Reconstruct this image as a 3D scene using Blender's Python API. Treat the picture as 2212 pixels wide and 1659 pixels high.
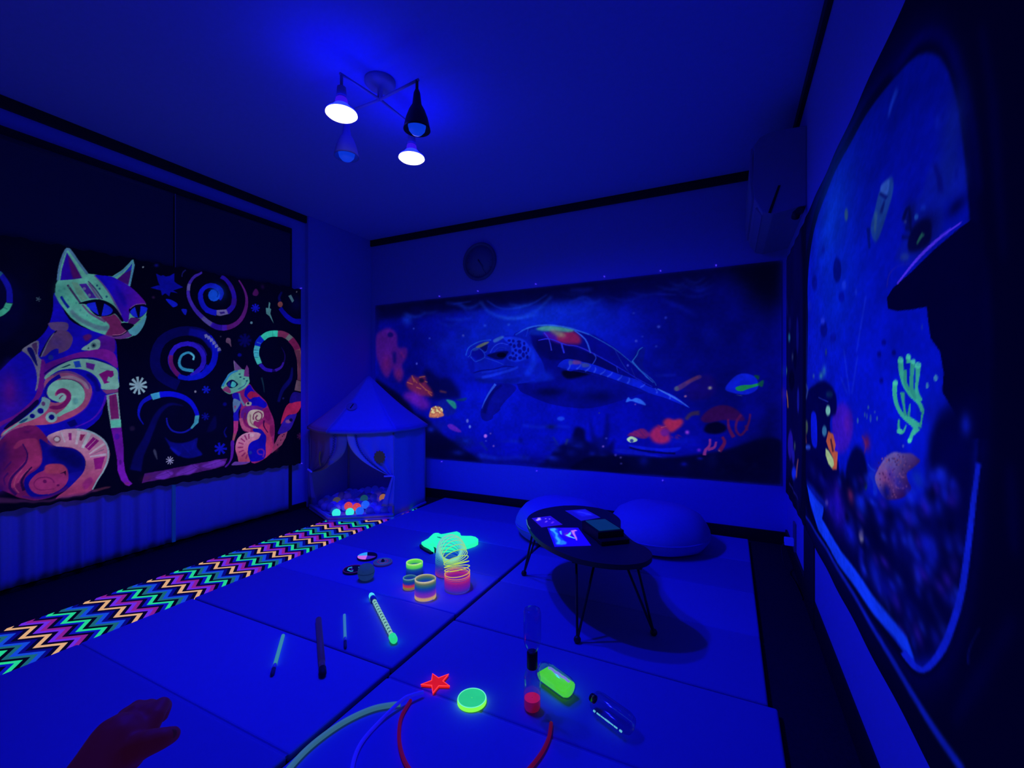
import bpy, bmesh, math, random
import numpy as np
from mathutils import Vector, Matrix

# ------------------------------------------------------------------ scene reset
for o in list(bpy.data.objects):
    bpy.data.objects.remove(o, do_unlink=True)
S = bpy.context.scene
COL = S.collection
R = math.radians
PI = math.pi

# ------------------------------------------------------------------ camera
# 2212 x 1659 frame, focal length 965 px, camera 1.0 m above the mats, turned 25.95 deg to the left
cam_d = bpy.data.cameras.new('camera')
cam_d.sensor_fit = 'HORIZONTAL'
cam_d.sensor_width = 36.0
cam_d.lens = 36.0 * 965.0 / 2212.0
cam_d.clip_start = 0.02
cam_d.clip_end = 50
cam = bpy.data.objects.new('camera', cam_d)
COL.objects.link(cam)
cam.location = (0, 0, 1.0)
cam.rotation_euler = (R(90), 0, R(25.95))
S.camera = cam

# ------------------------------------------------------------------ world, exposure
w = bpy.data.worlds.new('dark_world')
S.world = w
w.use_nodes = True
w.node_tree.nodes['Background'].inputs[0].default_value = (0.0, 0.0, 0.0, 1)
w.node_tree.nodes['Background'].inputs[1].default_value = 0.0
S.view_settings.view_transform = 'Standard'
S.view_settings.look = 'None'
S.view_settings.exposure = 0.0
S.view_settings.gamma = 1.0
S.view_settings.use_curve_mapping = False
S.cycles.diffuse_bounces = 3
S.cycles.glossy_bounces = 2
S.cycles.max_bounces = 8
# the only light in the room: the two lit ultraviolet bulbs of the ceiling fixture, shining down in wide beams
LAMP_XY = ((-1.482, 1.390), (-1.452, 1.818))
UV_COLOR = (0.0012, 0.0028, 1.0)
UV_WATTS = 98.0
UV_SIDE = 21.0
for lx, ly in LAMP_XY:
    ld = bpy.data.lights.new('ultraviolet_beam', 'SPOT')
    ld.energy = UV_WATTS
    ld.color = UV_COLOR
    ld.spot_size = math.radians(163)
    ld.spot_blend = 1.0
    ld.shadow_soft_size = .032
    lo = bpy.data.objects.new('ultraviolet_beam', ld)
    COL.objects.link(lo)
    lo.location = (lx, ly, 2.10)
    lo.rotation_euler = (R(7), R(-8), 0)     # beams tilted to the back right to brighten it; bulb heads stay upright

# ------------------------------------------------------------------ room size
XL, XR, YB, YF = -3.185, 0.331, 3.33, -0.45
ZF, ZC = -0.025, 2.40

# ------------------------------------------------------------------ materials
def s2l(v):
    v = v / 255.0
    return v / 12.92 if v <= 0.04045 else ((v + 0.055) / 1.055) ** 2.4
def rgb(r, g, b):
    return (s2l(r), s2l(g), s2l(b), 1.0)
MATS = {}
def mat(name, col=(.5, .5, .5), rough=.75, spec=.25, var=.08, scale=30, glow=None, gs=1.0, bump=0.0):
    """procedural surface: base colour with a noise grain; glow = colour the dye gives off under ultraviolet"""
    if name in MATS:
        return MATS[name]
    m = bpy.data.materials.new(name)
    m.use_nodes = True
    nt = m.node_tree
    p = nt.nodes['Principled BSDF']
    p.inputs['Roughness'].default_value = rough
    p.inputs['Specular IOR Level'].default_value = spec
    tc = nt.nodes.new('ShaderNodeTexCoord')
    nz = nt.nodes.new('ShaderNodeTexNoise')
    nz.inputs['Scale'].default_value = scale
    nz.inputs['Detail'].default_value = 4
    nt.links.new(tc.outputs['Object'], nz.inputs['Vector'])
    mr = nt.nodes.new('ShaderNodeMapRange')
    mr.inputs[3].default_value = 1 - var
    mr.inputs[4].default_value = 1 + var
    nt.links.new(nz.outputs['Fac'], mr.inputs[0])
    mx = nt.nodes.new('ShaderNodeVectorMath')
    mx.operation = 'SCALE'
    mx.inputs[0].default_value = col[:3] if glow is None else tuple(v * .35 for v in col[:3])
    nt.links.new(mr.outputs[0], mx.inputs['Scale'])
    nt.links.new(mx.outputs[0], p.inputs['Base Color'])
    if glow is not None:
        gx = nt.nodes.new('ShaderNodeVectorMath')
        gx.operation = 'SCALE'
        gx.inputs[0].default_value = glow[:3]
        nt.links.new(mr.outputs[0], gx.inputs['Scale'])
        nt.links.new(gx.outputs[0], p.inputs['Emission Color'])
        p.inputs['Emission Strength'].default_value = gs
        m.cycles.emission_sampling = 'NONE'
    if bump:
        b = nt.nodes.new('ShaderNodeBump')
        b.inputs['Strength'].default_value = bump
        b.inputs['Distance'].default_value = .01
        nt.links.new(nz.outputs['Fac'], b.inputs['Height'])
        nt.links.new(b.outputs[0], p.inputs['Normal'])
    MATS[name] = m
    return m

def clear_mat(name, tint=(.9, .9, .95), gloss=.08):
    if name in MATS:
        return MATS[name]
    m = bpy.data.materials.new(name)
    m.use_nodes = True
    nt = m.node_tree
    nt.nodes.clear()
    out = nt.nodes.new('ShaderNodeOutputMaterial')
    tr = nt.nodes.new('ShaderNodeBsdfTransparent')
    tr.inputs[0].default_value = (*tint, 1)
    gl = nt.nodes.new('ShaderNodeBsdfGlossy')
    gl.inputs['Roughness'].default_value = .08
    lw = nt.nodes.new('ShaderNodeLayerWeight')
    lw.inputs[0].default_value = .18
    nz = nt.nodes.new('ShaderNodeTexNoise')
    nz.inputs['Scale'].default_value = 40
    ma = nt.nodes.new('ShaderNodeMath')
    ma.operation = 'MULTIPLY_ADD'
    ma.inputs[1].default_value = .03
    ma.inputs[2].default_value = gloss
    nt.links.new(nz.outputs['Fac'], ma.inputs[0])
    ad = nt.nodes.new('ShaderNodeMath')
    ad.operation = 'MULTIPLY_ADD'
    ad.inputs[1].default_value = .55
    nt.links.new(lw.outputs['Facing'], ad.inputs[0])
    nt.links.new(ma.outputs[0], ad.inputs[2])
    mx = nt.nodes.new('ShaderNodeMixShader')
    nt.links.new(ad.outputs[0], mx.inputs[0])
    nt.links.new(tr.outputs[0], mx.inputs[1])
    nt.links.new(gl.outputs[0], mx.inputs[2])
    nt.links.new(mx.outputs[0], out.inputs[0])
    MATS[name] = m
    return m

def vcol_mat(name, attr='print', glow=1.0, base=.10, rough=.85):
    """printed fluorescent dye: vertex colour attribute gives both the dye's glow and its reflectance"""
    if name in MATS:
        return MATS[name]
    m = bpy.data.materials.new(name)
    m.use_nodes = True
    nt = m.node_tree
    p = nt.nodes['Principled BSDF']
    p.inputs['Roughness'].default_value = rough
    p.inputs['Specular IOR Level'].default_value = .1
    a = nt.nodes.new('ShaderNodeAttribute')
    a.attribute_name = attr
    sc = nt.nodes.new('ShaderNodeVectorMath')
    sc.operation = 'MULTIPLY_ADD'
    sc.inputs[1].default_value = (base, base, base)
    sc.inputs[2].default_value = (.012, .012, .012)
    nt.links.new(a.outputs['Color'], sc.inputs[0])
    nt.links.new(sc.outputs[0], p.inputs['Base Color'])
    # woven grain
    tc = nt.nodes.new('ShaderNodeTexCoord')
    nz = nt.nodes.new('ShaderNodeTexNoise')
    nz.inputs['Scale'].default_value = 160
    nt.links.new(tc.outputs['Object'], nz.inputs['Vector'])
    mr = nt.nodes.new('ShaderNodeMapRange')
    mr.inputs[3].default_value = .70 * glow
    mr.inputs[4].default_value = .90 * glow
    nt.links.new(nz.outputs['Fac'], mr.inputs[0])
    nt.links.new(a.outputs['Color'], p.inputs['Emission Color'])
    nt.links.new(mr.outputs[0], p.inputs['Emission Strength'])
    m.cycles.emission_sampling = 'NONE'
    MATS[name] = m
    return m

# ------------------------------------------------------------------ mesh helpers
def new_obj(name, me, m=None, parent=None, smooth=False):
    o = bpy.data.objects.new(name, me)
    COL.objects.link(o)
    if m is not None:
        me.materials.append(m)
    if parent is not None:
        o.parent = parent
    if smooth:
        me.polygons.foreach_set('use_smooth', [True] * len(me.polygons))
    return o
def finish(bm, name, m=None, parent=None, smooth=False, bevel=0, seg=2):
    if bevel:
        bmesh.ops.bevel(bm, geom=list(bm.edges), offset=bevel, segments=seg, affect='EDGES', profile=.6)
    bmesh.ops.recalc_face_normals(bm, faces=list(bm.faces))
    me = bpy.data.meshes.new(name)
    bm.to_mesh(me)
    bm.free()
    return new_obj(name, me, m, parent, smooth)
def add_box(bm, x0, x1, y0, y1, z0, z1):
    vs = [bm.verts.new((x, y, z)) for z in (z0, z1) for y in (y0, y1) for x in (x0, x1)]
    for f in ((0, 2, 3, 1), (4, 5, 7, 6), (0, 1, 5, 4), (2, 6, 7, 3), (1, 3, 7, 5), (0, 4, 6, 2)):
        bm.faces.new([vs[i] for i in f])
def box(name, x0, x1, y0, y1, z0, z1, m, parent=None, bevel=0, seg=2):
    bm = bmesh.new()
    add_box(bm, x0, x1, y0, y1, z0, z1)
    return finish(bm, name, m, parent, False, bevel, seg)
def add_tube(bm, pts, rad, n=8, cap=True, closed=False):
    """tube along a polyline; rad a number or a list"""
    pts = [Vector(p) for p in pts]
    k = len(pts)
    rs = rad if isinstance(rad, (list, tuple)) else [rad] * k
    rings = []
    prev = None
    for i, p in enumerate(pts):
        if closed:
            t = pts[(i + 1) % k] - pts[i - 1]
        else:
            t = pts[min(i + 1, k - 1)] - pts[max(i - 1, 0)]
        t.normalize()
        if prev is None:
            a = Vector((0, 0, 1)) if abs(t.z) < .9 else Vector((1, 0, 0))
            u = t.cross(a).normalized()
        else:
            u = prev - t * prev.dot(t)
            u.normalize()
        prev = u
        v = t.cross(u)
        rings.append([bm.verts.new(p + (u * math.cos(2 * PI * j / n) + v * math.sin(2 * PI * j / n)) * rs[i]) for j in range(n)])
    m = k if closed else k - 1
    for i in range(m):
        a, b = rings[i], rings[(i + 1) % k]
        for j in range(n):
            bm.faces.new((a[j], a[(j + 1) % n], b[(j + 1) % n], b[j]))
    if cap and not closed:
        bm.faces.new(rings[0][::-1])
        bm.faces.new(rings[-1])
    return rings
def tube(name, pts, rad, m, parent=None, n=10, cap=True, closed=False):
    bm = bmesh.new()
    add_tube(bm, pts, rad, n, cap, closed)
    return finish(bm, name, m, parent, True)
def add_lathe(bm, prof, n=32, mat4=None, cap0=True, cap1=True):
    """profile [(r, z)...] turned about z"""
    rings = []
    for r, z in prof:
        ring = []
        for j in range(n):
            a = 2 * PI * j / n
            v = Vector((r * math.cos(a), r * math.sin(a), z))
            if mat4 is not None:
                v = mat4 @ v
            ring.append(bm.verts.new(v))
        rings.append(ring)
    for i in range(len(rings) - 1):
        a, b = rings[i], rings[i + 1]
        for j in range(n):
            bm.faces.new((a[j], a[(j + 1) % n], b[(j + 1) % n], b[j]))
    if cap0:
        bm.faces.new(rings[0][::-1])
    if cap1:
        bm.faces.new(rings[-1])
def lathe(name, prof, m, parent=None, n=32, mat4=None, cap0=True, cap1=True, smooth=True):
    bm = bmesh.new()
    add_lathe(bm, prof, n, mat4, cap0, cap1)
    return finish(bm, name, m, parent, smooth)
def prism(name, outline, z0, z1, m, parent=None, bevel=0, smooth=False):
    bm = bmesh.new()
    a = [bm.verts.new((x, y, z0)) for x, y in outline]
    b = [bm.verts.new((x, y, z1)) for x, y in outline]
    n = len(outline)
    bm.faces.new(a[::-1])
    top = bm.faces.new(b)
    for i in range(n):
        bm.faces.new((a[i], a[(i + 1) % n], b[(i + 1) % n], b[i]))
    if bevel:
        bmesh.ops.bevel(bm, geom=list(top.edges), offset=bevel, segments=3, affect='EDGES', profile=.6)
    return finish(bm, name, m, parent, smooth)
def catmull(pts, k=6, closed=False):
    P = [Vector(p) for p in pts]
    n = len(P)
    out = []
    rng = range(n) if closed else range(n - 1)
    for i in rng:
        p0 = P[(i - 1) % n] if closed else P[max(i - 1, 0)]
        p1 = P[i]
        p2 = P[(i + 1) % n]
        p3 = P[(i + 2) % n] if closed else P[min(i + 2, n - 1)]
        for j in range(k):
            t = j / k
            out.append(.5 * ((2 * p1) + (p2 - p0) * t + (2 * p0 - 5 * p1 + 4 * p2 - p3) * t * t + (3 * p1 - p0 - 3 * p2 + p3) * t ** 3))
    if not closed:
        out.append(P[-1])
    return out
def thing(name, label, cat, loc=(0, 0, 0), rotz=0, group=None):
    o = bpy.data.objects.new(name, None)
    COL.objects.link(o)
    o.location = loc
    o.rotation_euler = (0, 0, rotz)
    o.empty_display_size = .05
    return tag(o, label, cat, group)
def tag(o, label, cat, group=None):
    o['label'] = label
    o['category'] = cat
    if group:
        o['group'] = group
    return o
def struct(o):
    o['kind'] = 'structure'
    return o
def grid_mesh(name, nu, nv, fn):
    """regular nu x nv grid of quads, fn(u array, v array) -> (n,3) positions"""
    u, v = np.meshgrid(np.linspace(0, 1, nu), np.linspace(0, 1, nv))
    co = fn(u.ravel(), v.ravel()).astype(np.float32)
    i = np.arange(nu * nv).reshape(nv, nu)
    q = np.stack([i[:-1, :-1], i[:-1, 1:], i[1:, 1:], i[1:, :-1]], -1).reshape(-1, 4).astype(np.int32)
    me = bpy.data.meshes.new(name)
    me.vertices.add(len(co))
    me.vertices.foreach_set('co', co.ravel())
    me.loops.add(q.size)
    me.loops.foreach_set('vertex_index', q.ravel())
    me.polygons.add(len(q))
    me.polygons.foreach_set('loop_start', np.arange(0, q.size, 4, dtype=np.int32))
    me.polygons.foreach_set('loop_total', np.full(len(q), 4, dtype=np.int32))
    me.update(calc_edges=True)
    me.validate()
    me.polygons.foreach_set('use_smooth', np.ones(len(me.polygons), dtype=bool))
    return me
def set_colors(me, rgbf, attr='print'):
    a = me.color_attributes.new(attr, 'FLOAT_COLOR', 'POINT')
    c = np.ones((len(me.vertices), 4), np.float32)
    c[:, :3] = rgbf
    a.data.foreach_set('color', c.ravel())

# ------------------------------------------------------------------ the room
M_wall = mat('wallpaper', (.36, .38, .84), .9, .1, .05, 60, bump=.15)
M_ceil = mat('ceiling_paper', (.36, .40, .88), .9, .1, .05, 40)
M_floor = mat('dark_carpet', (.035, .033, .03), .95, .1, .3, 90, bump=.3)
M_trim = mat('dark_wood', (.022, .018, .014), .55, .3, .25, 25)
M_white = mat('white_paint', (.34, .36, .68), .6, .3, .04, 30)

struct(box('floor', XL - .12, XR + .12, YF - .1, YB + .1, ZF - .1, ZF, M_floor))
struct(box('ceiling', XL - .12, XR + .12, YF - .1, YB + .1, ZC, ZC + .1, M_ceil))
struct(box('wall_left', XL - .1, XL, YF - .1, YB + .1, ZF, ZC, M_wall))
struct(box('wall_back', XL, XR, YB, YB + .1, ZF, ZC, M_wall))
struct(box('wall_right', XR, XR + .1, YF - .1, YB + .1, ZF, ZC, M_wall))
struct(box('wall_front', XL, XR, YF - .1, YF, ZF, ZC, mat('front_dark', (.10, .10, .14), .95, .05)))  # unseen wall behind the camera, made dark to cut bounced light
# plain papered column that fills the left back corner
struct(box('wall_corner', XL, XL + .035, 2.60, YB, ZF, ZC, M_wall, bevel=.004))
# crown strips and baseboards
struct(box('trim_1', XL, XL + .02, YF, 2.60, ZC - .06, ZC, M_trim, bevel=.004))
struct(box('trim_2', XL + .035, XR, YB - .02, YB, ZC - .06, ZC, M_trim, bevel=.004))
struct(box('trim_3', XR - .02, XR, YF, YB - .02, ZC - .05, ZC, M_trim, bevel=.004))
struct(box('baseboard_back', XL + .035, XR, YB - .014, YB, ZF, .055, M_trim, bevel=.003))
struct(box('baseboard_right', XR - .012, XR, 2.5, YB - .014, ZF, .075, M_trim, bevel=.003))
struct(box('baseboard_left', XL, XL + .014, 2.46, 2.60, ZF, .02, M_trim, bevel=.003))
# dark post and white low board under the big right-hand tapestry
struct(box('trim_4', XR - .016, XR, 2.22, 2.50, ZF, .34, M_trim, bevel=.003))
struct(box('trim_5', XR - .012, XR, YF, 2.22, .095, .36, M_white, bevel=.005))
struct(box('baseboard_front', XR - .014, XR, YF, 2.22, ZF, .093, M_trim, bevel=.003))
# dark frame of the curtained opening on the left wall
win = bpy.data.objects.new('window_1', None)
COL.objects.link(win)
struct(win)
win.location = (XL, .86, ZF)
def wbox(name, x0, x1, y0, y1, z0, z1, m):
    o = box(name, x0 - XL, x1 - XL, y0 - .86, y1 - .86, z0 - ZF, z1 - ZF, m, win, .003)
    return o
wbox('head_frame', XL, XL + .025, .80, 2.455, 2.205, 2.25, M_trim)
wbox('side_frame', XL, XL + .025, 2.42, 2.455, ZF, 2.205, M_trim)
wbox('side_frame', XL, XL + .025, .80, .84, ZF, 2.205, M_trim)
wbox('sill_frame', XL, XL + .02, .84, 2.42, ZF, -.005, M_trim)
wbox('backing', XL, XL + .006, .84, 2.42, -.005, 2.205, mat('window_board', (.10, .09, .08), .8))

# ------------------------------------------------------------------ curtains in the opening
M_curtain = mat('curtain_cloth', (.28, .29, .66), .95, .05, .08, 120)
def curtain(y0, y1, amp0, amp1, waves, label):
    def fn(u, v):
        y = y0 + (y1 - y0) * u
        x = XL + .034 + (amp0 + (amp1 - amp0) * (1 - v)) * (np.sin(u * waves * 2 * PI) + .35 * np.sin(u * waves * 4.3 * PI + 1.0))
        z = .006 + (1.085 - .006) * v + (1 - v) * .004 * np.sin(u * waves * 2 * PI)
        return np.stack([x, y, z], -1)
    me = grid_mesh('curtain', 120, 24, fn)
    o = new_obj('curtain', me, M_curtain)
    md = o.modifiers.new('thickness', 'SOLIDIFY')
    md.thickness = .0015
    return tag(o, label, 'curtain', 'curtains of the left opening')
curtain(.845, 1.592, .004, .013, 8, 'dim curtain panel with soft vertical folds below the cat tapestry, nearer half')
curtain(1.600, 2.415, .002, .004, 7, 'flatter curtain panel below the cat tapestry, half beside the corner column')
tag(box('curtain_edge', XL + .036, XL + .044, 1.588, 1.606, .006, .62, mat('curtain_hem', (.4, .42, .6), .9, glow=(0.0, .012, .12), gs=1)),
    'narrow pale vertical strip where the two curtain panels meet', 'curtain edge')
# dark roller blinds in front of the upper half
M_blind = mat('blind_cloth', (.08, .08, .105), .9, .1, .06, 80)
for y0, y1, lab in ((.842, 1.590, 'dark flat roller blind above the cat tapestry, nearer half'), (1.600, 2.418, 'dark flat roller blind above the cat tapestry, half beside the corner column')):
    bt = thing('roller_blind', lab, 'blind', (XL + .03, (y0 + y1) / 2, 1.10), 0, 'roller blinds of the left opening')
    hw = (y1 - y0) / 2
    box('blind_sheet', .018, .020, -hw, hw, .02, 1.08, M_blind, bt)
    box('bottom_rail', .0155, .0225, -hw, hw, 0, .02, M_trim, bt, .002)
    tube('roller', [(.012, -hw, 1.085), (.012, hw, 1.085)], .014, M_blind, bt, 12)
cordm = mat('bead_cord', (.3, .3, .5), .5, glow=rgb(12, 14, 90), gs=.5)
bc = bmesh.new()
for k in range(60):
    bmesh.ops.create_icosphere(bc, subdivisions=1, radius=.0042, matrix=Matrix.Translation((0, 0, -k * .0095)))
cd = finish(bc, 'bead_cord', cordm, None, True)
cd.location = (XL + .058, 1.596, 2.19)
tag(cd, 'thin beaded pull cord hanging between the two dark blinds', 'cord')

# ------------------------------------------------------------------ painter for printed cloth and cards
class Canvas:
    """paints flat shapes in cloth coordinates (mm, x right, y up); colours are display values"""
    def __init__(self, w, h, x0, y0, x1, y1, bg):
        self.w, self.h = w, h
        self.x0, self.y0, self.x1, self.y1 = x0, y0, x1, y1
        self.sx = (w - 1) / (x1 - x0)
        self.sy = (h - 1) / (y1 - y0)
        self.C = np.zeros((h, w, 3), np.float32)
        self.C[:] = bg
    @staticmethod
    def _blur(a, r, axis):
        if r < 1:
            return a
        n = a.shape[axis]
        c = np.cumsum(a, axis=axis, dtype=np.float64)
        i = np.arange(n)
        hi = np.minimum(i + r, n - 1)
        lo = i - r - 1
        top = np.take(c, hi, axis=axis)
        bot = np.take(c, np.maximum(lo, 0), axis=axis)
        sh = [1, 1]
        sh[axis] = n
        bot = bot * (lo >= 0).reshape(sh)
        return ((top - bot) / (2 * r + 1)).astype(np.float32)
    def _mask(self, pts, soft):
        px = (pts[:, 0] - self.x0) * self.sx
        py = (pts[:, 1] - self.y0) * self.sy
        rx, ry = int(soft * self.sx), int(soft * self.sy)
        mx, my = rx * 3 + 2, ry * 3 + 2
        a0, a1 = max(int(px.min()) - mx, 0), min(int(px.max()) + mx + 1, self.w)
        b0, b1 = max(int(py.min()) - my, 0), min(int(py.max()) + my + 1, self.h)
        if a1 <= a0 or b1 <= b0:
            return None
        ys = np.arange(b0, b1, dtype=np.float32)
        m = np.zeros((b1 - b0, a1 - a0), bool)
        xs = np.arange(a0, a1, dtype=np.float32)
        n = len(px)
        for i in range(n):
            j = (i + 1) % n
            ya, yb = py[i], py[j]
            if ya == yb:
                continue
            sel = np.nonzero((ys >= min(ya, yb)) & (ys < max(ya, yb)))[0]
            if len(sel) == 0:
                continue
            xi = px[i] + (ys[sel] - ya) * (px[j] - px[i]) / (yb - ya)
            m[sel] ^= xs[None, :] >= xi[:, None]
        f = m.astype(np.float32)
        if rx or ry:
            for _ in range(2):
                f = self._blur(f, rx, 1)
                f = self._blur(f, ry, 0)
        return f, a0, a1, b0, b1
    def _put(self, f, a0, a1, b0, b1, col, alpha):
        f = (f * alpha)[:, :, None]
        s = self.C[b0:b1, a0:a1]
        self.C[b0:b1, a0:a1] = s * (1 - f) + col * f
    @staticmethod
    def _round(P, k=4):
        """closed smooth curve through the points"""
        a, b, c, d = np.roll(P, 1, 0), P, np.roll(P, -1, 0), np.roll(P, -2, 0)
        out = [.5 * (2 * b + (c - a) * s + (2 * a - 5 * b + 4 * c - d) * s * s + (3 * b - a - 3 * c + d) * s ** 3) for s in np.arange(k) / k]
        return np.stack(out, 1).reshape(-1, 2)
    @staticmethod
    def _hex(t):
        return np.array([int(t[i:i + 2], 16) for i in (0, 2, 4)], np.float32)
    def run(self, text):
        for ln in text.strip().splitlines():
            t = ln.split()
            if not t:
                continue
            if t[0] in 'pq':
                col = self._hex(t[1])
                al, so = float(t[2]) / 100, float(t[3])
                pts = np.array([float(v) for v in t[4:]], np.float32).reshape(-1, 2)
                if t[0] == 'q':
                    pts = self._round(pts)
                r = self._mask(pts, so)
                if r:
                    self._put(*r, col, al)
            elif t[0] in 'gh':
                c0, c1 = self._hex(t[1]), self._hex(t[2])
                gx0, gy0, gx1, gy1 = [float(v) for v in t[3:7]]
                al, so = float(t[7]) / 100, float(t[8])
                pts = np.array([float(v) for v in t[9:]], np.float32).reshape(-1, 2)
                if t[0] == 'h':
                    pts = self._round(pts)
                r = self._mask(pts, so)
                if r:
                    f, a0, a1, b0, b1 = r
                    X = self.x0 + np.arange(a0, a1) / self.sx
                    Y = self.y0 + np.arange(b0, b1) / self.sy
                    d = (gx1 - gx0) ** 2 + (gy1 - gy0) ** 2
                    k = np.clip(((X[None, :] - gx0) * (gx1 - gx0) + (Y[:, None] - gy0) * (gy1 - gy0)) / d, 0, 1)[:, :, None]
                    self._put(f, a0, a1, b0, b1, c0 * (1 - k) + c1 * k, al)
            elif t[0] == 'b':
                col = self._hex(t[1])
                al, cx, cy, rx, ry, an = [float(v) for v in t[2:8]]
                R_ = max(rx, ry) * 2.2
                a0, a1 = max(int((cx - R_ - self.x0) * self.sx), 0), min(int((cx + R_ - self.x0) * self.sx) + 2, self.w)
                b0, b1 = max(int((cy - R_ - self.y0) * self.sy), 0), min(int((cy + R_ - self.y0) * self.sy) + 2, self.h)
                if a1 <= a0 or b1 <= b0:
                    continue
                X = (self.x0 + np.arange(a0, a1) / self.sx - cx)[None, :]
                Y = (self.y0 + np.arange(b0, b1) / self.sy - cy)[:, None]
                ca, sa = math.cos(math.radians(an)), math.sin(math.radians(an))
                q = ((X * ca + Y * sa) / rx) ** 2 + ((-X * sa + Y * ca) / ry) ** 2
                self._put(np.exp(-q * 1.2).astype(np.float32), a0, a1, b0, b1, col, al / 100)
    def mottle(self, amp, cell, seed):
        """soft uneven dye: low-frequency random gain"""
        rs = np.random.RandomState(seed)
        g = rs.rand(self.h // cell + 3, self.w // cell + 3).astype(np.float32)
        yy = np.arange(self.h) / cell
        xx = np.arange(self.w) / cell
        y0, x0 = yy.astype(int), xx.astype(int)
        fy, fx = (yy - y0)[:, None], (xx - x0)[None, :]
        fy, fx = fy * fy * (3 - 2 * fy), fx * fx * (3 - 2 * fx)
        v = (g[y0][:, x0] * (1 - fx) + g[y0][:, x0 + 1] * fx) * (1 - fy) + (g[y0 + 1][:, x0] * (1 - fx) + g[y0 + 1][:, x0 + 1] * fx) * fy
        self.C *= (1 + amp * (v - .5) * 2)[:, :, None]
    def vertex_colors(self, nu, nv):
        c = self.C.reshape(nv, 2, nu, 2, 3).mean(axis=(1, 3))
        c = np.clip(c, 0, 255) / 255
        lin = np.where(c <= .04045, c / 12.92, ((c + .055) / 1.055) ** 2.4)
        return lin.reshape(-1, 3)

# ------------------------------------------------------------------ ceiling light with four bulb heads
M_lampwhite = mat('lamp_white', (.6, .56, .52), .5, .4, .03)
M_lampdark = mat('lamp_black', (.03, .03, .03), .5, .4, .05)
def emit_mat(name, col, strength):
    m = bpy.data.materials.new(name)
    m.use_nodes = True
    nt = m.node_tree
    p = nt.nodes['Principled BSDF']
    p.inputs['Base Color'].default_value = (.6, .6, .65, 1)
    p.inputs['Emission Color'].default_value = (*col, 1)
    p.inputs['Emission Strength'].default_value = strength
    nz = nt.nodes.new('ShaderNodeTexNoise')
    nz.inputs['Scale'].default_value = 90
    nt.links.new(nz.outputs['Fac'], p.inputs['Roughness'])
    return m
M_lens = emit_mat('lit_ultraviolet_lens', (1.0, .93, 1.0), 2.2)
M_side = emit_mat('lit_bulb_flank', UV_COLOR, UV_SIDE)
M_neckglow = mat('lit_bulb_neck', (.5, .45, .5), .5, glow=rgb(60, 20, 245), gs=.7)
M_dome = mat('unlit_bulb_dome', (.6, .6, .6), .3, glow=rgb(5, 55, 225), gs=.8)
LC = Vector((-1.452, 1.59, ZC))
lamp = thing('ceiling_light', 'ceiling fixture with crossed arms and four spot bulbs, two of them lit white', 'ceiling light', LC)
lathe('canopy', [(.0, 0), (.07, 0), (.07, -.012), (.055, -.028), (.012, -.032), (.012, -.085)], M_lampwhite, lamp, 36, cap0=False)
def lathe_at(name, prof, m, parent, at, n=32, cap0=True, cap1=True):
    return lathe(name, prof, m, parent, n, Matrix.Translation(at), cap0, cap1)
for (dx, dy, lit, sm) in ((-.03, -.2, 1, 0), (0, .228, 1, 0), (.235, -.03, 0, M_lampdark), (-.215, .005, 0, mat('lamp_shade_lit', (.30, .32, .60), .5))):  # alike shades: the backlit one painted black, the lit one pale
    at = Vector((dx, dy, 0))
    tube('arm', [(0, 0, -.085), (dx * 1.04, dy * 1.04, -.085)], .006, M_lampwhite, lamp)
    tube('stem', [at + Vector((0, 0, -.083)), at + Vector((0, 0, -.14))], .0065, sm if not lit else M_lampwhite, lamp)
    if lit:
        lathe_at('socket', [(.010, -.135), (.018, -.14), (.021, -.175), (.021, -.185)], M_lampwhite, lamp, at)
        lathe_at('bulb_neck', [(.020, -.185), (.024, -.19), (.022, -.195), (.026, -.20), (.024, -.205), (.030, -.215)], M_neckglow, lamp, at, cap0=False, cap1=False)
        lathe_at('bulb_flank', [(.030, -.215), (.045, -.232), (.060, -.243), (.064, -.250)], M_side, lamp, at, cap0=False, cap1=False)
        lathe_at('bulb_lens', [(.064, -.250), (.065, -.254), (.058, -.260), (.040, -.264), (.018, -.266), (.001, -.266)], M_lens, lamp, at, cap0=False)
    else:
        lathe_at('shade', [(.008, -.125), (.014, -.14), (.020, -.19), (.034, -.215), (.047, -.25), (.056, -.29), (.058, -.30), (.055, -.30), (.044, -.25), (.030, -.22), (.016, -.20)], sm, lamp, at, cap0=False, cap1=False)
        lathe_at('bulb_dome', [(.016, -.20), (.028, -.235), (.037, -.268), (.038, -.285), (.034, -.302), (.022, -.316), (.008, -.321), (.001, -.3215)], M_dome, lamp, at, cap0=False)

# ------------------------------------------------------------------ air conditioner on the right wall by the back corner
M_ac = mat('aircon_plastic', (.34, .33, .48), .5, .3, .03)
ac = thing('air_conditioner', 'pale wall air conditioner high in the back right corner', 'air conditioner', (XR, 2.52, 1.83))
def ac_prof(x_off=0):
    return [(0, .40), (-.150, .405), (-.195, .390), (-.222, .355), (-.226, .17), (-.220, .09), (-.185, .015), (-.14, .0), (0, .02)]
def extrude_y(name, prof, y0, y1, m, parent, bevel=0):
    bm = bmesh.new()
    a = [bm.verts.new((x, y0, z)) for x, z in prof]
    b = [bm.verts.new((x, y1, z)) for x, z in prof]
    n = len(prof)
    bm.faces.new(a)
    bm.faces.new(b[::-1])
    for i in range(n):
        bm.faces.new((a[i], b[i], b[(i + 1) % n], a[(i + 1) % n]))
    return finish(bm, name, m, parent, False, bevel)
extrude_y('body', ac_prof(), 0, .76, M_ac, ac, .006)
extrude_y('front_panel', [(-.226, .35), (-.234, .345), (-.238, .18), (-.230, .10), (-.222, .10), (-.226, .18)], .012, .748, M_ac, ac)
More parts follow.
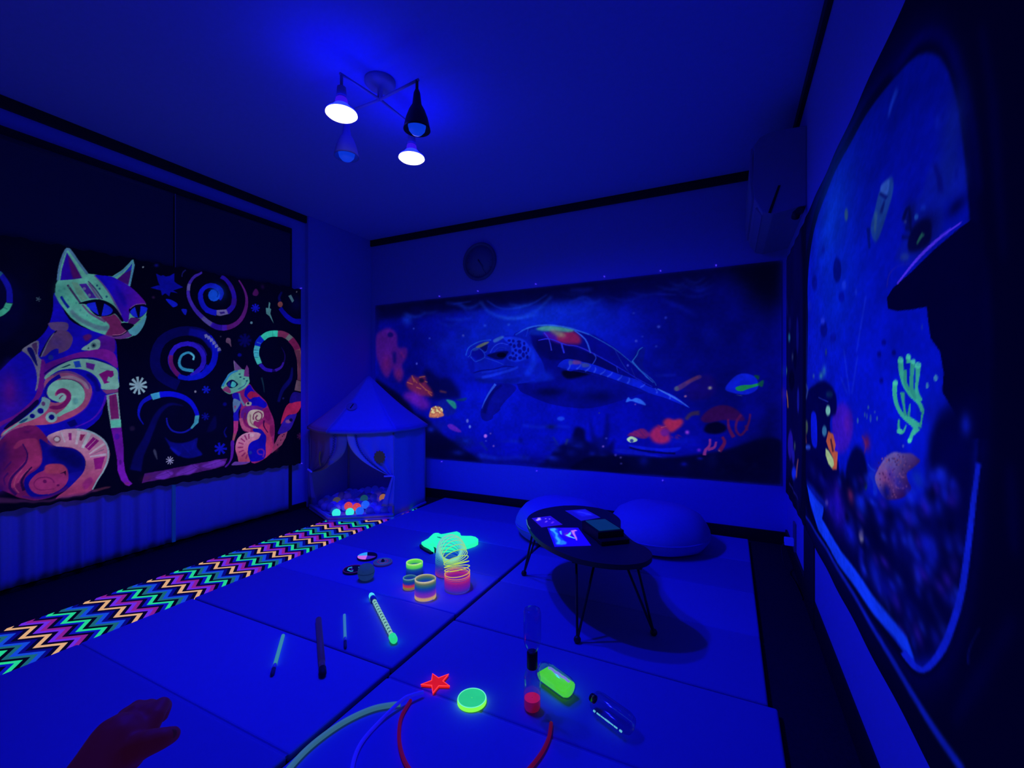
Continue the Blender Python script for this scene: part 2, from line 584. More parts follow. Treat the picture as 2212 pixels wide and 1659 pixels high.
extrude_y('louver', [(-.205, .06), (-.214, .055), (-.185, .012), (-.178, .018)], .04, .72, mat('aircon_louver', (.28, .28, .4), .5), ac)
bm = bmesh.new()
vs = [bm.verts.new(p) for p in ((-.118, -.0025, .135), (-.107, -.0025, .135), (-.148, -.0025, .005), (-.160, -.0025, .010))]
vs2 = [bm.verts.new(v.co + Vector((0, .012, 0))) for v in vs]
bm.faces.new(vs)
bm.faces.new(vs2[::-1])
for i in range(4):
    bm.faces.new((vs[i], vs2[i], vs2[(i + 1) % 4], vs[(i + 1) % 4]))
finish(bm, 'side_slot', M_trim, ac)
tube('drain_hose', [(-.02, .03, .02), (-.03, .0, -.005), (-.045, -.02, -.02), (-.05, -.03, -.04)], .018, M_lampdark, ac)

# ------------------------------------------------------------------ wall clock
M_clock = mat('clock_rim', (.16, .17, .26), .4, .4)
M_face = mat('clock_face', (.22, .24, .40), .6, .2, .03)
ck = thing('wall_clock', 'round dim wall clock above the turtle tapestry', 'clock', (-1.926, YB, 2.05))
RY = Matrix.Rotation(R(90), 4, 'X')
lathe('face', [(.001, .010), (.138, .010), (.138, .002), (.001, .002)], M_face, ck, 40, RY)
lathe('rim', [(.136, .001), (.160, .001), (.163, .012), (.157, .024), (.146, .026), (.138, .018), (.136, .010)], M_clock, ck, 48, RY, False, False)
def hand(name, ang, ln, wd):
    bm = bmesh.new()
    d = Vector((math.sin(ang), 0, math.cos(ang)))
    e = Vector((math.cos(ang), 0, -math.sin(ang)))
    pts = [-d * .02 + e * wd, -d * .02 - e * wd, d * ln - e * wd * .5, d * ln + e * wd * .5]
    a = [bm.verts.new(p + Vector((0, -.013, 0))) for p in pts]
    b = [bm.verts.new(p + Vector((0, -.016, 0))) for p in pts]
    bm.faces.new(a)
    bm.faces.new(b[::-1])
    for i in range(4):
        bm.faces.new((a[i], b[i], b[(i + 1) % 4], a[(i + 1) % 4]))
    finish(bm, name, M_clock, ck)
hand('hour_hand', R(140), .065, .005)
hand('minute_hand', R(152), .105, .0035)
for k in range(12):
    a = k * PI / 6
    bm = bmesh.new()
    d = Vector((math.sin(a), 0, math.cos(a)))
    add_tube(bm, [d * .112 + Vector((0, -.011, 0)), d * .128 + Vector((0, -.011, 0))], .003, 4)
    finish(bm, 'hour_mark', M_clock, ck)

# ------------------------------------------------------------------ sockets and cord on the right wall
so = thing('wall_socket', 'small wall socket with a pale plug low in the right corner', 'socket', (XR, 2.92, .13))
box('cover_plate', -.010, 0, -.035, .035, -.075, .10, mat('socket_plate', (.30, .25, .21), .5), so, .003)
box('plug', -.055, -.010, -.016, .016, -.03, .012, mat('plug_white', (.7, .68, .66), .5, glow=rgb(12, 20, 245), gs=.5), so, .005)
tube('cord', catmull([(-.05, 0, -.01), (-.07, -.03, -.05), (-.06, -.10, -.12), (-.03, -.25, -.14), (-.02, -.42, -.148)], 6), .003, M_trim, so, 6)

# ------------------------------------------------------------------ folding floor mats
M_matA = mat('mat_light', (.24, .27, .57), .7, .2, .03, 25, bump=.05)
M_matB = mat('mat_grey', (.20, .22, .475), .7, .2, .03, 25, bump=.05)
def fold_mat(x0, x1, y0, y1, n, first, label, gap=.0022):
    t = thing('folding_mat', label, 'floor mat', ((x0 + x1) / 2, y0, ZF), 0, 'folding floor mats')
    h = (y1 - y0) / n
    for k in range(n):
        bm = bmesh.new()
        add_box(bm, x0 + .006 - (x0 + x1) / 2, x1 - .006 - (x0 + x1) / 2, k * h + gap, (k + 1) * h - gap, 0, -ZF)
        bmesh.ops.bevel(bm, geom=[e for e in bm.edges], offset=.0075, segments=3, affect='EDGES', profile=.5)
        finish(bm, 'panel', M_matA if (k + first) % 2 == 0 else M_matB, t)
        if k:
            box('hinge_cloth', x0 + .012 - (x0 + x1) / 2, x1 - .012 - (x0 + x1) / 2, k * h - gap - .004, k * h + gap + .004, .012, .021, M_matB, t)
    return t
fold_mat(-2.262, -1.064, 1.228, 2.868, 4, 1, 'two-tone grey folding mat under the coil springs and painted discs')
fold_mat(-2.262, -1.064, -.41, 1.227, 4, 1, 'two-tone grey folding mat under the pens, nearest the reaching hand')
fold_mat(-2.262, -1.064, 2.869, 3.285, 1, 1, 'short grey mat panel against the back wall beside the tent')
fold_mat(-1.058, .115, 1.600, 3.262, 4, 1, 'pale folding mat under the dark table and the floor cushions')
fold_mat(-1.058, .140, -.05, 1.599, 4, 0, 'pale folding mat under the star, the disc and the bottles')

# ------------------------------------------------------------------ chevron rug
m = bpy.data.materials.new('chevron_weave')
m.use_nodes = True
nt = m.node_tree
p = nt.nodes['Principled BSDF']
p.inputs['Roughness'].default_value = .9
p.inputs['Specular IOR Level'].default_value = .05
tc = nt.nodes.new('ShaderNodeTexCoord')
sp = nt.nodes.new('ShaderNodeSeparateXYZ')
nt.links.new(tc.outputs['Object'], sp.inputs[0])
def mth(op, a, b=None, c=None):
    n = nt.nodes.new('ShaderNodeMath')
    n.operation = op
    for i, v in enumerate((a, b, c)):
        if v is None:
            continue
        if isinstance(v, (int, float)):
            n.inputs[i].default_value = v
        else:
            nt.links.new(v, n.inputs[i])
    return n.outputs[0]
zig = mth('PINGPONG', sp.outputs[0], .069)
ph = mth('MULTIPLY', mth('SUBTRACT', sp.outputs[1], mth('MULTIPLY', zig, .83)), 1 / .2505)
fr = mth('FRACT', ph)
ramp = nt.nodes.new('ShaderNodeValToRGB')
ramp.color_ramp.interpolation = 'CONSTANT'
stops = [(248, 190, 130), (4, 2, 30), (118, 48, 235), (150, 35, 150), (4, 3, 34), (14, 20, 190),
         (40, 235, 150), (2, 2, 16), (30, 112, 120), (22, 80, 225), (8, 8, 130), (4, 3, 40)]
while len(ramp.color_ramp.elements) < len(stops):
    ramp.color_ramp.elements.new(.99)
for i, e in enumerate(ramp.color_ramp.elements):
    e.position = i / len(stops)
    e.color = rgb(*stops[i])
nt.links.new(fr, ramp.inputs[0])
nz = nt.nodes.new('ShaderNodeTexNoise')
nz.inputs['Scale'].default_value = 220
nt.links.new(tc.outputs['Object'], nz.inputs['Vector'])
mr = nt.nodes.new('ShaderNodeMapRange')
mr.inputs[3].default_value = .6
mr.inputs[4].default_value = .95
nt.links.new(nz.outputs['Fac'], mr.inputs[0])
nt.links.new(ramp.outputs[0], p.inputs['Emission Color'])
nt.links.new(mr.outputs[0], p.inputs['Emission Strength'])
sc = nt.nodes.new('ShaderNodeVectorMath')
sc.operation = 'MULTIPLY_ADD'
sc.inputs[1].default_value = (.2, .2, .2)
sc.inputs[2].default_value = (.012, .012, .012)
nt.links.new(ramp.outputs[0], sc.inputs[0])
nt.links.new(sc.outputs[0], p.inputs['Base Color'])
m.cycles.emission_sampling = 'NONE'
rug = box('chevron_rug', -.0185, .4255, -1.20, 1.96, 0, .006, m, None, .002)
rug.location = (-2.692, .99, ZF)
tag(rug, 'long chevron rug with glowing multicoloured zigzag stripes along the mats', 'rug')

# ------------------------------------------------------------------ hexagonal play tent
TC = Vector((-2.705, 2.83, ZF + .0065))
M_tent = mat('tent_cloth', (.34, .34, .72), .9, .1, .05, 45)
M_tent2 = mat('tent_cloth_sheer', (.30, .28, .52), .9, .1, .05, 45)
M_pole = mat('tent_pole', (.5, .45, .42), .5)
tent = thing('play_tent', 'small six-sided play tent with peaked roof and swagged door curtains', 'tent', TC)
TR, TE, TA = .462, .688, 1.086
ang = [R(-143.5 + 60 * k) for k in range(6)]
V = [Vector((math.cos(a) * TR, math.sin(a) * TR, 0)) for a in ang]
def sheet(name, fn, nu, nv, m, parent=tent, thick=.002):
    me = grid_mesh(name, nu, nv, fn)
    o = new_obj(name, me, m, parent)
    md = o.modifiers.new('thickness', 'SOLIDIFY')
    md.thickness = thick
    return o
def face_fn(i, z0, z1, wave=.006):
    a, b = np.array(V[i]), np.array(V[(i + 1) % 6])
    nrm = (a + b) / np.linalg.norm(a + b)
    def fn(u, v):
        q = a[None, :] * (1 - u)[:, None] + b[None, :] * u[:, None]
        sway = wave * np.sin(u * 9 + i * 2) * np.sin(u * PI) + .012 * np.sin(v * PI) * -np.sin(u * PI)
        q = q + nrm[None, :] * sway[:, None]
        q[:, 2] = z0 + (z1 - z0) * v
        return q
    return fn
for i in range(2, 6):
    sheet('wall_cloth', face_fn(i, .004, TE), 20, 12, M_tent)
# roof: six gores meeting at the peak, with a short valance
for i in range(6):
    a, b = np.array(V[i]) * 1.045, np.array(V[(i + 1) % 6]) * 1.045
    def fn(u, v, a=a, b=b):
        q = (a[None, :] * (1 - u)[:, None] + b[None, :] * u[:, None]) * (1 - v * .985)[:, None]
        q[:, 2] = TE - .012 + (TA - TE + .012) * v - .022 * np.sin(v * PI) - .010 * np.sin(u * PI) * (1 - v)
        return q
    sheet('roof_panel', fn, 14, 12, M_tent)
    def fv(u, v, a=a, b=b):
        q = (a[None, :] * (1 - u)[:, None] + b[None, :] * u[:, None]) * 1.004
        q[:, 2] = TE - .034 + .024 * v - .010 * np.sin(u * PI)
        return q
    sheet('valance', fv, 14, 2, M_tent2)
for i in (0, 2, 3, 4, 5):
    tube('pole', [V[i] * .985 + Vector((0, 0, .002)), V[i] * .985 + Vector((0, 0, TE - .01))], .008, M_pole, tent, 8)
# round vent on the roof, over the front
i = 1
g = (V[1] + V[2]) / 2
vr = lathe('roof_vent', [(.001, .0), (.040, .0), (.040, .004), (.001, .004)], mat('tent_vent', (.72, .70, .68), .8, glow=rgb(18, 10, 200), gs=.3), tent, 24)
slope = math.atan2(TA - TE, TR * .866)
vr.rotation_euler = (slope * .93, 0, math.atan2(g.y, g.x) + PI / 2)
vq = (V[1] * .85 + V[2] * .15) * .60
vr.location = (vq.x, vq.y, TE + (TA - TE) * .40 - .004)
sl = box('vent_slit', -.004, .004, -.026, .026, .004, .006, M_trim, vr)
sl.rotation_euler = (0, 0, R(-20))
# swagged door curtains over the two front faces
def perim(t):
    t = np.asarray(t)
    a, b, c_ = np.array(V[0]), np.array(V[1]), np.array(V[2])
    lo = a[None, :] * (1 - t)[:, None] + b[None, :] * t[:, None]
    hi = b[None, :] * (2 - t)[:, None] + c_[None, :] * (t - 1)[:, None]
    return np.where((t < 1)[:, None], lo, hi) * .99
SPLIT, ZT = 1.27, .325
def flapL(u, v):          # u: from the post to the free edge, v: tie (0) to eave (1)
    edge = .10 + (SPLIT - .10) * (1 - (1 - v) ** 4.0)
    q = perim(edge * u)
    q[:, 2] = ZT + (TE - .02 - ZT) * v - .02 * u * (1 - v)
    n = q / (np.linalg.norm(q[:, :2], axis=1)[:, None] + 1e-6)
    n[:, 2] = 0
    return q + n * (.008 * np.sin(u * 22) * (1 - v * .7))[:, None]
def flapR(u, v):
    edge = 1.93 + (SPLIT - 1.93) * (1 - (1 - v) ** 2.3)
    q = perim(2 + (edge - 2) * u)
    q[:, 2] = ZT - .01 + (TE - .02 - ZT) * v + .012 * u * (1 - v)
    n = q / (np.linalg.norm(q[:, :2], axis=1)[:, None] + 1e-6)
    n[:, 2] = 0
    return q + n * (.008 * np.sin(u * 20 + 1) * (1 - v * .7))[:, None]
fl_l = sheet('door_curtain', flapL, 40, 24, M_tent2)
fl_r = sheet('door_curtain', flapR, 40, 24, M_tent)
def flap_edge(fn, w):
    v = np.linspace(.02, 1, 30)
    def f2(u, vv):
        a = fn(np.ones_like(u), vv)
        b = fn(np.ones_like(u) * (1 - w), vv)
        q = a * u[:, None] + b * (1 - u)[:, None]
        n = q / (np.linalg.norm(q[:, :2], axis=1)[:, None] + 1e-6)
        n[:, 2] = 0
        return q + n * .006
    return f2
sheet('lace_edge', flap_edge(flapL, .12), 4, 30, mat('lace_trim', (.42, .36, .34), .9), fl_l)
sheet('lace_edge', flap_edge(flapR, .16), 4, 30, mat('lace_pale', (.74, .70, .66), .9), fl_r)
def scallop(fn, w, n, parent):
    vs_ = np.linspace(.04, .97, n)
    uu = np.array([1 - w - (.030 if k % 2 else 0) for k in range(n)])
    q = fn(uu, vs_)
    nn = q / (np.linalg.norm(q[:, :2], axis=1)[:, None] + 1e-6)
    nn[:, 2] = 0
    tube('scallop_trim', [Vector(a) for a in (q + nn * .011)], .0026, mat('scallop_dark', (.10, .09, .16), .9), parent, 5)
scallop(flapR, .18, 40, fl_r)
scallop(flapL, .13, 36, fl_l)
# tails under the ties
def tail(t0, t1, name='curtain_tail'):
    def fn(u, v):
        t = t0 + (t1 - t0) * (.15 + .85 * (1 - v)) * u
        q = perim(np.clip(t, 0, 2))
        q[:, 2] = .10 + (ZT - .10) * v
        n = q / (np.linalg.norm(q[:, :2], axis=1)[:, None] + 1e-6)
        n[:, 2] = 0
        return q + n * (.012 + .01 * np.sin(u * 12))[:, None]
    return sheet(name, fn, 14, 10, M_tent)
tail(0, .30)
tail(2, 1.80)
tube('curtain_tie', [V[0] * 1.0 + Vector((-.006, -.014, ZT)), Vector(perim(np.array([.16]))[0]) * 1.03 + Vector((0, 0, ZT - .012))], .007, mat('tie_white', (.8, .8, .8), .6, glow=rgb(25, 25, 250), gs=.6), tent, 8)
tube('curtain_tie', [V[2] * 1.01 + Vector((.0, -.008, ZT)), Vector(perim(np.array([1.84]))[0]) * 1.03 + Vector((0, 0, ZT + .0))], .006, MATS['tie_white'], tent, 8)
# moon and sun patches
M_patch = mat('patch_gold', (.16, .16, .05), .7, glow=rgb(26, 24, 46), gs=.9)
def patch(name, flap_fn, parent, uc, vc, pts):
    """small flat applique laid on the flap: pts in metres (across, up)"""
    e = 1e-3
    c0 = flap_fn(np.array([uc]), np.array([vc]))[0]
    cu = flap_fn(np.array([uc + e]), np.array([vc]))[0] - c0
    cu[2] = 0
    cu = Vector(cu).normalized()
    nn = Vector((c0[0], c0[1], 0)).normalized()
    if cu.cross(Vector((0, 0, 1))).dot(nn) < 0:
        cu = -cu
    nn = cu.cross(Vector((0, 0, 1)))
    bm = bmesh.new()
    a = [bm.verts.new(Vector(c0) + cu * x + Vector((0, 0, y)) + nn * .012) for x, y in pts]
    b = [bm.verts.new(v.co + nn * .003) for v in a]
    bm.faces.new(a)
    bm.faces.new(b[::-1])
    k = len(pts)
    for j in range(k):
        bm.faces.new((a[j], b[j], b[(j + 1) % k], a[(j + 1) % k]))
    finish(bm, name, M_patch, parent)
mo = [(.085 * math.cos(t), .056 * math.sin(t)) for t in np.linspace(R(70), R(290), 14)] + [(.034 + .056 * math.cos(t), .040 * math.sin(t)) for t in np.linspace(R(262), R(98), 12)]
patch('moon_patch', flapL, fl_l, .60, .38, mo)
su = []
for k in range(24):
    rr = .046 if k % 2 == 0 else .038
    su.append((rr * math.cos(k * PI / 12), rr * 1.1 * math.sin(k * PI / 12)))
patch('sun_patch', flapR, fl_r, .38, .45, su)
# padded floor with a low lip
lip = [Vector((math.cos(a) * .470, math.sin(a) * .470)) for a in ang]
prism('floor_pad', [(q.x, q.y) for q in lip], .001, .016, M_tent, tent, .005)
lp = [Vector((math.cos(a) * .456, math.sin(a) * .456, .029)) for a in ang]
for k in (0, 1):
    tube('floor_lip', [lp[k], lp[k + 1]], .014, M_tent, tent, 8)
tg = box('maker_label', -.016, .016, -.002, .002, -.005, .005, mat('label_pale', (.8, .8, .8), .7, glow=rgb(40, 40, 235), gs=.5), tent)
tg.location = (lp[1] * .62 + lp[2] * .38) * 1.02 + Vector((0, 0, .012))
tg.rotation_euler = (0, 0, math.atan2((lp[2] - lp[1]).y, (lp[2] - lp[1]).x))

# ------------------------------------------------------------------ plastic balls inside the tent
random.seed(11)
BR = .031
def uvsphere(name, r, n=20, k=12):
    prof = [(max(r * math.sin(PI * i / k), .0004), -r * math.cos(PI * i / k)) for i in range(k + 1)]
    bm = bmesh.new()
    add_lathe(bm, prof, n)
    bmesh.ops.recalc_face_normals(bm, faces=list(bm.faces))
    me = bpy.data.meshes.new(name)
    bm.to_mesh(me)
    bm.free()
    me.polygons.foreach_set('use_smooth', [True] * len(me.polygons))
    return me
def ball_mesh(nm, col, glow, gs):
    me = uvsphere(nm, BR)
    me.materials.append(mat(nm, col, .35, .4, .03, 30, glow=glow, gs=gs))
    return me
plain = [ball_mesh('ball_white', (1.6, 1.6, 2.0), rgb(14, 10, 205), .45), ball_mesh('ball_blue', (1.0, 1.0, 1.6), rgb(8, 16, 200), .30), ball_mesh('ball_pale', (1.2, 1.2, 1.6), rgb(20, 12, 170), .18)]
special = [((-2.655, 2.440), 'glowing turquoise play ball at the front of the tent, left one', 'ball_cyan', (.1, .5, .5), rgb(55, 235, 215), 1.0, 0),
           ((-2.582, 2.502), 'glowing turquoise play ball at the front of the tent, right one', 'ball_cyan', (.1, .5, .5), rgb(55, 235, 215), 1.0, 0),
           ((-2.655, 2.558), 'orange-red play ball behind the turquoise balls in the tent, left one', 'ball_red', (.6, .12, .05), rgb(205, 62, 70), 1.0, .024),
           ((-2.590, 2.580), 'orange-red play ball behind the turquoise balls in the tent, right one', 'ball_red', (.6, .12, .05), rgb(205, 62, 70), 1.0, .018),
           ((-2.525, 2.545), 'sky-blue play ball right of the turquoise balls in the tent', 'ball_sky', (.1, .3, .6), rgb(30, 95, 240), .9, .004),
           ((-2.560, 2.640), 'sky-blue play ball behind the orange-red balls in the tent', 'ball_sky', (.1, .3, .6), rgb(30, 95, 240), .8, .026),
           ((-2.570, 2.850), 'amber play ball far back on the right in the tent', 'ball_amber', (.5, .3, .05), rgb(165, 100, 72), .9, .03),
           ((-2.690, 2.760), 'dark green play ball in the middle of the tent', 'ball_green', (.1, .3, .2), rgb(22, 78, 105), .8, .03),
           ((-2.640, 3.02), 'dull green play ball at the rear right of the tent', 'ball_moss', (.1, .3, .2), rgb(25, 70, 90), .7, .03),
           ((-2.890, 2.66), 'dull olive play ball at the left of the tent', 'ball_olive', (.3, .3, .1), rgb(75, 68, 75), .8, .012)]
placed = []
for (x, y), lab, nm, col, gl, gs, dz in special:
    me = bpy.data.meshes.get(nm) or ball_mesh(nm, col, gl, gs)
    o = bpy.data.objects.new('play_ball', me)
    COL.objects.link(o)
    o.location = (x, y, ZF + .0245 + BR + dz)
    tag(o, lab, 'ball', 'coloured balls in the tent')
    placed.append(Vector((x, y, o.location.z)))
hexn = [Vector((math.cos(R(-113.5 + 60 * k)), math.sin(R(-113.5 + 60 * k)))) for k in range(6)]
apo = TR * .866 - .052
rows = []
yy = 0
for layer, (z, lim, step) in enumerate(((ZF + .0245 + BR, apo, .0635), (ZF + .0245 + BR + .046, apo - .06, .0655))):
    j = 0
    y = -TR
    while y < TR:
        x = -TR + (j % 2) * step / 2 + layer * .018
        while x < TR:
            q = Vector((x, y))
            if all(q.dot(hn) < lim for hn in hexn):
                rows.append(Vector((TC.x + x + random.uniform(-.002, .002), TC.y + y + random.uniform(-.002, .002), z + random.uniform(0, .003))))
            x += step
        y += step * .87
        j += 1
n_b = 0
for q in rows:
    if q.z > ZF + .08 and (q.y < TC.y - .14 or random.random() < .30):
        continue
    if any((q - s_).length < .058 for s_ in placed):
        continue
    o = bpy.data.objects.new('play_ball', random.choice(plain))
    COL.objects.link(o)
    o.location = q
    placed.append(q)
    tag(o, 'plain pale-blue play ball among the many on the tent floor', 'ball', 'plain pale-blue balls on the tent floor')
    n_b += 1

# ------------------------------------------------------------------ floor cushions
M_cush = mat('cushion_cloth', (.32, .34, .74), .95, .05, .05, 60, bump=.1)
def cushion(x, y, r, h, label, sq=1.0, rz=0):
    t = thing('floor_cushion', label, 'cushion', (x, y, 0), rz, 'floor cushions by the back wall')
    prof = [(.02, .0), (r * .72, .003), (r * .90, .022), (r * .985, .060), (r, .085), (r * .985, .115), (r * .93, .150), (r * .82, h * .80), (r * .62, h * .93), (r * .36, h * .99), (.015, h)]
    M4 = Matrix.Diagonal((1, sq, 1, 1))
    bm = bmesh.new()
    add_lathe(bm, prof, 48, M4)
    for v in bm.verts:
        a = math.atan2(v.co.y, v.co.x)
        k = 1 + .012 * math.sin(5 * a + x * 9) * min(1, v.co.z / .1) + .008 * math.sin(9 * a)
        v.co.x *= k
        v.co.y *= k
        v.co.z *= 1 + .025 * math.sin(2 * a + y * 3) * (v.co.z / h)
    finish(bm, 'cover', M_cush, t, True)
    tube('seam_piping', [(r * math.cos(a) * 1.004, r * sq * math.sin(a) * 1.004, .086) for a in np.linspace(0, 2 * PI, 48, endpoint=False)], .004, M_cush, t, 6, closed=True)
cushion(-1.00, 2.80, .30, .235, 'pale round floor cushion behind the left end of the dark table')
cushion(-.405, 2.92, .305, .245, 'pale round floor cushion behind the right end of the dark table, casting a shadow')

# ------------------------------------------------------------------ bean-shaped low table
M_top = mat('table_top_black', (.045, .042, .04), .5, .35, .1, 20)
M_leg = mat('leg_black_steel', (.02, .02, .02), .4, .4)
T0 = Vector((-.62, 2.05, 0))
tb = thing('low_table', 'low black bean-shaped table on thin steel hairpin legs', 'table', T0)
out = [(-.919, 2.059), (-.941, 2.182), (-.911, 2.304), (-.814, 2.414), (-.686, 2.435), (-.591, 2.40), (-.500, 2.28), (-.462, 2.13), (-.384, 1.995), (-.316, 1.935), (-.279, 1.863), (-.287, 1.786), (-.326, 1.733), (-.388, 1.698), (-.475, 1.685), (-.553, 1.698), (-.646, 1.740), (-.735, 1.804), (-.828, 1.908)]
oc = catmull([(x - T0.x, y - T0.y, 0) for x, y in out], 5, True)
prism('table_top', [(q.x, q.y) for q in oc], .294, .314, M_top, tb, .005)
def hairpin(foot, a, b):
    t = bmesh.new()
    f = Vector((foot[0] - T0.x, foot[1] - T0.y, .010))
    A = Vector((a[0] - T0.x, a[1] - T0.y, .294))
    B = Vector((b[0] - T0.x, b[1] - T0.y, .294))
    add_tube(t, [A, f + (A - f) * .04, f + Vector((0, 0, .004)), f + (B - f) * .04, B], .0052, 8)
    lg = finish(t, 'leg', M_leg, tb, True)
    prof = [(.001, -.010), (.009, -.0095), (.014, -.002), (.014, .006), (.009, .014), (.001, .016)]
    lathe('foot', prof, M_leg, lg, 16, Matrix.Translation(f))
    mid = (A + B) / 2
    bm = bmesh.new()
    add_box(bm, mid.x - .045, mid.x + .045, mid.y - .03, mid.y + .03, .289, .2945)
    finish(bm, 'mounting_plate', M_leg, lg)
hairpin((-.965, 2.126), (-.868, 2.03), (-.868, 2.12))
hairpin((-.529, 1.664), (-.556, 1.735), (-.478, 1.725))
hairpin((-.271, 1.846), (-.362, 1.76), (-.330, 1.80))
hairpin((-.66, 2.46), (-.72, 2.37), (-.64, 2.37))
edge_strip = tube('pale_edge_strip', [(-.915 + .62 - .004, 2.055 - 2.05, .3165), (-.88 + .62 - .003, 1.985 - 2.05, .3165), (-.845 + .62 - .003, 1.935 - 2.05, .3165)], .0022, mat('pale_edge', (.3, .4, .4), .6, glow=rgb(70, 140, 150), gs=.6), tb, 6)  # thin glowing teal strip along the left edge of the top

# cards and the dark box on the table
def card(corners, z, label, cat, mname, cmds, name='picture_card', size=(60, 44)):
    c4 = [np.array((x, y, z)) for x, y in corners]
    org = sum(c4) / 4
    def fn(u, v):
        a = c4[3][None] * (1 - u)[:, None] + c4[2][None] * u[:, None]
        b = c4[0][None] * (1 - u)[:, None] + c4[1][None] * u[:, None]
        return a * (1 - v)[:, None] + b * v[:, None] - org[None]
    me = grid_mesh(name, size[0], size[1], fn)
    cv = Canvas(size[0] * 2, size[1] * 2, 0, 0, 1000, 1000, (0, 0, 0))
    cv.run(cmds)
    set_colors(me, cv.vertex_colors(size[0], size[1]))
    o = new_obj(name, me, vcol_mat('card_print', base=.4))
    o.location = org
    md = o.modifiers.new('thickness', 'SOLIDIFY')
    md.thickness = .002
    md.offset = 1
    tag(o, label, cat, 'picture cards on the table')
    return o
card([(-.778, 1.983), (-.646, 2.047), (-.526, 1.847), (-.660, 1.765)], .3155, 'bright picture card with cyan map shape and pink mark, nearest on the table', 'card', '', """
p 1804E8 100 0 0 0 1000 0 1000 1000 0 1000
p 3018D8 80 60 350 560 800 560 900 1000 420 1000
p 1450F0 90 25 60 60 250 60 330 300 260 560 300 800 330 950 120 980 40 700 80 400
p 3CB8FF 100 18 60 930 240 970 270 900 190 800 250 640 200 500 250 300 180 100 70 120 150 260 120 420 170 600 130 760 60 840
p 2A90F0 90 15 180 80 340 90 380 200 300 300 220 240
p 50D8F0 90 14 330 780 400 820 380 700 350 560 320 640
p 7020C0 80 20 420 620 560 700 640 560 560 420 450 460
p 70F0FF 100 10 450 560 530 600 680 760 640 620 560 520 700 380 660 360 520 470
p D880F0 100 8 700 820 860 860 900 800 800 770 760 640 740 400 700 260 680 270 690 480 690 680
""", size=(70, 90))
card([(-.905, 2.089), (-.833, 2.168), (-.729, 2.061), (-.805, 1.977)], .3155, 'small violet picture card with pale dotted marks at the left end of the table', 'card', '', """
p 2610C8 100 0 0 0 1000 0 1000 1000 0 1000
p B090FF 100 22 100 620 340 700 420 940 300 960 200 820 80 760
p C8B0FF 100 10 120 700 280 720 380 880 260 860
p 8058F0 100 14 360 420 520 560 560 500 420 380
p B090FF 100 12 560 780 640 800 640 740 570 720
p A890FF 100 12 720 700 790 720 790 650 720 640
p 6A38E0 90 18 560 260 760 420 800 340 620 200
""", size=(44, 50))
card([(-.797, 2.293), (-.708, 2.369), (-.594, 2.255), (-.666, 2.159)], .3155, 'dim blue picture card at the far side of the table beside the box', 'card', '', """
p 1410B8 100 0 0 0 1000 0 1000 1000 0 1000
p 1A1AE0 90 60 300 300 900 300 900 900 300 900
p 2A34FF 80 25 380 760 560 820 700 640 860 420 800 360 620 520
p 2430F8 80 25 560 420 760 300 840 240 700 560
""", size=(50, 60))
bx = thing('small_box', 'small black box with a dull teal lid on the table', 'box', (-.518, 2.0, .3150), R(41))
box('body', -.062, .062, -.085, .085, 0, .045, mat('box_black', (.012, .012, .012), .6), bx, .003)
box('lid', -.050, .050, -.072, .072, .045, .049, mat('box_lid_teal', (.05, .12, .14), .7, glow=rgb(6, 46, 92), gs=.9), bx, .0015)
box('tray_and_shadow', -.066, .066, -.125, -.085, 0, .018, mat('box_black', (.012, .012, .012), .6), bx, .002)  # black tray, sized to take in the box's shadow as well

# ------------------------------------------------------------------ rainbow coil springs
def ramp_col(t, stops):
    t = max(0, min(1, t))
    for i in range(len(stops) - 1):
        a, b = stops[i], stops[i + 1]
        if t <= b[0]:
            k = (t - a[0]) / max(b[0] - a[0], 1e-6)
            return [x + (y - x) * k for x, y in zip(a[1], b[1])]
    return list(stops[-1][1])
def coil(name, path, radius, wire, turns_at, stops, label, seg=26, n=5, gain=1.0):
    """path(t) -> (centre, tangent); turns_at: list of (t, turns so far)"""
    T = turns_at[-1][1]
    pts, cols = [], []
    N = int(T * seg)
    ts = np.interp(np.linspace(0, T, N + 1), [b for a, b in turns_at], [a for a, b in turns_at])
    for i, t in enumerate(ts):
        c_, tg = path(t)
        tg = Vector(tg).normalized()
        side = coil.side
        up = tg.cross(side).normalized()
        a = 2 * PI * i / seg
        pts.append(Vector(c_) + (side * math.cos(a) + up * math.sin(a)) * radius)
        cols.append(ramp_col(t, stops))
    base = Vector(path(0)[0])
    bm = bmesh.new()
    rings = add_tube(bm, [q - base for q in pts], wire, n)
    bm.verts.index_update()
    me = bpy.data.meshes.new(name)
    bm.to_mesh(me)
    bm.free()
    me.polygons.foreach_set('use_smooth', [True] * len(me.polygons))
    arr = np.array([[s2l(v) * gain for v in c_] for c_ in cols], np.float32)
    set_colors(me, np.repeat(arr, n, axis=0))
    o = new_obj(name, me, vcol_mat('spring_plastic', base=.3, rough=.4))
    o.location = base
    return tag(o, label, 'coil spring', 'rainbow coil springs')
coil.side = Vector((1, 0, 0))
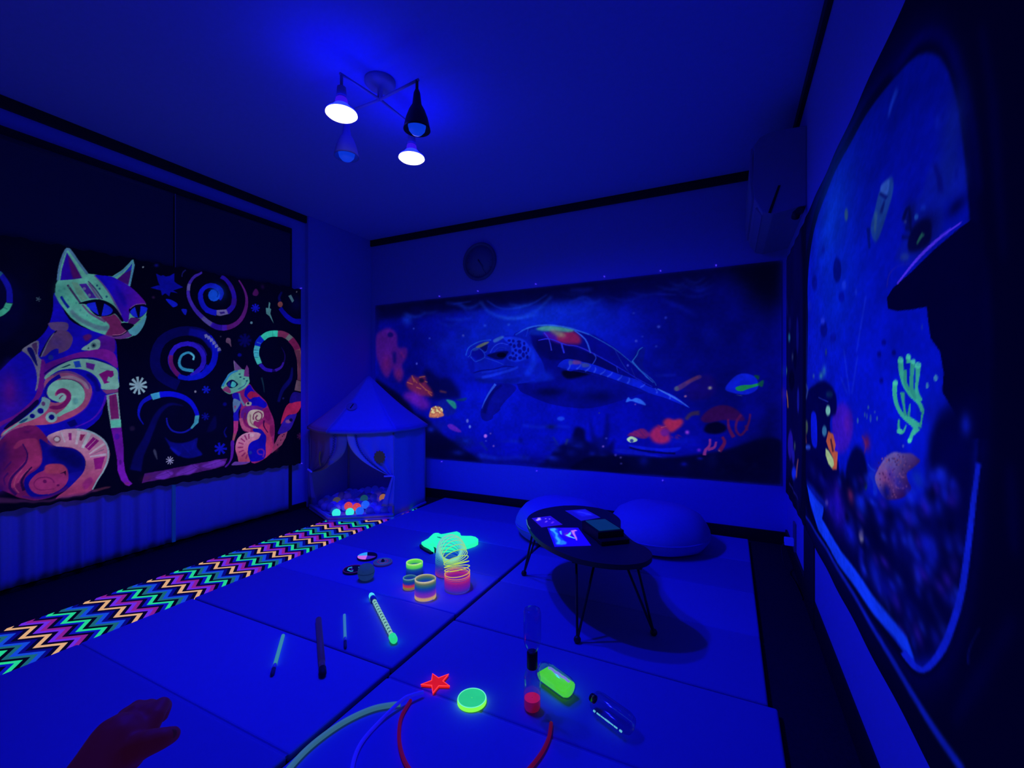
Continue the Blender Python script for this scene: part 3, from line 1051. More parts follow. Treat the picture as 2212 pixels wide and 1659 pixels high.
# arched spring standing on both ends
A = Vector((-1.195, 1.845, .004))
B = Vector((-1.335, 1.965, .004))
coil.side = (B - A).cross(Vector((0, 0, 1))).normalized()
HS = .072
Rr = (B - A).length / 2
def arch(t):
    # 0..0.3 front stack, 0.3..0.7 bow, 0.7..1 rear stack
    d = (B - A).normalized()
    if t < .3:
        return A + Vector((0, 0, HS * t / .3)), Vector((0, 0, 1))
    if t > .7:
        return B + Vector((0, 0, HS * (1 - t) / .3)), Vector((0, 0, -1))
    a = (t - .3) / .4 * PI
    c_ = (A + B) / 2 + Vector((0, 0, HS)) - d * Rr * math.cos(a) + Vector((0, 0, Rr * math.sin(a)))
    return c_, d * math.sin(a) + Vector((0, 0, math.cos(a)))
coil('coil_spring', arch, .061, .0022, [(0, 0), (.22, 12), (.30, 14.5), (.62, 27), (.70, 31), (1, 44)],
     [(0, (40, 60, 190)), (.03, (80, 40, 200)), (.08, (115, 28, 195)), (.16, (150, 28, 165)), (.22, (200, 45, 140)), (.26, (250, 110, 110)), (.30, (250, 190, 100)), (.34, (225, 255, 80)), (.40, (190, 255, 110)), (.47, (170, 255, 190)), (.54, (150, 250, 210)), (.60, (120, 225, 235)), (.68, (60, 160, 190)), (.78, (30, 70, 190)), (.88, (80, 50, 200)), (1, (170, 50, 150))],
     'tall neon rainbow spring bent in an arch beside the green toy', gain=.80)
def upright(x, y, h):
    return lambda t: (Vector((x, y, .004 + h * t)), Vector((0, 0, 1)))
coil.side = Vector((1, 0, 0))
coil('coil_spring', upright(-1.279, 1.702, .088), .047, .0030, [(0, 0), (1, 21)],
     [(0, (215, 190, 120)), (.16, (230, 170, 140)), (.22, (150, 60, 190)), (.40, (110, 45, 210)), (.55, (40, 55, 200)), (.66, (20, 80, 180)), (.78, (50, 110, 130)), (.90, (120, 130, 105)), (.96, (190, 190, 145)), (1, (235, 225, 180))],
     'largest closed rainbow spring with a cream rim, nearest of the four springs', gain=.8)
coil('coil_spring', upright(-1.405, 1.745, .052), .031, .0027, [(0, 0), (1, 14)],
     [(0, (130, 130, 60)), (.2, (170, 130, 70)), (.30, (225, 60, 90)), (.45, (190, 50, 110)), (.58, (30, 50, 190)), (.75, (15, 70, 160)), (.92, (40, 110, 140)), (1, (130, 185, 190))],
     'smallest closed rainbow spring with a red band beside the cream-rimmed one', gain=.8)
coil('coil_spring', upright(-1.492, 1.892, .060), .041, .0030, [(0, 0), (1, 14)],
     [(0, (10, 30, 120)), (.35, (10, 50, 160)), (.55, (20, 90, 140)), (.66, (80, 200, 90)), (.88, (110, 230, 80)), (1, (205, 255, 140))],
     'closed rainbow spring with a bright lime rim, farthest from the wand')

# ------------------------------------------------------------------ painted discs and teal ball
def sector_disc(x, y, r, label, sectors, rot, rim, tilt=0, name='painted_disc', rings=None):
    t = thing(name, label, 'disc toy', (x, y, 0), 0, 'painted discs')
    lathe('plate', [(.001, .001), (r * .6, .001), (r, .006), (r, .011), (r * .97, .012), (.001, .0125)], rim, t, 40)
    if sectors:
        for a0, a1, m_ in sectors:
            if (a1 - a0) < 200:
                n = max(3, int((a1 - a0) / 8))
                pts = [(0, 0)] if (a1 - a0) > 0 else []
                arc = [(r * .95 * math.cos(R(a0 + rot + (a1 - a0) * i / n)), r * .95 * math.sin(R(a0 + rot + (a1 - a0) * i / n))) for i in range(n + 1)]
                prism('painted_sector', pts + arc, .0122, .0140, m_, t)
    if rings:
        for rr, m_ in rings:
            tube('painted_ring', [(rr * math.cos(a), rr * math.sin(a), .0128) for a in np.linspace(0, 2 * PI, 36, endpoint=False)], .0016, m_, t, 6, closed=True)
    return t
M_ink = mat('ink_dark', (.02, .02, .03), .6)
M_cyanp = mat('paint_cyan', (.1, .5, .6), .6, glow=rgb(45, 170, 235), gs=.9)
M_pinkp = mat('paint_pink', (.6, .3, .5), .6, glow=rgb(210, 110, 215), gs=.9)
M_violp = mat('paint_violet', (.3, .15, .5), .6, glow=rgb(70, 30, 190), gs=.7)
M_tealp = mat('paint_teal', (.1, .3, .4), .6, glow=rgb(25, 70, 150), gs=.8)
sector_disc(-1.872, 1.945, .056, 'painted disc with cyan, black and pink wedges, farthest of the three discs', [(0, 118, M_ink), (118, 195, M_cyanp), (195, 290, M_pinkp), (290, 360, M_violp)], 15, M_ink)
d2 = sector_disc(-1.735, 1.922, .052, 'dull violet disc with fine rings and a raised hub, right of the three', None, 0, mat('disc_violet', (.15, .1, .2), .5, glow=rgb(42, 30, 120), gs=.7),
                 rings=[(.048, M_tealp), (.038, M_tealp), (.028, mat('paint_mauve', (.3, .15, .3), .6, glow=rgb(110, 50, 130), gs=.7)), (.018, M_tealp)])
lathe('hub', [(.001, .012), (.010, .012), (.008, .020), (.004, .026), (.001, .027)], M_ink, d2, 16)
d3 = sector_disc(-1.806, 1.775, .054, 'dark disc with cyan scribbled lines, half hidden by the teal ball', None, 0, M_ink,
                 rings=[(.051, mat('paint_plum', (.2, .05, .2), .6, glow=rgb(70, 20, 110), gs=.7))])
tube('painted_line', [(-.022, .012, .0135), (-.030, -.006, .0135), (-.015, -.026, .0135), (.012, -.030, .0135), (.02, -.022, .0135)], .0022, M_cyanp, d3, 6)
tube('painted_line', [(-.012, .004, .0135), (-.006, -.010, .0135), (.012, -.012, .0135)], .0018, M_violp, d3, 6)
tube('painted_line', [(.012, .026, .0135), (.030, .020, .0135), (.036, .008, .0135)], .0024, M_cyanp, d3, 6)
bl = thing('textured_ball', 'dull teal textured squat ball in front of the painted discs', 'ball', (-1.665, 1.722, 0))
prof = []
for k in range(25):
    a = PI * k / 24
    sx, sz = math.sin(a), -math.cos(a)
    prof.append((max(.041 * (abs(sx) ** .72), .0005), .041 + .040 * math.copysign(abs(sz) ** .85, sz) + .001))
bm = bmesh.new()
add_lathe(bm, prof, 40)
for v in bm.verts:
    a = math.atan2(v.co.y, v.co.x)
    q = 1 + .018 * math.sin(a * 14 + v.co.z * 260) * (1 if v.co.z > .006 else 0)
    v.co.x *= q
    v.co.y *= q
finish(bm, 'shell', mat('ball_teal', (.12, .2, .22), .7, glow=rgb(22, 50, 100), gs=.75, var=.15, scale=60), bl, True)
lathe('seam_band', [(.0425, .040), (.0432, .042), (.0425, .044)], mat('ball_teal_dark', (.08, .14, .16), .7, glow=rgb(14, 36, 84), gs=.6), bl, 40, cap0=False, cap1=False)

# ------------------------------------------------------------------ glowing green animal toy
M_neon = mat('neon_green_plush', (.2, .6, .4), .9, .05, .03, 60, glow=rgb(38, 252, 178), gs=1.0)
toy_o = [(-1.707, 2.232), (-1.697, 2.261), (-1.698, 2.298), (-1.719, 2.345), (-1.733, 2.385), (-1.729, 2.407), (-1.709, 2.417), (-1.678, 2.391), (-1.658, 2.415), (-1.646, 2.454), (-1.619, 2.495), (-1.583, 2.478), (-1.560, 2.449), (-1.546, 2.423), (-1.519, 2.445), (-1.487, 2.461), (-1.451, 2.456), (-1.420, 2.433), (-1.404, 2.403), (-1.403, 2.367), (-1.419, 2.319), (-1.442, 2.284), (-1.486, 2.229), (-1.524, 2.193), (-1.535, 2.177), (-1.554, 2.179), (-1.597, 2.220), (-1.662, 2.284), (-1.667, 2.282), (-1.630, 2.239), (-1.567, 2.172), (-1.571, 2.159), (-1.619, 2.187), (-1.671, 2.207)]
TY = Vector((-1.57, 2.32, 0))
toy = thing('animal_toy', 'glowing neon green flat animal-shaped toy on the mat behind the arched spring', 'soft toy', TY)
prism('body', [(x - TY.x, y - TY.y) for x, y in toy_o], .002, .028, M_neon, toy, .006)
prism('underside_shadow', [(x - TY.x, y - TY.y) for x, y in [(-1.716, 2.224), (-1.70, 2.245), (-1.66, 2.21), (-1.60, 2.178), (-1.566, 2.163), (-1.578, 2.145), (-1.63, 2.165), (-1.69, 2.195)]], .001, .012, M_ink, toy, .003)  # dark slab put in as the toy's shadow along its lower left
prism('mouth_slit', [(x - TY.x, y - TY.y) for x, y in [(-1.668, 2.285), (-1.660, 2.287), (-1.598, 2.222), (-1.556, 2.180), (-1.566, 2.171), (-1.632, 2.240)]], .003, .020, mat('slit_dark_green', (.02, .05, .03), .8), toy)
prism('eye', [(x - TY.x, y - TY.y) for x, y in [(-1.672, 2.345), (-1.652, 2.349), (-1.628, 2.338), (-1.640, 2.333), (-1.660, 2.336)]], .0275, .0292, mat('eye_green', (.05, .3, .2), .8, glow=rgb(15, 130, 110), gs=.8), toy)

# ------------------------------------------------------------------ pens, wand
def along(name, p0, p1, prof, m_, parent, n=16, cap0=True, cap1=True):
    """lathe whose axis runs from p0 to p1; prof = [(r, s)] with s 0..1 along the axis"""
    p0, p1 = Vector(p0), Vector(p1)
    d = p1 - p0
    L = d.length
    q = d.to_track_quat('Z', 'Y').to_matrix().to_4x4()
    M4 = Matrix.Translation(p0) @ q
    return lathe(name, [(r, s * L) for r, s in prof], m_, parent, n, M4, cap0, cap1)
def pen(a, b, r, label, m_body, m_cap, split, m_gap=None, cat='pen', name='marker_pen', group='pens on the mat'):
    o = Vector(((a[0] + b[0]) / 2, (a[1] + b[1]) / 2, 0))
    t = thing(name, label, cat, o, 0, group)
    A_ = Vector((a[0] - o.x, a[1] - o.y, r))
    B_ = Vector((b[0] - o.x, b[1] - o.y, r))
    P_ = A_.lerp(B_, split)
    Q_ = A_.lerp(B_, min(split + .10, .97))
    along('barrel', A_, P_, [(r * .6, 0), (r, .02), (r, 1)], m_body, t)
    along('grip', P_, Q_, [(r * .9, 0), (r * .9, 1)], m_gap or m_body, t)
    along('cap', Q_, B_, [(r * 1.08, 0), (r * 1.08, .75), (r * .55, 1)], m_cap, t)
    return t
M_greenpen = mat('pen_green', (.2, .5, .4), .5, glow=rgb(62, 150, 155), gs=.75)
M_tealpen = mat('pen_teal', (.2, .5, .5), .5, glow=rgb(60, 135, 180), gs=.7)
M_plum = mat('pen_plum', (.14, .12, .16), .5, glow=rgb(30, 22, 105), gs=.5)
M_clearblue = mat('pen_clear', (.6, .55, .6), .4)
pen((-1.588, 1.194), (-1.403, 1.012), .0065, 'thin glowing green pen, leftmost of the three pens', M_greenpen, mat('cap_navy', (.08, .07, .1), .5), .76, M_clearblue)
pen((-1.557, 1.336), (-1.240, 1.082), .0115, 'thick dark plum marker between the two thin pens', M_plum, M_ink, .80, M_plum)
pen((-1.494, 1.417), (-1.300, 1.238), .0055, 'thin teal pen between the thick marker and the striped wand', M_tealpen, mat('cap_navy'), .72, M_clearblue)
wa, wb_ = Vector((-1.510, 1.592, .0155)), Vector((-1.152, 1.341, .0155))
wo = Vector(((wa.x + wb_.x) / 2, (wa.y + wb_.y) / 2, 0))
wd = thing('striped_wand', 'clear tube wand holding a glowing green striped coil with round ends', 'wand', wo)
wa -= wo
wb_ -= wo
along('clear_tube', wa.lerp(wb_, .03), wb_.lerp(wa, .04), [(.0105, 0), (.0105, 1)], clear_mat('clear_plastic'), wd, 16, False, False)
along('end_cap', wa, wa.lerp(wb_, .09), [(.003, 0), (.010, .12), (.013, .4), (.013, 1)], mat('cap_cyan', (.3, .5, .5), .4, glow=rgb(80, 225, 240), gs=.9), wd)
along('inner_cap', wa.lerp(wb_, .09), wa.lerp(wb_, .15), [(.0125, 0), (.0125, 1)], mat('cap_blue', (.1, .1, .4), .4), wd)
along('end_cap', wb_, wb_.lerp(wa, .085), [(.004, 0), (.012, .1), (.0145, .35), (.0145, 1)], mat('cap_green', (.2, .5, .3), .4, glow=rgb(40, 225, 130), gs=.9), wd)
M_stripe = mat('coil_pale_green', (.4, .6, .5), .5, glow=rgb(160, 232, 195), gs=.85)
M_stripe2 = mat('coil_green', (.2, .5, .3), .5, glow=rgb(20, 95, 55), gs=.5)
NS = 13
for k in range(NS):
    a0, a1 = .17 + .745 * k / NS, .17 + .745 * (k + .58) / NS
    a2 = .17 + .745 * (k + 1) / NS
    along('coil_stripe', wa.lerp(wb_, a0), wa.lerp(wb_, a1), [(.0080, 0), (.0095, .3), (.0095, .7), (.0080, 1)], M_stripe, wd, 12)
    along('coil_gap', wa.lerp(wb_, a1), wa.lerp(wb_, a2), [(.0062, 0), (.0062, 1)], M_stripe2, wd, 12)

# ------------------------------------------------------------------ star and disc
sc_ = Vector((-.876, 1.226, 0))
st = []
tips = [(-.914, 1.256), (-.863, 1.278), (-.826, 1.229), (-.856, 1.178), (-.915, 1.194)]
for i in range(5):
    a = Vector(tips[i]) - sc_.xy
    b = Vector(tips[(i + 1) % 5]) - sc_.xy
    st.append(tuple(a))
    st.append(tuple((a + b) * .5 * .50))
star = thing('acrylic_star', 'glowing red five-pointed star lying on the mat', 'star', sc_)
M_redglow = mat('acrylic_red', (.5, .04, .0), .35, .4, glow=rgb(210, 20, 10), gs=1.0)
M_rededge = mat('acrylic_red_edge', (.6, .06, .02), .3, .4, glow=rgb(255, 60, 60), gs=1.2)
prism('star_plate', st, .001, .0085, M_redglow, star)
tube('bright_edge', [(x, y, .0085) for x, y in st], .0017, M_rededge, star, 6, closed=True)
pk = thing('acrylic_disc', 'thick glowing green disc with a lime edge beside the red star', 'disc', (-.728, 1.208, 0))
M_disc = mat('acrylic_green', (.1, .5, .15), .35, .4, glow=rgb(40, 200, 120), gs=1.0)
M_lime = mat('acrylic_lime_edge', (.3, .6, .1), .3, .4, glow=rgb(120, 255, 60), gs=1.25)
lathe('face', [(.001, .0135), (.043, .0135)], M_disc, pk, 48, cap0=False, cap1=False)
lathe('rim', [(.043, .0135), (.0455, .012), (.046, .006), (.0455, .001), (.001, .001)], M_lime, pk, 48, cap0=False)
tube('rim_highlight', [(.0435 * math.cos(a), .0435 * math.sin(a), .0135) for a in np.linspace(0, 2 * PI, 48, endpoint=False)], .0014, mat('rim_mint', (.4, .7, .5), .3, glow=rgb(110, 245, 190), gs=1.0), pk, 6, closed=True)

# ------------------------------------------------------------------ clear bottles
M_clear = clear_mat('clear_bottle', (.86, .84, .90), .03)
tw = thing('twin_bottle', 'tall clear twin bottle with black joiner and red liquid, standing on the mat', 'bottle', (-.545, 1.262, 0))
lathe('lower_bottle', [(.001, .002), (.022, .002), (.026, .006), (.026, .098), (.022, .115), (.0135, .128), (.0135, .135)], M_clear, tw, 32, cap1=False)
lathe('red_liquid', [(.001, .004), (.0215, .004), (.0245, .010), (.0245, .036)], mat('liquid_red', (.5, .04, .06), .4, .4, glow=rgb(120, 8, 46), gs=.7), tw, 32, cap1=False)
lathe('liquid_surface', [(.0245, .0362), (.001, .0366)], mat('liquid_red_lit', (.5, .04, .06), .4, .4, glow=rgb(195, 22, 72), gs=.8), tw, 32, cap0=False, cap1=False)  # brighter copy of the red liquid, so its top looks lit
lathe('joiner', [(.0155, .128), (.0165, .130), (.0165, .176), (.0155, .178)], mat('joiner_black', (.01, .01, .01), .5), tw, 28)
lathe('upper_bottle', [(.0135, .171), (.0135, .180), (.022, .193), (.027, .212), (.027, .298), (.024, .308), (.012, .306), (.001, .304)], M_clear, tw, 32, cap0=False)
def lying_bottle(p0, p1, r, label, fill=None, cap=None, strip=None):
    o = Vector(((p0[0] + p1[0]) / 2, (p0[1] + p1[1]) / 2, 0))
    t = thing('clear_bottle', label, 'bottle', o, 0, 'clear bottles lying on the mat')
    A_ = Vector((p0[0] - o.x, p0[1] - o.y, r + .001))
    B_ = Vector((p1[0] - o.x, p1[1] - o.y, r + .001))
    along('shell', A_, B_, [(r * .55, 0), (r * .9, .05), (r, .16), (r, .84), (r * .82, .96), (r * .4, 1)], M_clear, t, 28)
    return t, A_, B_
b2, A_, B_ = lying_bottle((-.575, 1.402), (-.446, 1.345), .033, 'clear bottle lying half full of glowing lime green liquid')
# liquid pooled in the lower half of the lying bottle
d = (B_ - A_)
L = d.length
dn = d.normalized()
sd = dn.cross(Vector((0, 0, 1)))
bm = bmesh.new()
rings = []
for s_ in np.linspace(.08, .93, 14):
    rr = .031 * min(1, (.35 + s_ * 6), (.45 + (1 - s_) * 6))
    ring = []
    for a in np.linspace(R(178), R(362), 14):
        ring.append(bm.verts.new(A_ + d * s_ + sd * rr * math.cos(a) + Vector((0, 0, rr * math.sin(a) + .004))))
    rings.append(ring)
for i in range(13):
    for j in range(13):
        bm.faces.new((rings[i][j], rings[i][j + 1], rings[i + 1][j + 1], rings[i + 1][j]))
    bm.faces.new((rings[i][13], rings[i][0], rings[i + 1][0], rings[i + 1][13]))
bm.faces.new(rings[0])
bm.faces.new(rings[-1][::-1])
finish(bm, 'lime_liquid', mat('liquid_lime', (.2, .5, .05), .5, .3, var=.1, scale=60, glow=rgb(78, 225, 42), gs=1.0), b2)
tube('liquid_foam', [A_ + d * s_ + sd * -.020 + Vector((0, 0, .008 + .002 * math.sin(s_ * 31))) for s_ in np.linspace(.14, .80, 16)], .0045, mat('foam_lilac', (.6, .6, .7), .6, glow=rgb(140, 140, 245), gs=.8), b2, 7)
b3, A_, B_ = lying_bottle((-.374, 1.346), (-.246, 1.284), .030, 'clear empty bottle lying on the mat with a dark cap, part shadow, and glowing cyan print')
d = B_ - A_
dn = d.normalized()
sd = dn.cross(Vector((0, 0, 1)))
along('cap', A_ - dn * .012, A_ + dn * .003, [(.011, 0), (.012, .1), (.012, 1)], mat('joiner_black', (.01, .01, .01), .5), b3, 20)  # dark end piece, partly standing in for the lime bottle's soft shadow
for a0, a1, q in ((.16, .20, .0030), (.25, .34, .0022), (.36, .46, .0018), (.47, .58, .0024), (.59, .68, .0018), (.70, .78, .0022), (.84, .89, .0030)):
    tube('print_mark', [A_ + d * a0 + sd * .0285 + Vector((0, 0, -.0095)), A_ + d * a1 + sd * .0285 + Vector((0, 0, -.0095))], q, mat('print_cyan', (.3, .5, .5), .5, glow=rgb(95, 190, 215), gs=.85), b3, 6)

# ------------------------------------------------------------------ glow tubes in the foreground
def glow_tube(pts, r, m_, label):
    o = Vector((pts[0][0], pts[0][1], 0))
    q = catmull([(x - o.x, y - o.y, z) for x, y, z in pts], 8)
    t = tube('glow_tube', q, r, m_, None, 12)
    t.location = o
    return tag(t, label, 'glow tube', 'bendy tubes in the foreground')
glow_tube([(-.917, 1.094, .0085), (-.975, 1.046, .0085), (-1.012, .978, .0085), (-1.029, .901, .0085), (-1.028, .82, .0085), (-1.00, .72, .0085), (-.95, .64, .0085)], .0075,
          mat('tube_green', (.3, .45, .4), .5, glow=rgb(60, 120, 140), gs=.6), 'bent sea-green tube on the mat, outermost of the three tubes')
glow_tube([(-.880, 1.160, .0150), (-.898, 1.128, .0200), (-.913, 1.096, .0200), (-.926, 1.01, .0062), (-.915, .925, .0065), (-.875, .855, .0065), (-.81, .79, .0065)], .0055,
          mat('tube_blue', (.9, .9, 1.6), .4, glow=rgb(25, 20, 225), gs=.5), 'thin blue tube on the mat between the sea-green and red tubes')
glow_tube([(-.900, 1.122, .0065), (-.882, 1.058, .0065), (-.849, 1.007, .0065), (-.806, .962, .0065), (-.752, .925, .0065), (-.68, .90, .0065), (-.60, .905, .0065), (-.53, .945, .0065), (-.478, 1.02, .0065), (-.457, 1.10, .0065), (-.456, 1.17, .0065), (-.470, 1.228, .0065)], .0052,
          mat('tube_red', (.4, .06, .08), .5, glow=rgb(112, 5, 46), gs=.5), 'dark red tube curved in a wide open ring on the mat')

# ------------------------------------------------------------------ push pins round the tapestries
M_pin = mat('pin_clear_white', (.7, .68, .7), .4, glow=rgb(75, 50, 255), gs=.8)
def pin(p, axis, label):
    v = Vector(axis)
    o = along('push_pin', (0, 0, 0), v * .016, [(.0045, 0), (.0045, .15), (.0028, .35), (.0028, .7), (.0052, .9), (.004, 1)], M_pin, None, 10)
    o.location = p
    tag(o, label, 'push pin', 'push pins holding the tapestries')
for x, z in ((-2.343, 1.789), (-1.944, 1.799), (-1.404, 1.806), (-.845, 1.808), (-.441, 1.806), (-.081, 1.803)):
    pin((x, YB, z), (0, -1, 0), 'tiny pale push pin along the top edge of the turtle tapestry')
for x, z in ((-2.318, .305), (-1.396, .300), (-.426, .315)):
    pin((x, YB, z), (0, -1, 0), 'tiny pale push pin along the bottom edge of the turtle tapestry')
for y, z in ((2.552, 1.79), (2.556, .345)):
    pin((XL, y, z), (1, 0, 0), 'tiny pale push pin at a corner of the cat tapestry')

# ------------------------------------------------------------------ reaching hand at the lower left
cY, sY = math.cos(R(25.95)), math.sin(R(25.95))
def cw(a, b, h):
    """metres right / forward / up of the camera foot"""
    return Vector((cY * a - sY * b, sY * a + cY * b, h))
HB = cw(-.64, .50, .40)
def px(u, v, d):
    return cw((u - 1106) / 965 * d, d, 1 - (v - 829.5) / 965 * d)
caps = []   # (p, r) chains of spheres
def chain(ps, rs, k=10):
    for i in range(len(ps) - 1):
        for j in range(k + 1):
            t = j / k
            caps.append((ps[i].lerp(ps[i + 1], t), rs[i] + (rs[i + 1] - rs[i]) * t))
wrist = px(222, 1645, .585)
chain([px(60, 1900, .50), wrist, px(252, 1604, .605)], [.043, .033, .035], 14)
# palm: four metacarpals fanning to the knuckles
kn = [px(262, 1562, .632), px(290, 1543, .642), px(316, 1541, .645), px(334, 1548, .640)]
for k, q in enumerate(kn):
    chain([px(236 + 14 * k, 1622 + 4 * k, .60), q], [.020, .0135], 10)
# fingers: knuckle -> middle joint -> curled tip
fing = [[px(272, 1545, .650), px(283, 1553, .668), px(292, 1570, .668)],
        [px(296, 1529, .664), px(310, 1538, .682), px(316, 1560, .680)],
        [px(322, 1527, .666), px(336, 1536, .684), px(336, 1560, .680)],
        [px(349, 1523, .660), px(356, 1527, .676), px(350, 1548, .680)]]
for q, f in zip(kn, fing):
    chain([q] + f, [.0130, .0112, .0100, .0088], 8)
# thumb from the side of the palm
chain([px(284, 1622, .598), px(318, 1606, .592), px(350, 1596, .598), px(371, 1588, .612)], [.020, .0165, .0135, .0110], 10)
bm = bmesh.new()
ico = bmesh.new()
bmesh.ops.create_icosphere(ico, subdivisions=2, radius=1)
iv = [v.co.copy() for v in ico.verts]
ifc = [[v.index for v in f.verts] for f in ico.faces]
ico.free()
for c_, r_ in caps:
    vs = [bm.verts.new(c_ - HB + q * r_) for q in iv]
    for f in ifc:
        bm.faces.new([vs[i] for i in f])
me = bpy.data.meshes.new('hand_raw')
bm.to_mesh(me)
bm.free()
tmp = bpy.data.objects.new('hand_raw', me)
COL.objects.link(tmp)
md = tmp.modifiers.new('skin', 'REMESH')
md.mode = 'VOXEL'
md.voxel_size = .0032
md2 = tmp.modifiers.new('smooth', 'SMOOTH')
md2.factor = .5
md2.iterations = 6
dg = bpy.context.evaluated_depsgraph_get()
me2 = bpy.data.meshes.new_from_object(tmp.evaluated_get(dg))
bpy.data.objects.remove(tmp, do_unlink=True)
me2.materials.clear()
me2.polygons.foreach_set('use_smooth', [True] * len(me2.polygons))
M_skin = mat('skin_in_ultraviolet', (.40, .20, .10), .6, .25, .06, 60, glow=rgb(34, 3, 30), gs=.7)
person = thing('person', 'dark reddish bare forearm and loosely closed hand reaching in at lower left', 'person', HB)
new_obj('hand', me2, M_skin, person)
along('sleeve_cuff', px(95, 1840, .515) - HB, px(20, 1960, .485) - HB, [(.047, 0), (.052, .2), (.056, 1)], mat('sleeve_dark', (.03, .03, .03), .9), person, 24)
nd = (px(340, 1590, .60) - px(371, 1588, .612)).normalized()
nail = lathe('thumb_nail', [(.001, .0012), (.0045, .0010), (.0058, .0)], mat('nail', (.4, .3, .1), .4, glow=rgb(30, 8, 40), gs=.5), person, 14, cap0=False, cap1=False)
nail.location = px(371, 1586, .6025) - HB
nail.rotation_euler = Vector(cam.location - px(371, 1586, .6025)).to_track_quat('Z', 'Y').to_euler()
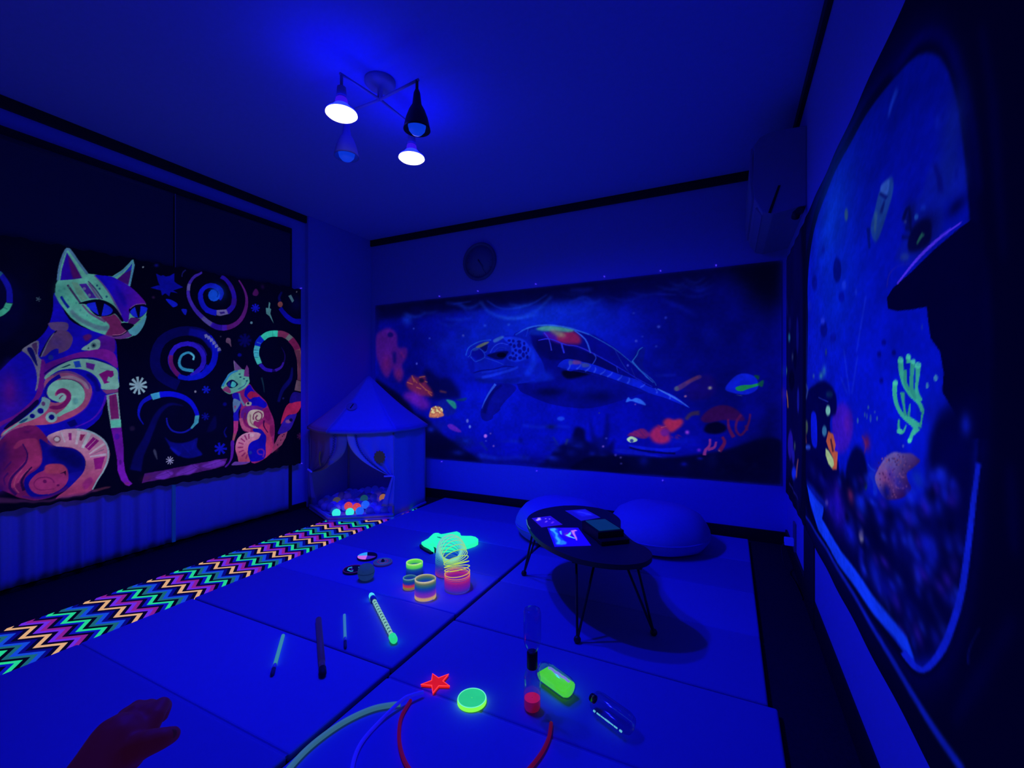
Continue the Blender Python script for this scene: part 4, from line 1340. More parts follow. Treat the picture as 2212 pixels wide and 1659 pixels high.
ART_CAT = """
b 03032E 70 1304 492 481 371 0
b 020226 60 1748 1095 358 485 0
b 03032C 80 506 1061 117 288 0
p 1010A0 100 0 436 1238 417 1254 390 1275 359 1281 324 1262 288 1230 259 1188 238 1136 224 1077 219 1018 224 960 238 903 259 858 292 837 330 830 358 828 360 864 333 866 298 870 271 886 254 921 241 971 236 1021 241 1071 253 1124 271 1169 297 1206 329 1236 358 1252 383 1247 408 1228 425 1213
p 3A20A0 100 0 363 832 379 846 403 868 423 900 435 941 441 987 439 1031 429 1070 411 1104 390 1125 363 1125 335 1110 313 1085 301 1045 297 999 299 960 312 939 330 931 343 927 346 944 334 949 318 956 310 969 309 999 313 1040 322 1071 340 1089 364 1100 384 1100 400 1084 414 1055 422 1022 422 987 417 948 408 916 392 893 370 873 354 860
p 0E12C0 100 0 243 1321 268 1326 268 1339 243 1330
p 0E12C0 100 0 240 1318 257 1291 262 1301 244 1325
p 0E12C0 100 0 237 1318 236 1276 243 1278 242 1320
p 0E12C0 100 0 236 1323 218 1290 223 1282 239 1318
p 0E12C0 100 0 237 1328 213 1323 213 1311 237 1320
p 0E12C0 100 0 239 1332 223 1358 218 1348 236 1325
p 0E12C0 100 0 242 1331 243 1374 236 1371 237 1330
p 0E12C0 100 0 244 1327 262 1361 257 1368 240 1332
p 0E12C0 100 0 247 1327 245 1318 240 1313 235 1315 233 1323 235 1332 240 1337 245 1335
p 8FB8D8 100 0 195 712 222 711 222 725 195 722
p 8FB8D8 100 0 192 709 210 673 216 683 196 716
p 8FB8D8 100 0 188 711 187 662 195 662 194 711
p 8FB8D8 100 0 186 716 166 683 172 673 190 709
p 8FB8D8 100 0 187 722 160 724 160 709 187 712
p 8FB8D8 100 0 190 725 172 761 166 750 186 718
p 8FB8D8 100 0 194 724 195 773 187 772 188 724
p 8FB8D8 100 0 196 718 216 752 210 762 192 725
p 8FB8D8 100 0 199 717 196 708 191 703 185 707 183 717 185 727 191 731 196 727
p 5A1A80 100 0 104 1130 89 1076 69 998 58 915 64 829 79 740 102 662 137 602 179 557 209 526 221 567 191 595 151 636 119 687 98 756 82 839 76 916 85 990 103 1065 117 1120
p 03033A 60 12 526 1060 512 959 475 883 426 853 379 875 346 941 334 1032 346 1127 379 1202 426 1238 475 1223 512 1158
p 1212A6 100 0 436 1209 441 1201 448 1188 454 1175 459 1161 464 1147 467 1131 468 1111 468 1087 467 1070 488 1072 488 1090 488 1115 486 1140 482 1161 476 1178 469 1193 462 1208 454 1220 448 1228
p 20707A 70 0 438 1210 441 1207 445 1202 447 1198 456 1218 453 1221 449 1225 446 1227
p 3EA892 100 0 465 1069 488 1068 477 1032 460 1007 445 993 442 1021 458 1043
p 1E6A66 100 0 458 1043 469 1035 471 1038 459 1047
p 40586E 100 0 579 1103 587 1104 587 1109 579 1107
p 40586E 100 0 577 1103 579 1091 582 1093 579 1104
p 40586E 100 0 576 1105 569 1098 571 1094 578 1103
p 40586E 100 0 578 1108 571 1115 569 1110 576 1104
p 40586E 100 0 579 1106 582 1118 579 1119 577 1107
p 40586E 100 0 580 1106 579 1103 578 1102 576 1102 575 1105 576 1107 578 1109 579 1108
q 1209BC 100 0 638 1151 630 1049 612 961 585 904 542 852 491 791 445 718 380 618 324 428 334 247 430 100 539 213 694 342 819 449 845 563 904 627 898 815 883 923 789 956 694 1011
h 34109A 1209BC 445 628 538 724 70 15 324 608 445 723 491 783 539 578 491 412 401 352 331 428
b 5A0F9A 80 478 616 24 81 0
b 4A0C90 70 386 491 43 91 0
q 55407E 100 0 618 984 684 992 687 951 658 940 633 945 618 962
q 52386F 100 0 653 946 687 944 706 916 707 889 695 851 674 831 650 819 647 830 653 844 638 841 618 823 603 804 593 801 598 824 613 875 628 913 640 932
b 3A2878 60 645 877 31 32 0
q 0A0AA8 100 0 648 844 633 840 613 817 608 788 630 804 651 819
p 182890 100 0 632 796 631 789 627 784 623 782 618 784 614 789 613 795 614 802 618 808 623 810 627 808 631 803
p 05052E 95 0 644 945 638 938 629 926 620 911 611 890 602 866 594 844 588 826 583 811 580 801 590 795 592 806 596 821 602 839 609 861 617 885 625 906 633 921 641 933 647 942
p 686A92 100 0 635 932 629 922 622 907 615 891 609 874 603 856 598 839 593 824 589 809 586 799 590 796 593 807 597 821 602 837 607 854 612 872 618 889 625 905 632 920 637 930
q 6E6E8E 100 0 519 829 535 852 571 883 580 869 577 805 593 773 597 723 588 665 567 614 573 669 569 729 552 786 533 813
q 090A68 100 0 537 837 552 846 564 818 574 762 572 749 554 789
q 442C62 100 0 554 860 571 873 574 854 572 808 564 829
q 5E1288 100 0 591 787 605 755 600 687 594 615 579 572 545 527 499 478 458 446 432 421 432 449 490 489 535 538 566 587 578 651 584 722
q 0A0440 100 0 573 569 545 534 499 484 461 431 469 423 512 463 554 513 580 551
q 55155E 90 4 749 921 774 937 786 922 763 893
h 3A0EA0 5A1490 684 909 882 886 90 2 823 929 883 926 887 847 864 838 823 855 788 842 766 844
q 74A4A6 100 0 742 847 774 883 794 904 811 910 823 898 823 873 814 854 788 843
p 46707E 100 0 806 874 804 866 800 860 794 858 788 859 784 865 782 873 784 881 788 887 794 890 800 888 804 883
p 101838 100 0 800 873 799 869 797 866 794 865 791 866 789 869 788 873 789 876 791 879 794 881 797 880 799 877
p 305868 100 0 776 856 776 853 774 850 772 849 770 850 768 852 767 855 768 858 770 861 772 861 774 861 776 859
h 52108A 76189C 607 759 867 826 100 0 600 752 623 774 669 798 716 823 766 840 829 855 867 846 892 816 899 745 852 783 794 804 738 797 684 773 638 742 603 701 598 708
p 080468 100 0 601 704 609 714 621 728 634 741 649 752 667 763 685 773 703 781 720 789 738 794 756 796 775 795 793 792 813 786 833 777 851 767 869 754 886 740 898 730 901 736 889 746 872 760 854 773 835 784 814 792 795 799 775 802 756 803 738 801 719 796 701 788 684 779 665 769 647 758 632 746 618 733 606 719 598 709
q 74B0AA 100 0 602 696 633 734 671 765 711 787 746 794 794 790 841 774 880 752 900 728 903 681 903 624 832 621 826 649 806 692 774 722 733 737 698 737 658 728 628 705 605 676
p 16405E 100 0 658 740 696 763 701 757 674 742
p 1844C4 100 0 711 777 735 783 742 748 719 743
p 5A2098 100 0 760 775 801 765 793 730 763 744
p 741278 100 0 817 708 852 732 880 728 883 701 869 688 858 696 852 669 866 662 841 652 832 677
p 5A90A0 80 0 823 741 835 738 852 733 864 730 865 734 852 737 835 741 823 745
q 0E0ABC 100 0 698 728 738 730 774 715 808 673 826 626 832 595 850 586 841 540 817 487 780 443 719 408 658 393 605 380 583 422 628 436 679 454 724 481 763 524 783 581 785 627 771 669 744 699 711 717
q 060474 85 3 774 711 806 677 823 626 824 611 806 611 794 657 763 699
p 05046C 90 0 684 439 716 455 728 424 700 411
p 5012C8 90 0 844 589 842 576 839 557 834 539 829 522 821 504 813 488 803 473 791 459 777 446 757 433 734 421 718 412 720 407 736 415 759 427 780 439 795 452 808 466 819 481 829 498 837 516 844 533 849 553 853 572 856 585
p 5012C8 85 2 782 612 782 602 781 589 779 575 774 559 768 542 760 525 750 510 737 495 723 482 709 472 694 463 678 456 660 448 641 442 627 437 628 433 642 437 661 444 680 451 696 458 711 466 726 476 740 488 754 503 766 519 775 536 781 554 787 571 790 587 791 601 792 611
h 8A4A7E A84A78 658 701 607 452 100 0 658 721 700 722 738 700 769 666 786 627 783 581 763 524 724 481 679 454 628 436 573 433 531 429 499 421 467 397 450 386 458 412 501 453 554 499 593 561 601 597 598 636 603 676 630 702
p 603A84 100 0 634 694 640 699 649 706 659 711 671 713 686 714 699 712 712 706 724 698 736 689 746 679 755 668 761 657 766 645 768 632 770 623 781 627 779 636 776 650 770 664 762 677 752 689 741 700 728 709 715 718 701 723 686 725 671 724 657 721 646 715 637 707 631 701
q 907898 100 0 657 690 698 699 733 684 762 657 773 625 763 626 744 657 716 676 684 684 658 682
p 38305E 100 0 660 678 670 677 686 677 700 674 712 670 722 663 732 656 739 646 746 634 750 626 753 629 749 637 742 649 734 659 724 667 713 674 700 678 686 680 670 681 660 681
p 0C0898 100 0 655 707 643 698 629 684 616 668 606 650 600 631 598 612 599 595 603 580 610 568 619 558 629 552 640 549 652 551 660 555 659 564 650 561 640 560 632 563 624 569 617 577 612 588 609 598 609 610 611 625 617 640 626 655 637 668 650 679 662 686
q 76B8AE 100 0 609 611 617 643 640 669 676 677 714 669 744 639 756 597 752 559 735 528 706 504 674 487 653 473 642 485 674 516 695 553 703 587 695 613 674 629 653 625 640 607 638 590 645 588 653 599 669 599 680 584 674 565 658 553 633 563 615 582
p 4A8A96 70 3 730 556 729 546 725 540 719 537 713 540 709 547 708 557 709 566 713 573 719 575 725 572 729 565
q 721664 100 0 642 597 648 617 666 628 687 619 702 590 698 557 676 524 648 513 619 519 623 533 648 535 671 551 684 580 678 598 665 604 652 595
q 84B0B4 100 0 645 586 654 599 669 601 682 584 676 562 660 550 653 554 666 573 671 586 662 591 656 581
p 721664 100 0 656 568 659 574 663 581 666 586 667 586 668 585 669 584 671 587 670 589 667 591 664 590 660 585 656 578 653 572
q 74A2AC 100 0 593 583 619 567 618 542 608 510 583 479 545 457 512 445 490 426 454 392 465 412 501 450 545 496 573 530 588 558
p 5A3A72 100 0 603 546 602 540 599 536 596 534 592 536 590 541 589 547 590 553 592 557 596 559 599 557 602 552
p 0C0A88 100 0 597 508 596 500 591 495 586 493 580 496 576 502 574 510 576 517 580 523 586 525 591 522 596 516
p 0C0A80 100 0 566 483 565 477 561 472 556 471 551 473 548 478 546 484 548 491 551 495 556 496 561 494 565 489
q 1A4A78 100 0 508 451 522 466 539 473 535 461 519 450
p 86B4BC 100 0 647 470 644 456 636 446 625 443 614 447 606 459 603 473 606 488 614 498 625 501 636 496 644 485
p 0A0A78 100 0 636 472 635 464 631 459 625 457 620 460 616 466 614 473 616 481 620 486 625 488 631 485 635 479
p 82AAB6 100 0 850 586 902 601 907 529 913 449 918 390 870 388 864 444 856 512
p 762070 100 0 862 583 894 593 901 529 907 445 870 444 863 531
p 5A1460 60 3 876 578 878 510 887 511 883 578
p 60C8B6 100 0 867 436 915 439 918 396 872 392
p 7C3C82 100 0 831 616 903 621 903 603 852 591
g 62129A 7C1ACC 895 389 915 77 100 0 870 392 919 391 929 267 929 190 936 125 953 70 970 43 956 32 939 42 915 77 899 135 896 208 883 306
p 4410A0 90 2 909 337 907 328 903 322 897 320 891 323 887 330 886 340 887 349 891 355 897 357 903 354 907 347
p 4A108C 80 2 919 183 918 176 916 170 912 169 908 171 906 177 905 185 906 193 908 198 912 199 916 197 918 191
p 8A3070 60 3 959 48 957 44 952 42 945 42 939 44 934 48 932 53 934 57 939 59 945 59 952 56 957 52
q 6C1662 100 0 378 478 445 372 473 412 517 431 561 433 582 414 610 361 624 325 744 282 756 228 753 168 727 120 690 76 645 52 582 34 517 56 469 99 432 125 357 165
b 2A0870 75 452 291 26 68 0
b 24086A 70 431 204 32 68 0
b 300A6A 80 445 118 28 32 0
b 4A0C58 80 538 402 15 9 0
p 8A6C90 80 0 445 362 450 371 457 383 465 394 474 404 483 412 493 419 504 424 516 427 524 429 524 432 515 430 503 428 492 423 482 417 472 409 463 400 454 388 446 376 441 368
q 0A0898 100 0 582 360 619 325 673 303 718 286 747 250 758 208 753 156 727 112 690 68 635 51 582 40 546 63 529 101 526 147 541 174 572 198 590 234 590 295
q 04045C 80 10 624 309 701 288 738 251 753 208 730 180 673 221 629 266
q 1410B0 80 3 695 154 750 156 727 112 692 71 687 108
q 962C6E 95 2 490 323 507 357 541 366 572 358 585 303 590 241 577 213 551 194 524 166 502 140 488 116 476 142 480 177 502 210 524 244 537 268 532 306 520 334 501 318
p 2A0860 90 1 519 339 524 325 531 305 535 286 535 272 533 259 529 246 521 233 511 220 502 207 493 195 485 183 479 169 475 153 473 136 474 118 480 100 489 85 495 75 502 85 496 95 488 108 483 121 482 133 484 148 487 162 492 174 499 186 507 198 517 211 527 225 535 239 539 255 541 270 541 287 536 307 528 328 523 343
p 180440 90 1 553 217 545 208 534 194 525 180 519 168 514 156 512 142 513 124 517 106 519 94 531 99 528 110 523 126 521 140 522 150 526 161 530 172 539 186 549 201 556 212
p A8487A 90 0 518 209 512 198 503 183 496 168 493 153 490 138 491 123 495 109 501 95 506 86 509 89 504 98 498 111 494 124 494 137 495 151 499 166 505 181 514 195 520 206
p B05080 70 0 541 205 534 198 524 187 516 176 510 163 506 150 503 141 506 139 508 148 512 161 518 173 526 184 535 195 542 202
p 3A0C70 80 1 481 257 474 245 464 228 458 216 461 212 468 223 478 239 485 251
p 3A0C70 70 3 460 358 456 345 452 327 448 308 446 289 445 270 444 257 451 255 452 268 454 286 456 304 460 321 465 339 468 352
p 300A66 80 1 471 201 467 194 461 183 457 172 458 158 460 145 462 136 465 137 464 146 462 159 462 169 465 178 471 187 476 193
q 962C74 100 0 549 146 572 175 598 190 603 212 624 219 662 211 684 184 692 143 687 108 667 80 629 60 582 63 554 88 543 121
q B2406E 85 3 603 212 624 219 662 211 684 184 682 163 640 164 603 176
p 6A1460 80 0 634 85 619 85 599 85 582 89 573 97 566 107 563 117 564 126 567 136 573 143 580 147 589 149 598 149 607 147 616 142 623 137 627 129 630 120 632 113 637 115 635 123 631 133 625 142 617 148 607 153 597 155 588 155 578 153 571 148 565 140 560 129 560 117 564 105 571 93 582 84 599 81 620 81 635 81
p 5A1058 100 0 607 127 607 122 604 119 601 119 597 121 595 125 594 130 595 135 597 138 601 138 604 136 607 132
p 2C0838 100 0 654 160 682 173 681 145 673 162
p 5A1058 100 0 656 98 655 95 653 93 650 93 646 94 644 97 643 100 644 103 646 105 650 105 653 104 655 101
p 4A1080 80 2 519 61 535 54 558 45 582 38 605 38 627 41 648 46 666 54 682 64 693 71 686 89 675 81 660 70 643 62 624 56 603 52 582 51 559 56 536 65 519 71
h C49CBC A83C78 700 394 700 57 100 0 609 368 629 386 673 401 724 401 774 384 819 351 851 306 864 246 858 192 838 137 811 93 789 43 744 28 673 24 640 27 690 71 727 116 753 160 759 215 744 258 712 293 673 306 640 314 619 340
b 9A4078 70 629 339 16 23 0
p 94B0C6 100 0 723 393 745 387 773 376 796 362 817 344 834 323 847 299 853 274 855 247 854 221 850 195 842 167 832 141 820 118 807 95 795 68 786 46 791 41 801 63 813 90 825 112 838 135 848 163 857 191 861 219 862 246 860 275 853 303 840 329 821 351 799 371 775 386 746 397 724 403
p C0B4CC 100 0 659 385 663 369 670 346 674 329 680 331 675 348 669 371 665 388
p C4B8D0 100 0 726 389 724 367 720 337 718 315 727 311 730 333 735 363 739 385
p B8C0D0 100 0 768 377 760 352 749 318 742 294 752 286 761 309 774 342 783 366
p C4B0C8 100 0 777 250 797 263 825 282 846 296 840 309 820 293 793 272 774 256
p B8A8C8 100 0 779 232 800 232 829 233 851 233 850 246 828 244 799 242 778 240
p 8A6090 100 0 780 243 798 250 823 260 842 267 840 272 822 265 797 254 779 247
p 861C7C 100 0 691 380 704 379 704 338 694 340
p 8A2460 100 0 738 367 758 366 742 330 735 335
p 86167C 100 0 755 297 792 348 820 322 774 271
p C080B0 100 0 767 286 778 299 794 317 805 330 803 334 792 320 776 302 765 289
p 86187E 100 0 794 223 845 228 829 159 801 159
q 8E2280 80 3 747 88 777 120 792 92 759 53
p 8A5878 100 0 661 348 659 339 653 332 645 330 638 334 632 342 630 352 632 362 638 369 645 370 653 367 659 359
p C4C0D4 100 0 655 350 653 344 650 340 645 339 640 341 636 346 635 352 636 358 640 362 645 363 650 361 653 356
q 4E2440 90 2 792 43 863 51 854 39 795 29
q 5A2870 60 4 400 86 469 70 592 31 789 40 795 28 619 17 400 61
p 58ACA2 100 0 638 1139 641 1197 650 1222 653 1266 661 1332 680 1397 689 1407 698 1397 727 1347 769 1280 797 1282 831 1282 876 1286 923 1335 965 1397 974 1402 979 1374 968 1301 958 1241 993 1208 1036 1147 1045 1117 1034 1062 1014 1006 982 948 951 928 910 918 876 926 838 940 787 957 739 985 701 1021 675 1063 655 1096
b 3A9C98 50 660 1160 25 47 0
b 4AB89C 50 703 1119 35 24 -45
b 4ABCA0 50 787 1011 50 20 -25
p 4A78A4 100 0 654 1218 655 1238 657 1266 661 1298 667 1331 676 1364 684 1389 688 1396 688 1395 689 1395 694 1388 706 1367 723 1338 745 1302 763 1272 772 1282 753 1312 731 1348 715 1377 702 1398 696 1407 690 1409 683 1406 676 1394 667 1367 658 1333 652 1299 648 1266 646 1238 645 1217
p 2608A8 100 0 658 1221 664 1281 684 1382 715 1320 745 1250 701 1233
p 4A1260 90 3 689 1367 715 1318 744 1252 709 1239 701 1272 692 1327
p 3E1278 100 0 898 1273 930 1315 969 1381 962 1317 951 1248 923 1261
p 1A24B8 100 0 930 1314 970 1384 965 1343
p 4A8CBC 100 0 880 1274 926 1323 974 1394 973 1373 961 1300 952 1244 960 1243 969 1300 981 1374 970 1402 921 1330 876 1282
h 1208C8 50109E 847 1192 1018 1176 100 0 800 1277 831 1282 876 1283 923 1261 958 1241 1000 1200 1037 1147 993 1141 972 1120 958 1079 951 1029 930 1027 910 1073 890 1122 863 1186 831 1240
q 0C05A0 60 6 890 1242 930 1180 944 1121 927 1119 903 1184
p 5C5294 100 0 795 1273 804 1263 816 1249 829 1233 841 1215 853 1195 864 1176 872 1158 879 1141 886 1123 896 1100 906 1075 913 1058 920 1063 913 1081 903 1105 893 1128 885 1146 878 1163 869 1181 858 1201 846 1221 833 1239 820 1255 807 1268 798 1278
p 343068 100 0 769 1234 776 1226 787 1213 798 1198 809 1179 821 1158 830 1143 835 1148 826 1163 814 1185 802 1204 791 1219 780 1231 772 1240
p 3A3060 100 0 683 1197 689 1187 697 1172 706 1156 716 1138 727 1119 734 1105 741 1112 733 1126 723 1146 713 1164 704 1180 696 1195 690 1205
p 5E988C 100 0 703 1220 727 1221 767 1135 745 1121 727 1151
p 3C2094 100 0 732 1214 763 1223 808 1146 776 1141
p 6668A8 100 0 760 1193 760 1188 757 1185 754 1183 751 1184 748 1187 747 1191 748 1196 751 1199 754 1201 757 1200 760 1198
p 6868A8 100 0 782 1160 781 1155 779 1151 776 1149 772 1150 770 1153 769 1157 770 1162 772 1166 776 1168 779 1167 781 1164
p 5C5484 100 0 766 1228 782 1223 826 1144 810 1146
p 1C5878 100 0 814 1220 813 1217 812 1214 809 1213 807 1213 805 1215 804 1218 805 1222 807 1225 809 1226 812 1226 813 1223
p 1C5878 100 0 825 1204 824 1201 823 1198 820 1197 818 1197 816 1199 815 1203 816 1206 818 1209 820 1210 823 1210 824 1208
p 1C5878 100 0 856 1163 855 1160 854 1157 851 1155 848 1156 847 1158 846 1161 847 1165 848 1168 851 1169 854 1169 855 1166
p 0C22A0 100 0 657 1129 660 1121 665 1110 671 1098 677 1087 683 1077 687 1069 696 1081 692 1088 685 1098 679 1108 674 1118 669 1130 665 1138
p 52748C 85 4 695 1055 701 1045 710 1030 722 1015 735 1003 750 993 765 984 782 976 799 968 816 963 833 961 848 961 858 961 859 991 849 990 835 989 821 990 806 994 789 1000 773 1008 758 1016 744 1024 732 1033 722 1046 713 1059 706 1069
p 3A8C90 60 1 696 1191 696 1187 694 1184 692 1183 690 1183 689 1186 688 1189 689 1193 690 1196 692 1197 694 1197 696 1194
p 3A8C90 60 1 679 1180 679 1176 677 1173 675 1172 673 1172 672 1175 671 1178 672 1182 673 1185 675 1186 677 1186 679 1183
p 3A8C90 60 1 657 1164 656 1160 655 1157 653 1156 651 1157 649 1159 649 1162 649 1166 651 1169 653 1170 655 1170 656 1167
p 3A8C90 60 1 725 1106 725 1103 723 1100 721 1098 719 1099 718 1102 717 1105 718 1109 719 1112 721 1113 723 1112 725 1110
p 3A8C90 60 1 693 1118 693 1114 691 1111 689 1110 687 1110 686 1113 685 1116 686 1120 687 1123 689 1124 691 1124 693 1121
p 3A8C90 60 1 743 1068 742 1064 741 1061 739 1060 737 1061 735 1063 735 1067 735 1071 737 1073 739 1075 741 1074 742 1072
p 3A8C90 60 1 770 1043 770 1039 768 1036 766 1035 764 1035 762 1038 762 1042 762 1045 764 1048 766 1050 768 1049 770 1046
p 3A8C90 60 1 714 1031 713 1028 712 1025 709 1024 707 1024 706 1027 705 1030 706 1034 707 1037 709 1038 712 1038 713 1035
p 5C4A7C 100 0 743 1098 750 1086 761 1070 773 1054 787 1043 803 1033 816 1025 827 1018 837 1013 843 1009 848 1023 842 1026 832 1031 821 1037 807 1045 792 1053 778 1064 766 1078 756 1093 748 1104
q 02021A 100 0 731 1104 763 1124 806 1140 844 1137 880 1116 903 1085 928 1034 919 1025 890 1066 867 1054 831 1043 806 1046 781 1072 763 1103
q 1624E0 100 0 763 1103 787 1118 818 1124 850 1116 877 1090 867 1062 834 1048 809 1055 781 1077
p 030318 100 0 800 1127 842 1129 828 1044 818 1043
q 03031E 100 0 953 1095 972 1125 1000 1143 1037 1141 1045 1122 1037 1093 1007 1057 979 1058
q 1628E4 100 0 960 1087 975 1112 1000 1129 1036 1126 1044 1115 1030 1083 1007 1062 979 1059
p 030318 100 0 980 1131 1011 1134 1004 1059 996 1061
p 6C4296 100 0 960 1106 967 1114 976 1124 986 1133 1001 1138 1018 1142 1031 1145 1031 1150 1018 1147 1001 1143 985 1137 974 1128 964 1117 958 1109
q 6A1A5C 95 2 825 1041 867 1052 887 1064 916 1025 924 1000 944 971 930 948 890 936 847 937 864 989 844 1021
q 4C1674 100 0 950 1024 965 1053 1000 1052 1009 1049 976 1010 958 1017
q 5E3286 100 0 836 941 876 935 930 948 948 968 969 947 944 928 903 918 870 926
q 02021A 100 0 915 1008 937 1020 972 1015 977 1004 951 976 940 974
p B070A0 100 0 941 973 935 966 926 957 916 949 902 945 887 943 876 941 876 939 887 940 903 942 917 946 928 954 937 964 943 971
p 0A0430 100 0 945 977 946 975 945 973 942 969 935 961 924 951 912 944 900 940 886 938 876 937 876 931 886 932 900 935 914 939 926 947 937 957 945 965 949 971 949 975 949 977
p 0A0430 100 0 946 971 952 963 961 952 967 944 971 949 964 956 955 967 949 974
q 50A0BC 100 0 951 972 993 1012 1038 1076 1030 1025 1007 973 979 944
p 0A0DA8 100 0 1059 1251 1097 1272 1108 1274 1099 1297 1088 1345 1114 1335 1126 1342 1141 1336 1163 1345 1188 1368 1188 1313 1203 1302 1239 1285 1200 1264 1181 1254 1210 1241 1175 1243 1166 1241 1160 1212 1138 1229 1120 1212 1114 1243 1091 1246
q 101CDC 100 0 1140 1191 1169 1192 1203 1175 1205 1159 1184 1146 1169 1155
q 101AC8 100 0 1228 1138 1258 1142 1258 1120 1249 1103
p 8090A8 100 0 1026 1375 1025 1372 1024 1369 1021 1368 1019 1368 1018 1370 1017 1373 1018 1376 1019 1378 1021 1379 1024 1379 1025 1377
b 1010A0 80 1090 1394 12 10 0
p 301848 80 3 1083 1194 1082 1190 1079 1186 1075 1184 1071 1185 1068 1188 1067 1192 1068 1196 1071 1199 1075 1201 1079 1201 1082 1198
p 1C1C80 80 1 1252 1402 1246 1395 1238 1385 1232 1375 1230 1365 1229 1356 1229 1350 1235 1351 1235 1357 1236 1364 1238 1372 1244 1380 1251 1390 1257 1396
p 58197E 100 0 1593 1398 1610 1369 1629 1333 1638 1306 1643 1278 1643 1246 1638 1213 1627 1178 1613 1146 1596 1120 1577 1099 1553 1082 1529 1070 1508 1064 1492 1061 1496 1024 1514 1029 1540 1038 1569 1054 1597 1077 1620 1104 1638 1135 1653 1172 1662 1211 1665 1249 1662 1284 1654 1313 1641 1341 1619 1376 1600 1404
p 3A24AE 100 0 1497 1063 1475 1061 1449 1062 1430 1068 1410 1077 1387 1092 1364 1111 1341 1133 1319 1157 1301 1184 1287 1212 1280 1236 1277 1260 1279 1290 1286 1319 1300 1347 1319 1371 1338 1388 1353 1398 1348 1412 1331 1402 1309 1384 1287 1357 1270 1324 1261 1290 1258 1257 1260 1228 1268 1200 1282 1169 1300 1139 1322 1112 1346 1088 1369 1066 1393 1049 1416 1036 1440 1027 1471 1023 1495 1023
p 2A10A0 100 0 1482 1061 1467 1061 1450 1063 1435 1068 1423 1074 1406 1042 1419 1035 1439 1026 1461 1023 1478 1022
p 4418C8 90 0 1511 1066 1481 1060 1484 1023 1513 1028
p 58529C 80 0 1416 1074 1406 1079 1393 1086 1377 1099 1363 1110 1346 1088 1359 1076 1376 1061 1390 1051 1400 1045
p 5C58A0 90 0 1279 1269 1279 1278 1280 1290 1282 1303 1283 1313 1266 1314 1263 1304 1261 1290 1260 1277 1259 1267
p 2410AC 100 0 1525 1140 1536 1153 1554 1173 1569 1196 1577 1222 1580 1247 1579 1272 1575 1296 1567 1319 1557 1340 1547 1358 1534 1373 1521 1387 1505 1398 1489 1407 1477 1412 1465 1391 1475 1385 1490 1376 1503 1365 1513 1353 1523 1339 1531 1323 1538 1304 1544 1284 1547 1264 1546 1244 1543 1225 1538 1210 1527 1195 1511 1179 1499 1167
p 3A1290 50 2 1578 1210 1584 1259 1544 1258 1539 1209
p 3A1290 50 2 1566 1328 1553 1354 1521 1335 1532 1308
p 1116D0 100 0 1449 1161 1422 1163 1393 1170 1377 1185 1365 1207 1358 1233 1357 1257 1362 1275 1372 1291 1388 1303 1405 1309 1425 1307 1443 1299 1451 1289 1453 1281 1446 1266 1436 1251 1471 1231 1482 1252 1492 1284 1484 1313 1464 1332 1437 1342 1406 1343 1377 1330 1355 1310 1338 1286 1328 1257 1328 1223 1336 1190 1351 1161 1375 1136 1411 1125 1441 1121
b 1450F0 60 1453 1288 49 51 0
p 1250EC 100 0 1466 1267 1461 1245 1446 1227 1427 1219 1408 1222 1394 1235 1389 1255 1394 1277 1408 1295 1427 1304 1446 1301 1461 1288
p 082CA0 70 0 1451 1249 1453 1257 1456 1269 1457 1280 1453 1290 1446 1297 1437 1303 1425 1304 1411 1302 1401 1301 1401 1296 1411 1297 1424 1298 1435 1297 1442 1292 1447 1285 1450 1278 1449 1269 1446 1259 1443 1251
p 6C64AC 100 0 1444 1161 1508 1174 1522 1143 1471 1124 1444 1125
p 2A1880 100 0 1462 1149 1494 1157 1501 1146 1471 1137
p 06065A 100 0 1441 933 1425 958 1400 993 1362 1022 1315 1032 1264 1032 1217 1023 1173 1005 1132 978 1099 943 1076 898 1062 849 1057 803 1060 759 1072 717 1094 679 1130 647 1170 623 1199 608 1224 671 1196 685 1159 705 1133 726 1120 747 1112 774 1110 803 1113 838 1123 874 1138 904 1161 928 1192 948 1227 963 1264 970 1305 970 1337 963 1358 946 1378 918 1393 896
p 0A0CA0 90 5 1474 872 1469 886 1460 908 1445 933 1425 957 1401 981 1372 1002 1337 1013 1302 1018 1278 1021 1269 974 1292 970 1323 963 1349 954 1368 938 1386 917 1401 897 1409 880 1415 863 1419 849
p 0A12CC 100 0 1380 962 1392 945 1407 922 1416 898 1417 867 1413 832 1404 800 1388 772 1364 745 1341 725 1314 714 1284 709 1262 706 1265 671 1287 672 1322 677 1358 689 1389 714 1419 746 1442 783 1453 825 1457 869 1453 909 1440 943 1421 970 1408 986
p 0A12DC 80 0 1209 681 1225 678 1248 673 1274 672 1301 676 1330 685 1357 700 1377 725 1391 753 1400 773 1377 784 1369 765 1356 740 1342 721 1322 710 1297 702 1273 698 1251 699 1229 703 1214 706
p 7478C0 95 0 1365 984 1380 990 1392 974 1371 960
p 7478C0 95 0 1382 974 1397 980 1408 964 1387 950
p 7478C0 95 0 1399 959 1415 965 1425 948 1403 935
p 7478C0 95 0 1416 941 1432 947 1442 928 1419 917
p 7478C0 95 0 1433 920 1450 926 1458 907 1435 897
p 7478C0 95 0 1451 898 1467 904 1476 883 1452 875
p 2A18D2 100 0 1292 689 1324 713 1361 750 1377 793 1377 836 1362 876 1336 909 1301 927 1263 932 1224 922 1188 900 1164 862 1151 819 1153 781 1165 747 1185 718 1202 698 1221 720 1205 738 1188 763 1178 789 1176 816 1186 849 1205 877 1232 894 1263 901 1293 897 1318 884 1337 859 1348 829 1348 798 1338 768 1307 738 1276 714
p 6A1672 95 0 1157 836 1156 822 1155 802 1157 779 1165 757 1176 735 1187 717 1197 704 1208 695 1215 690 1229 712 1223 718 1214 725 1206 735 1197 751 1188 770 1182 787 1180 804 1181 821 1182 834
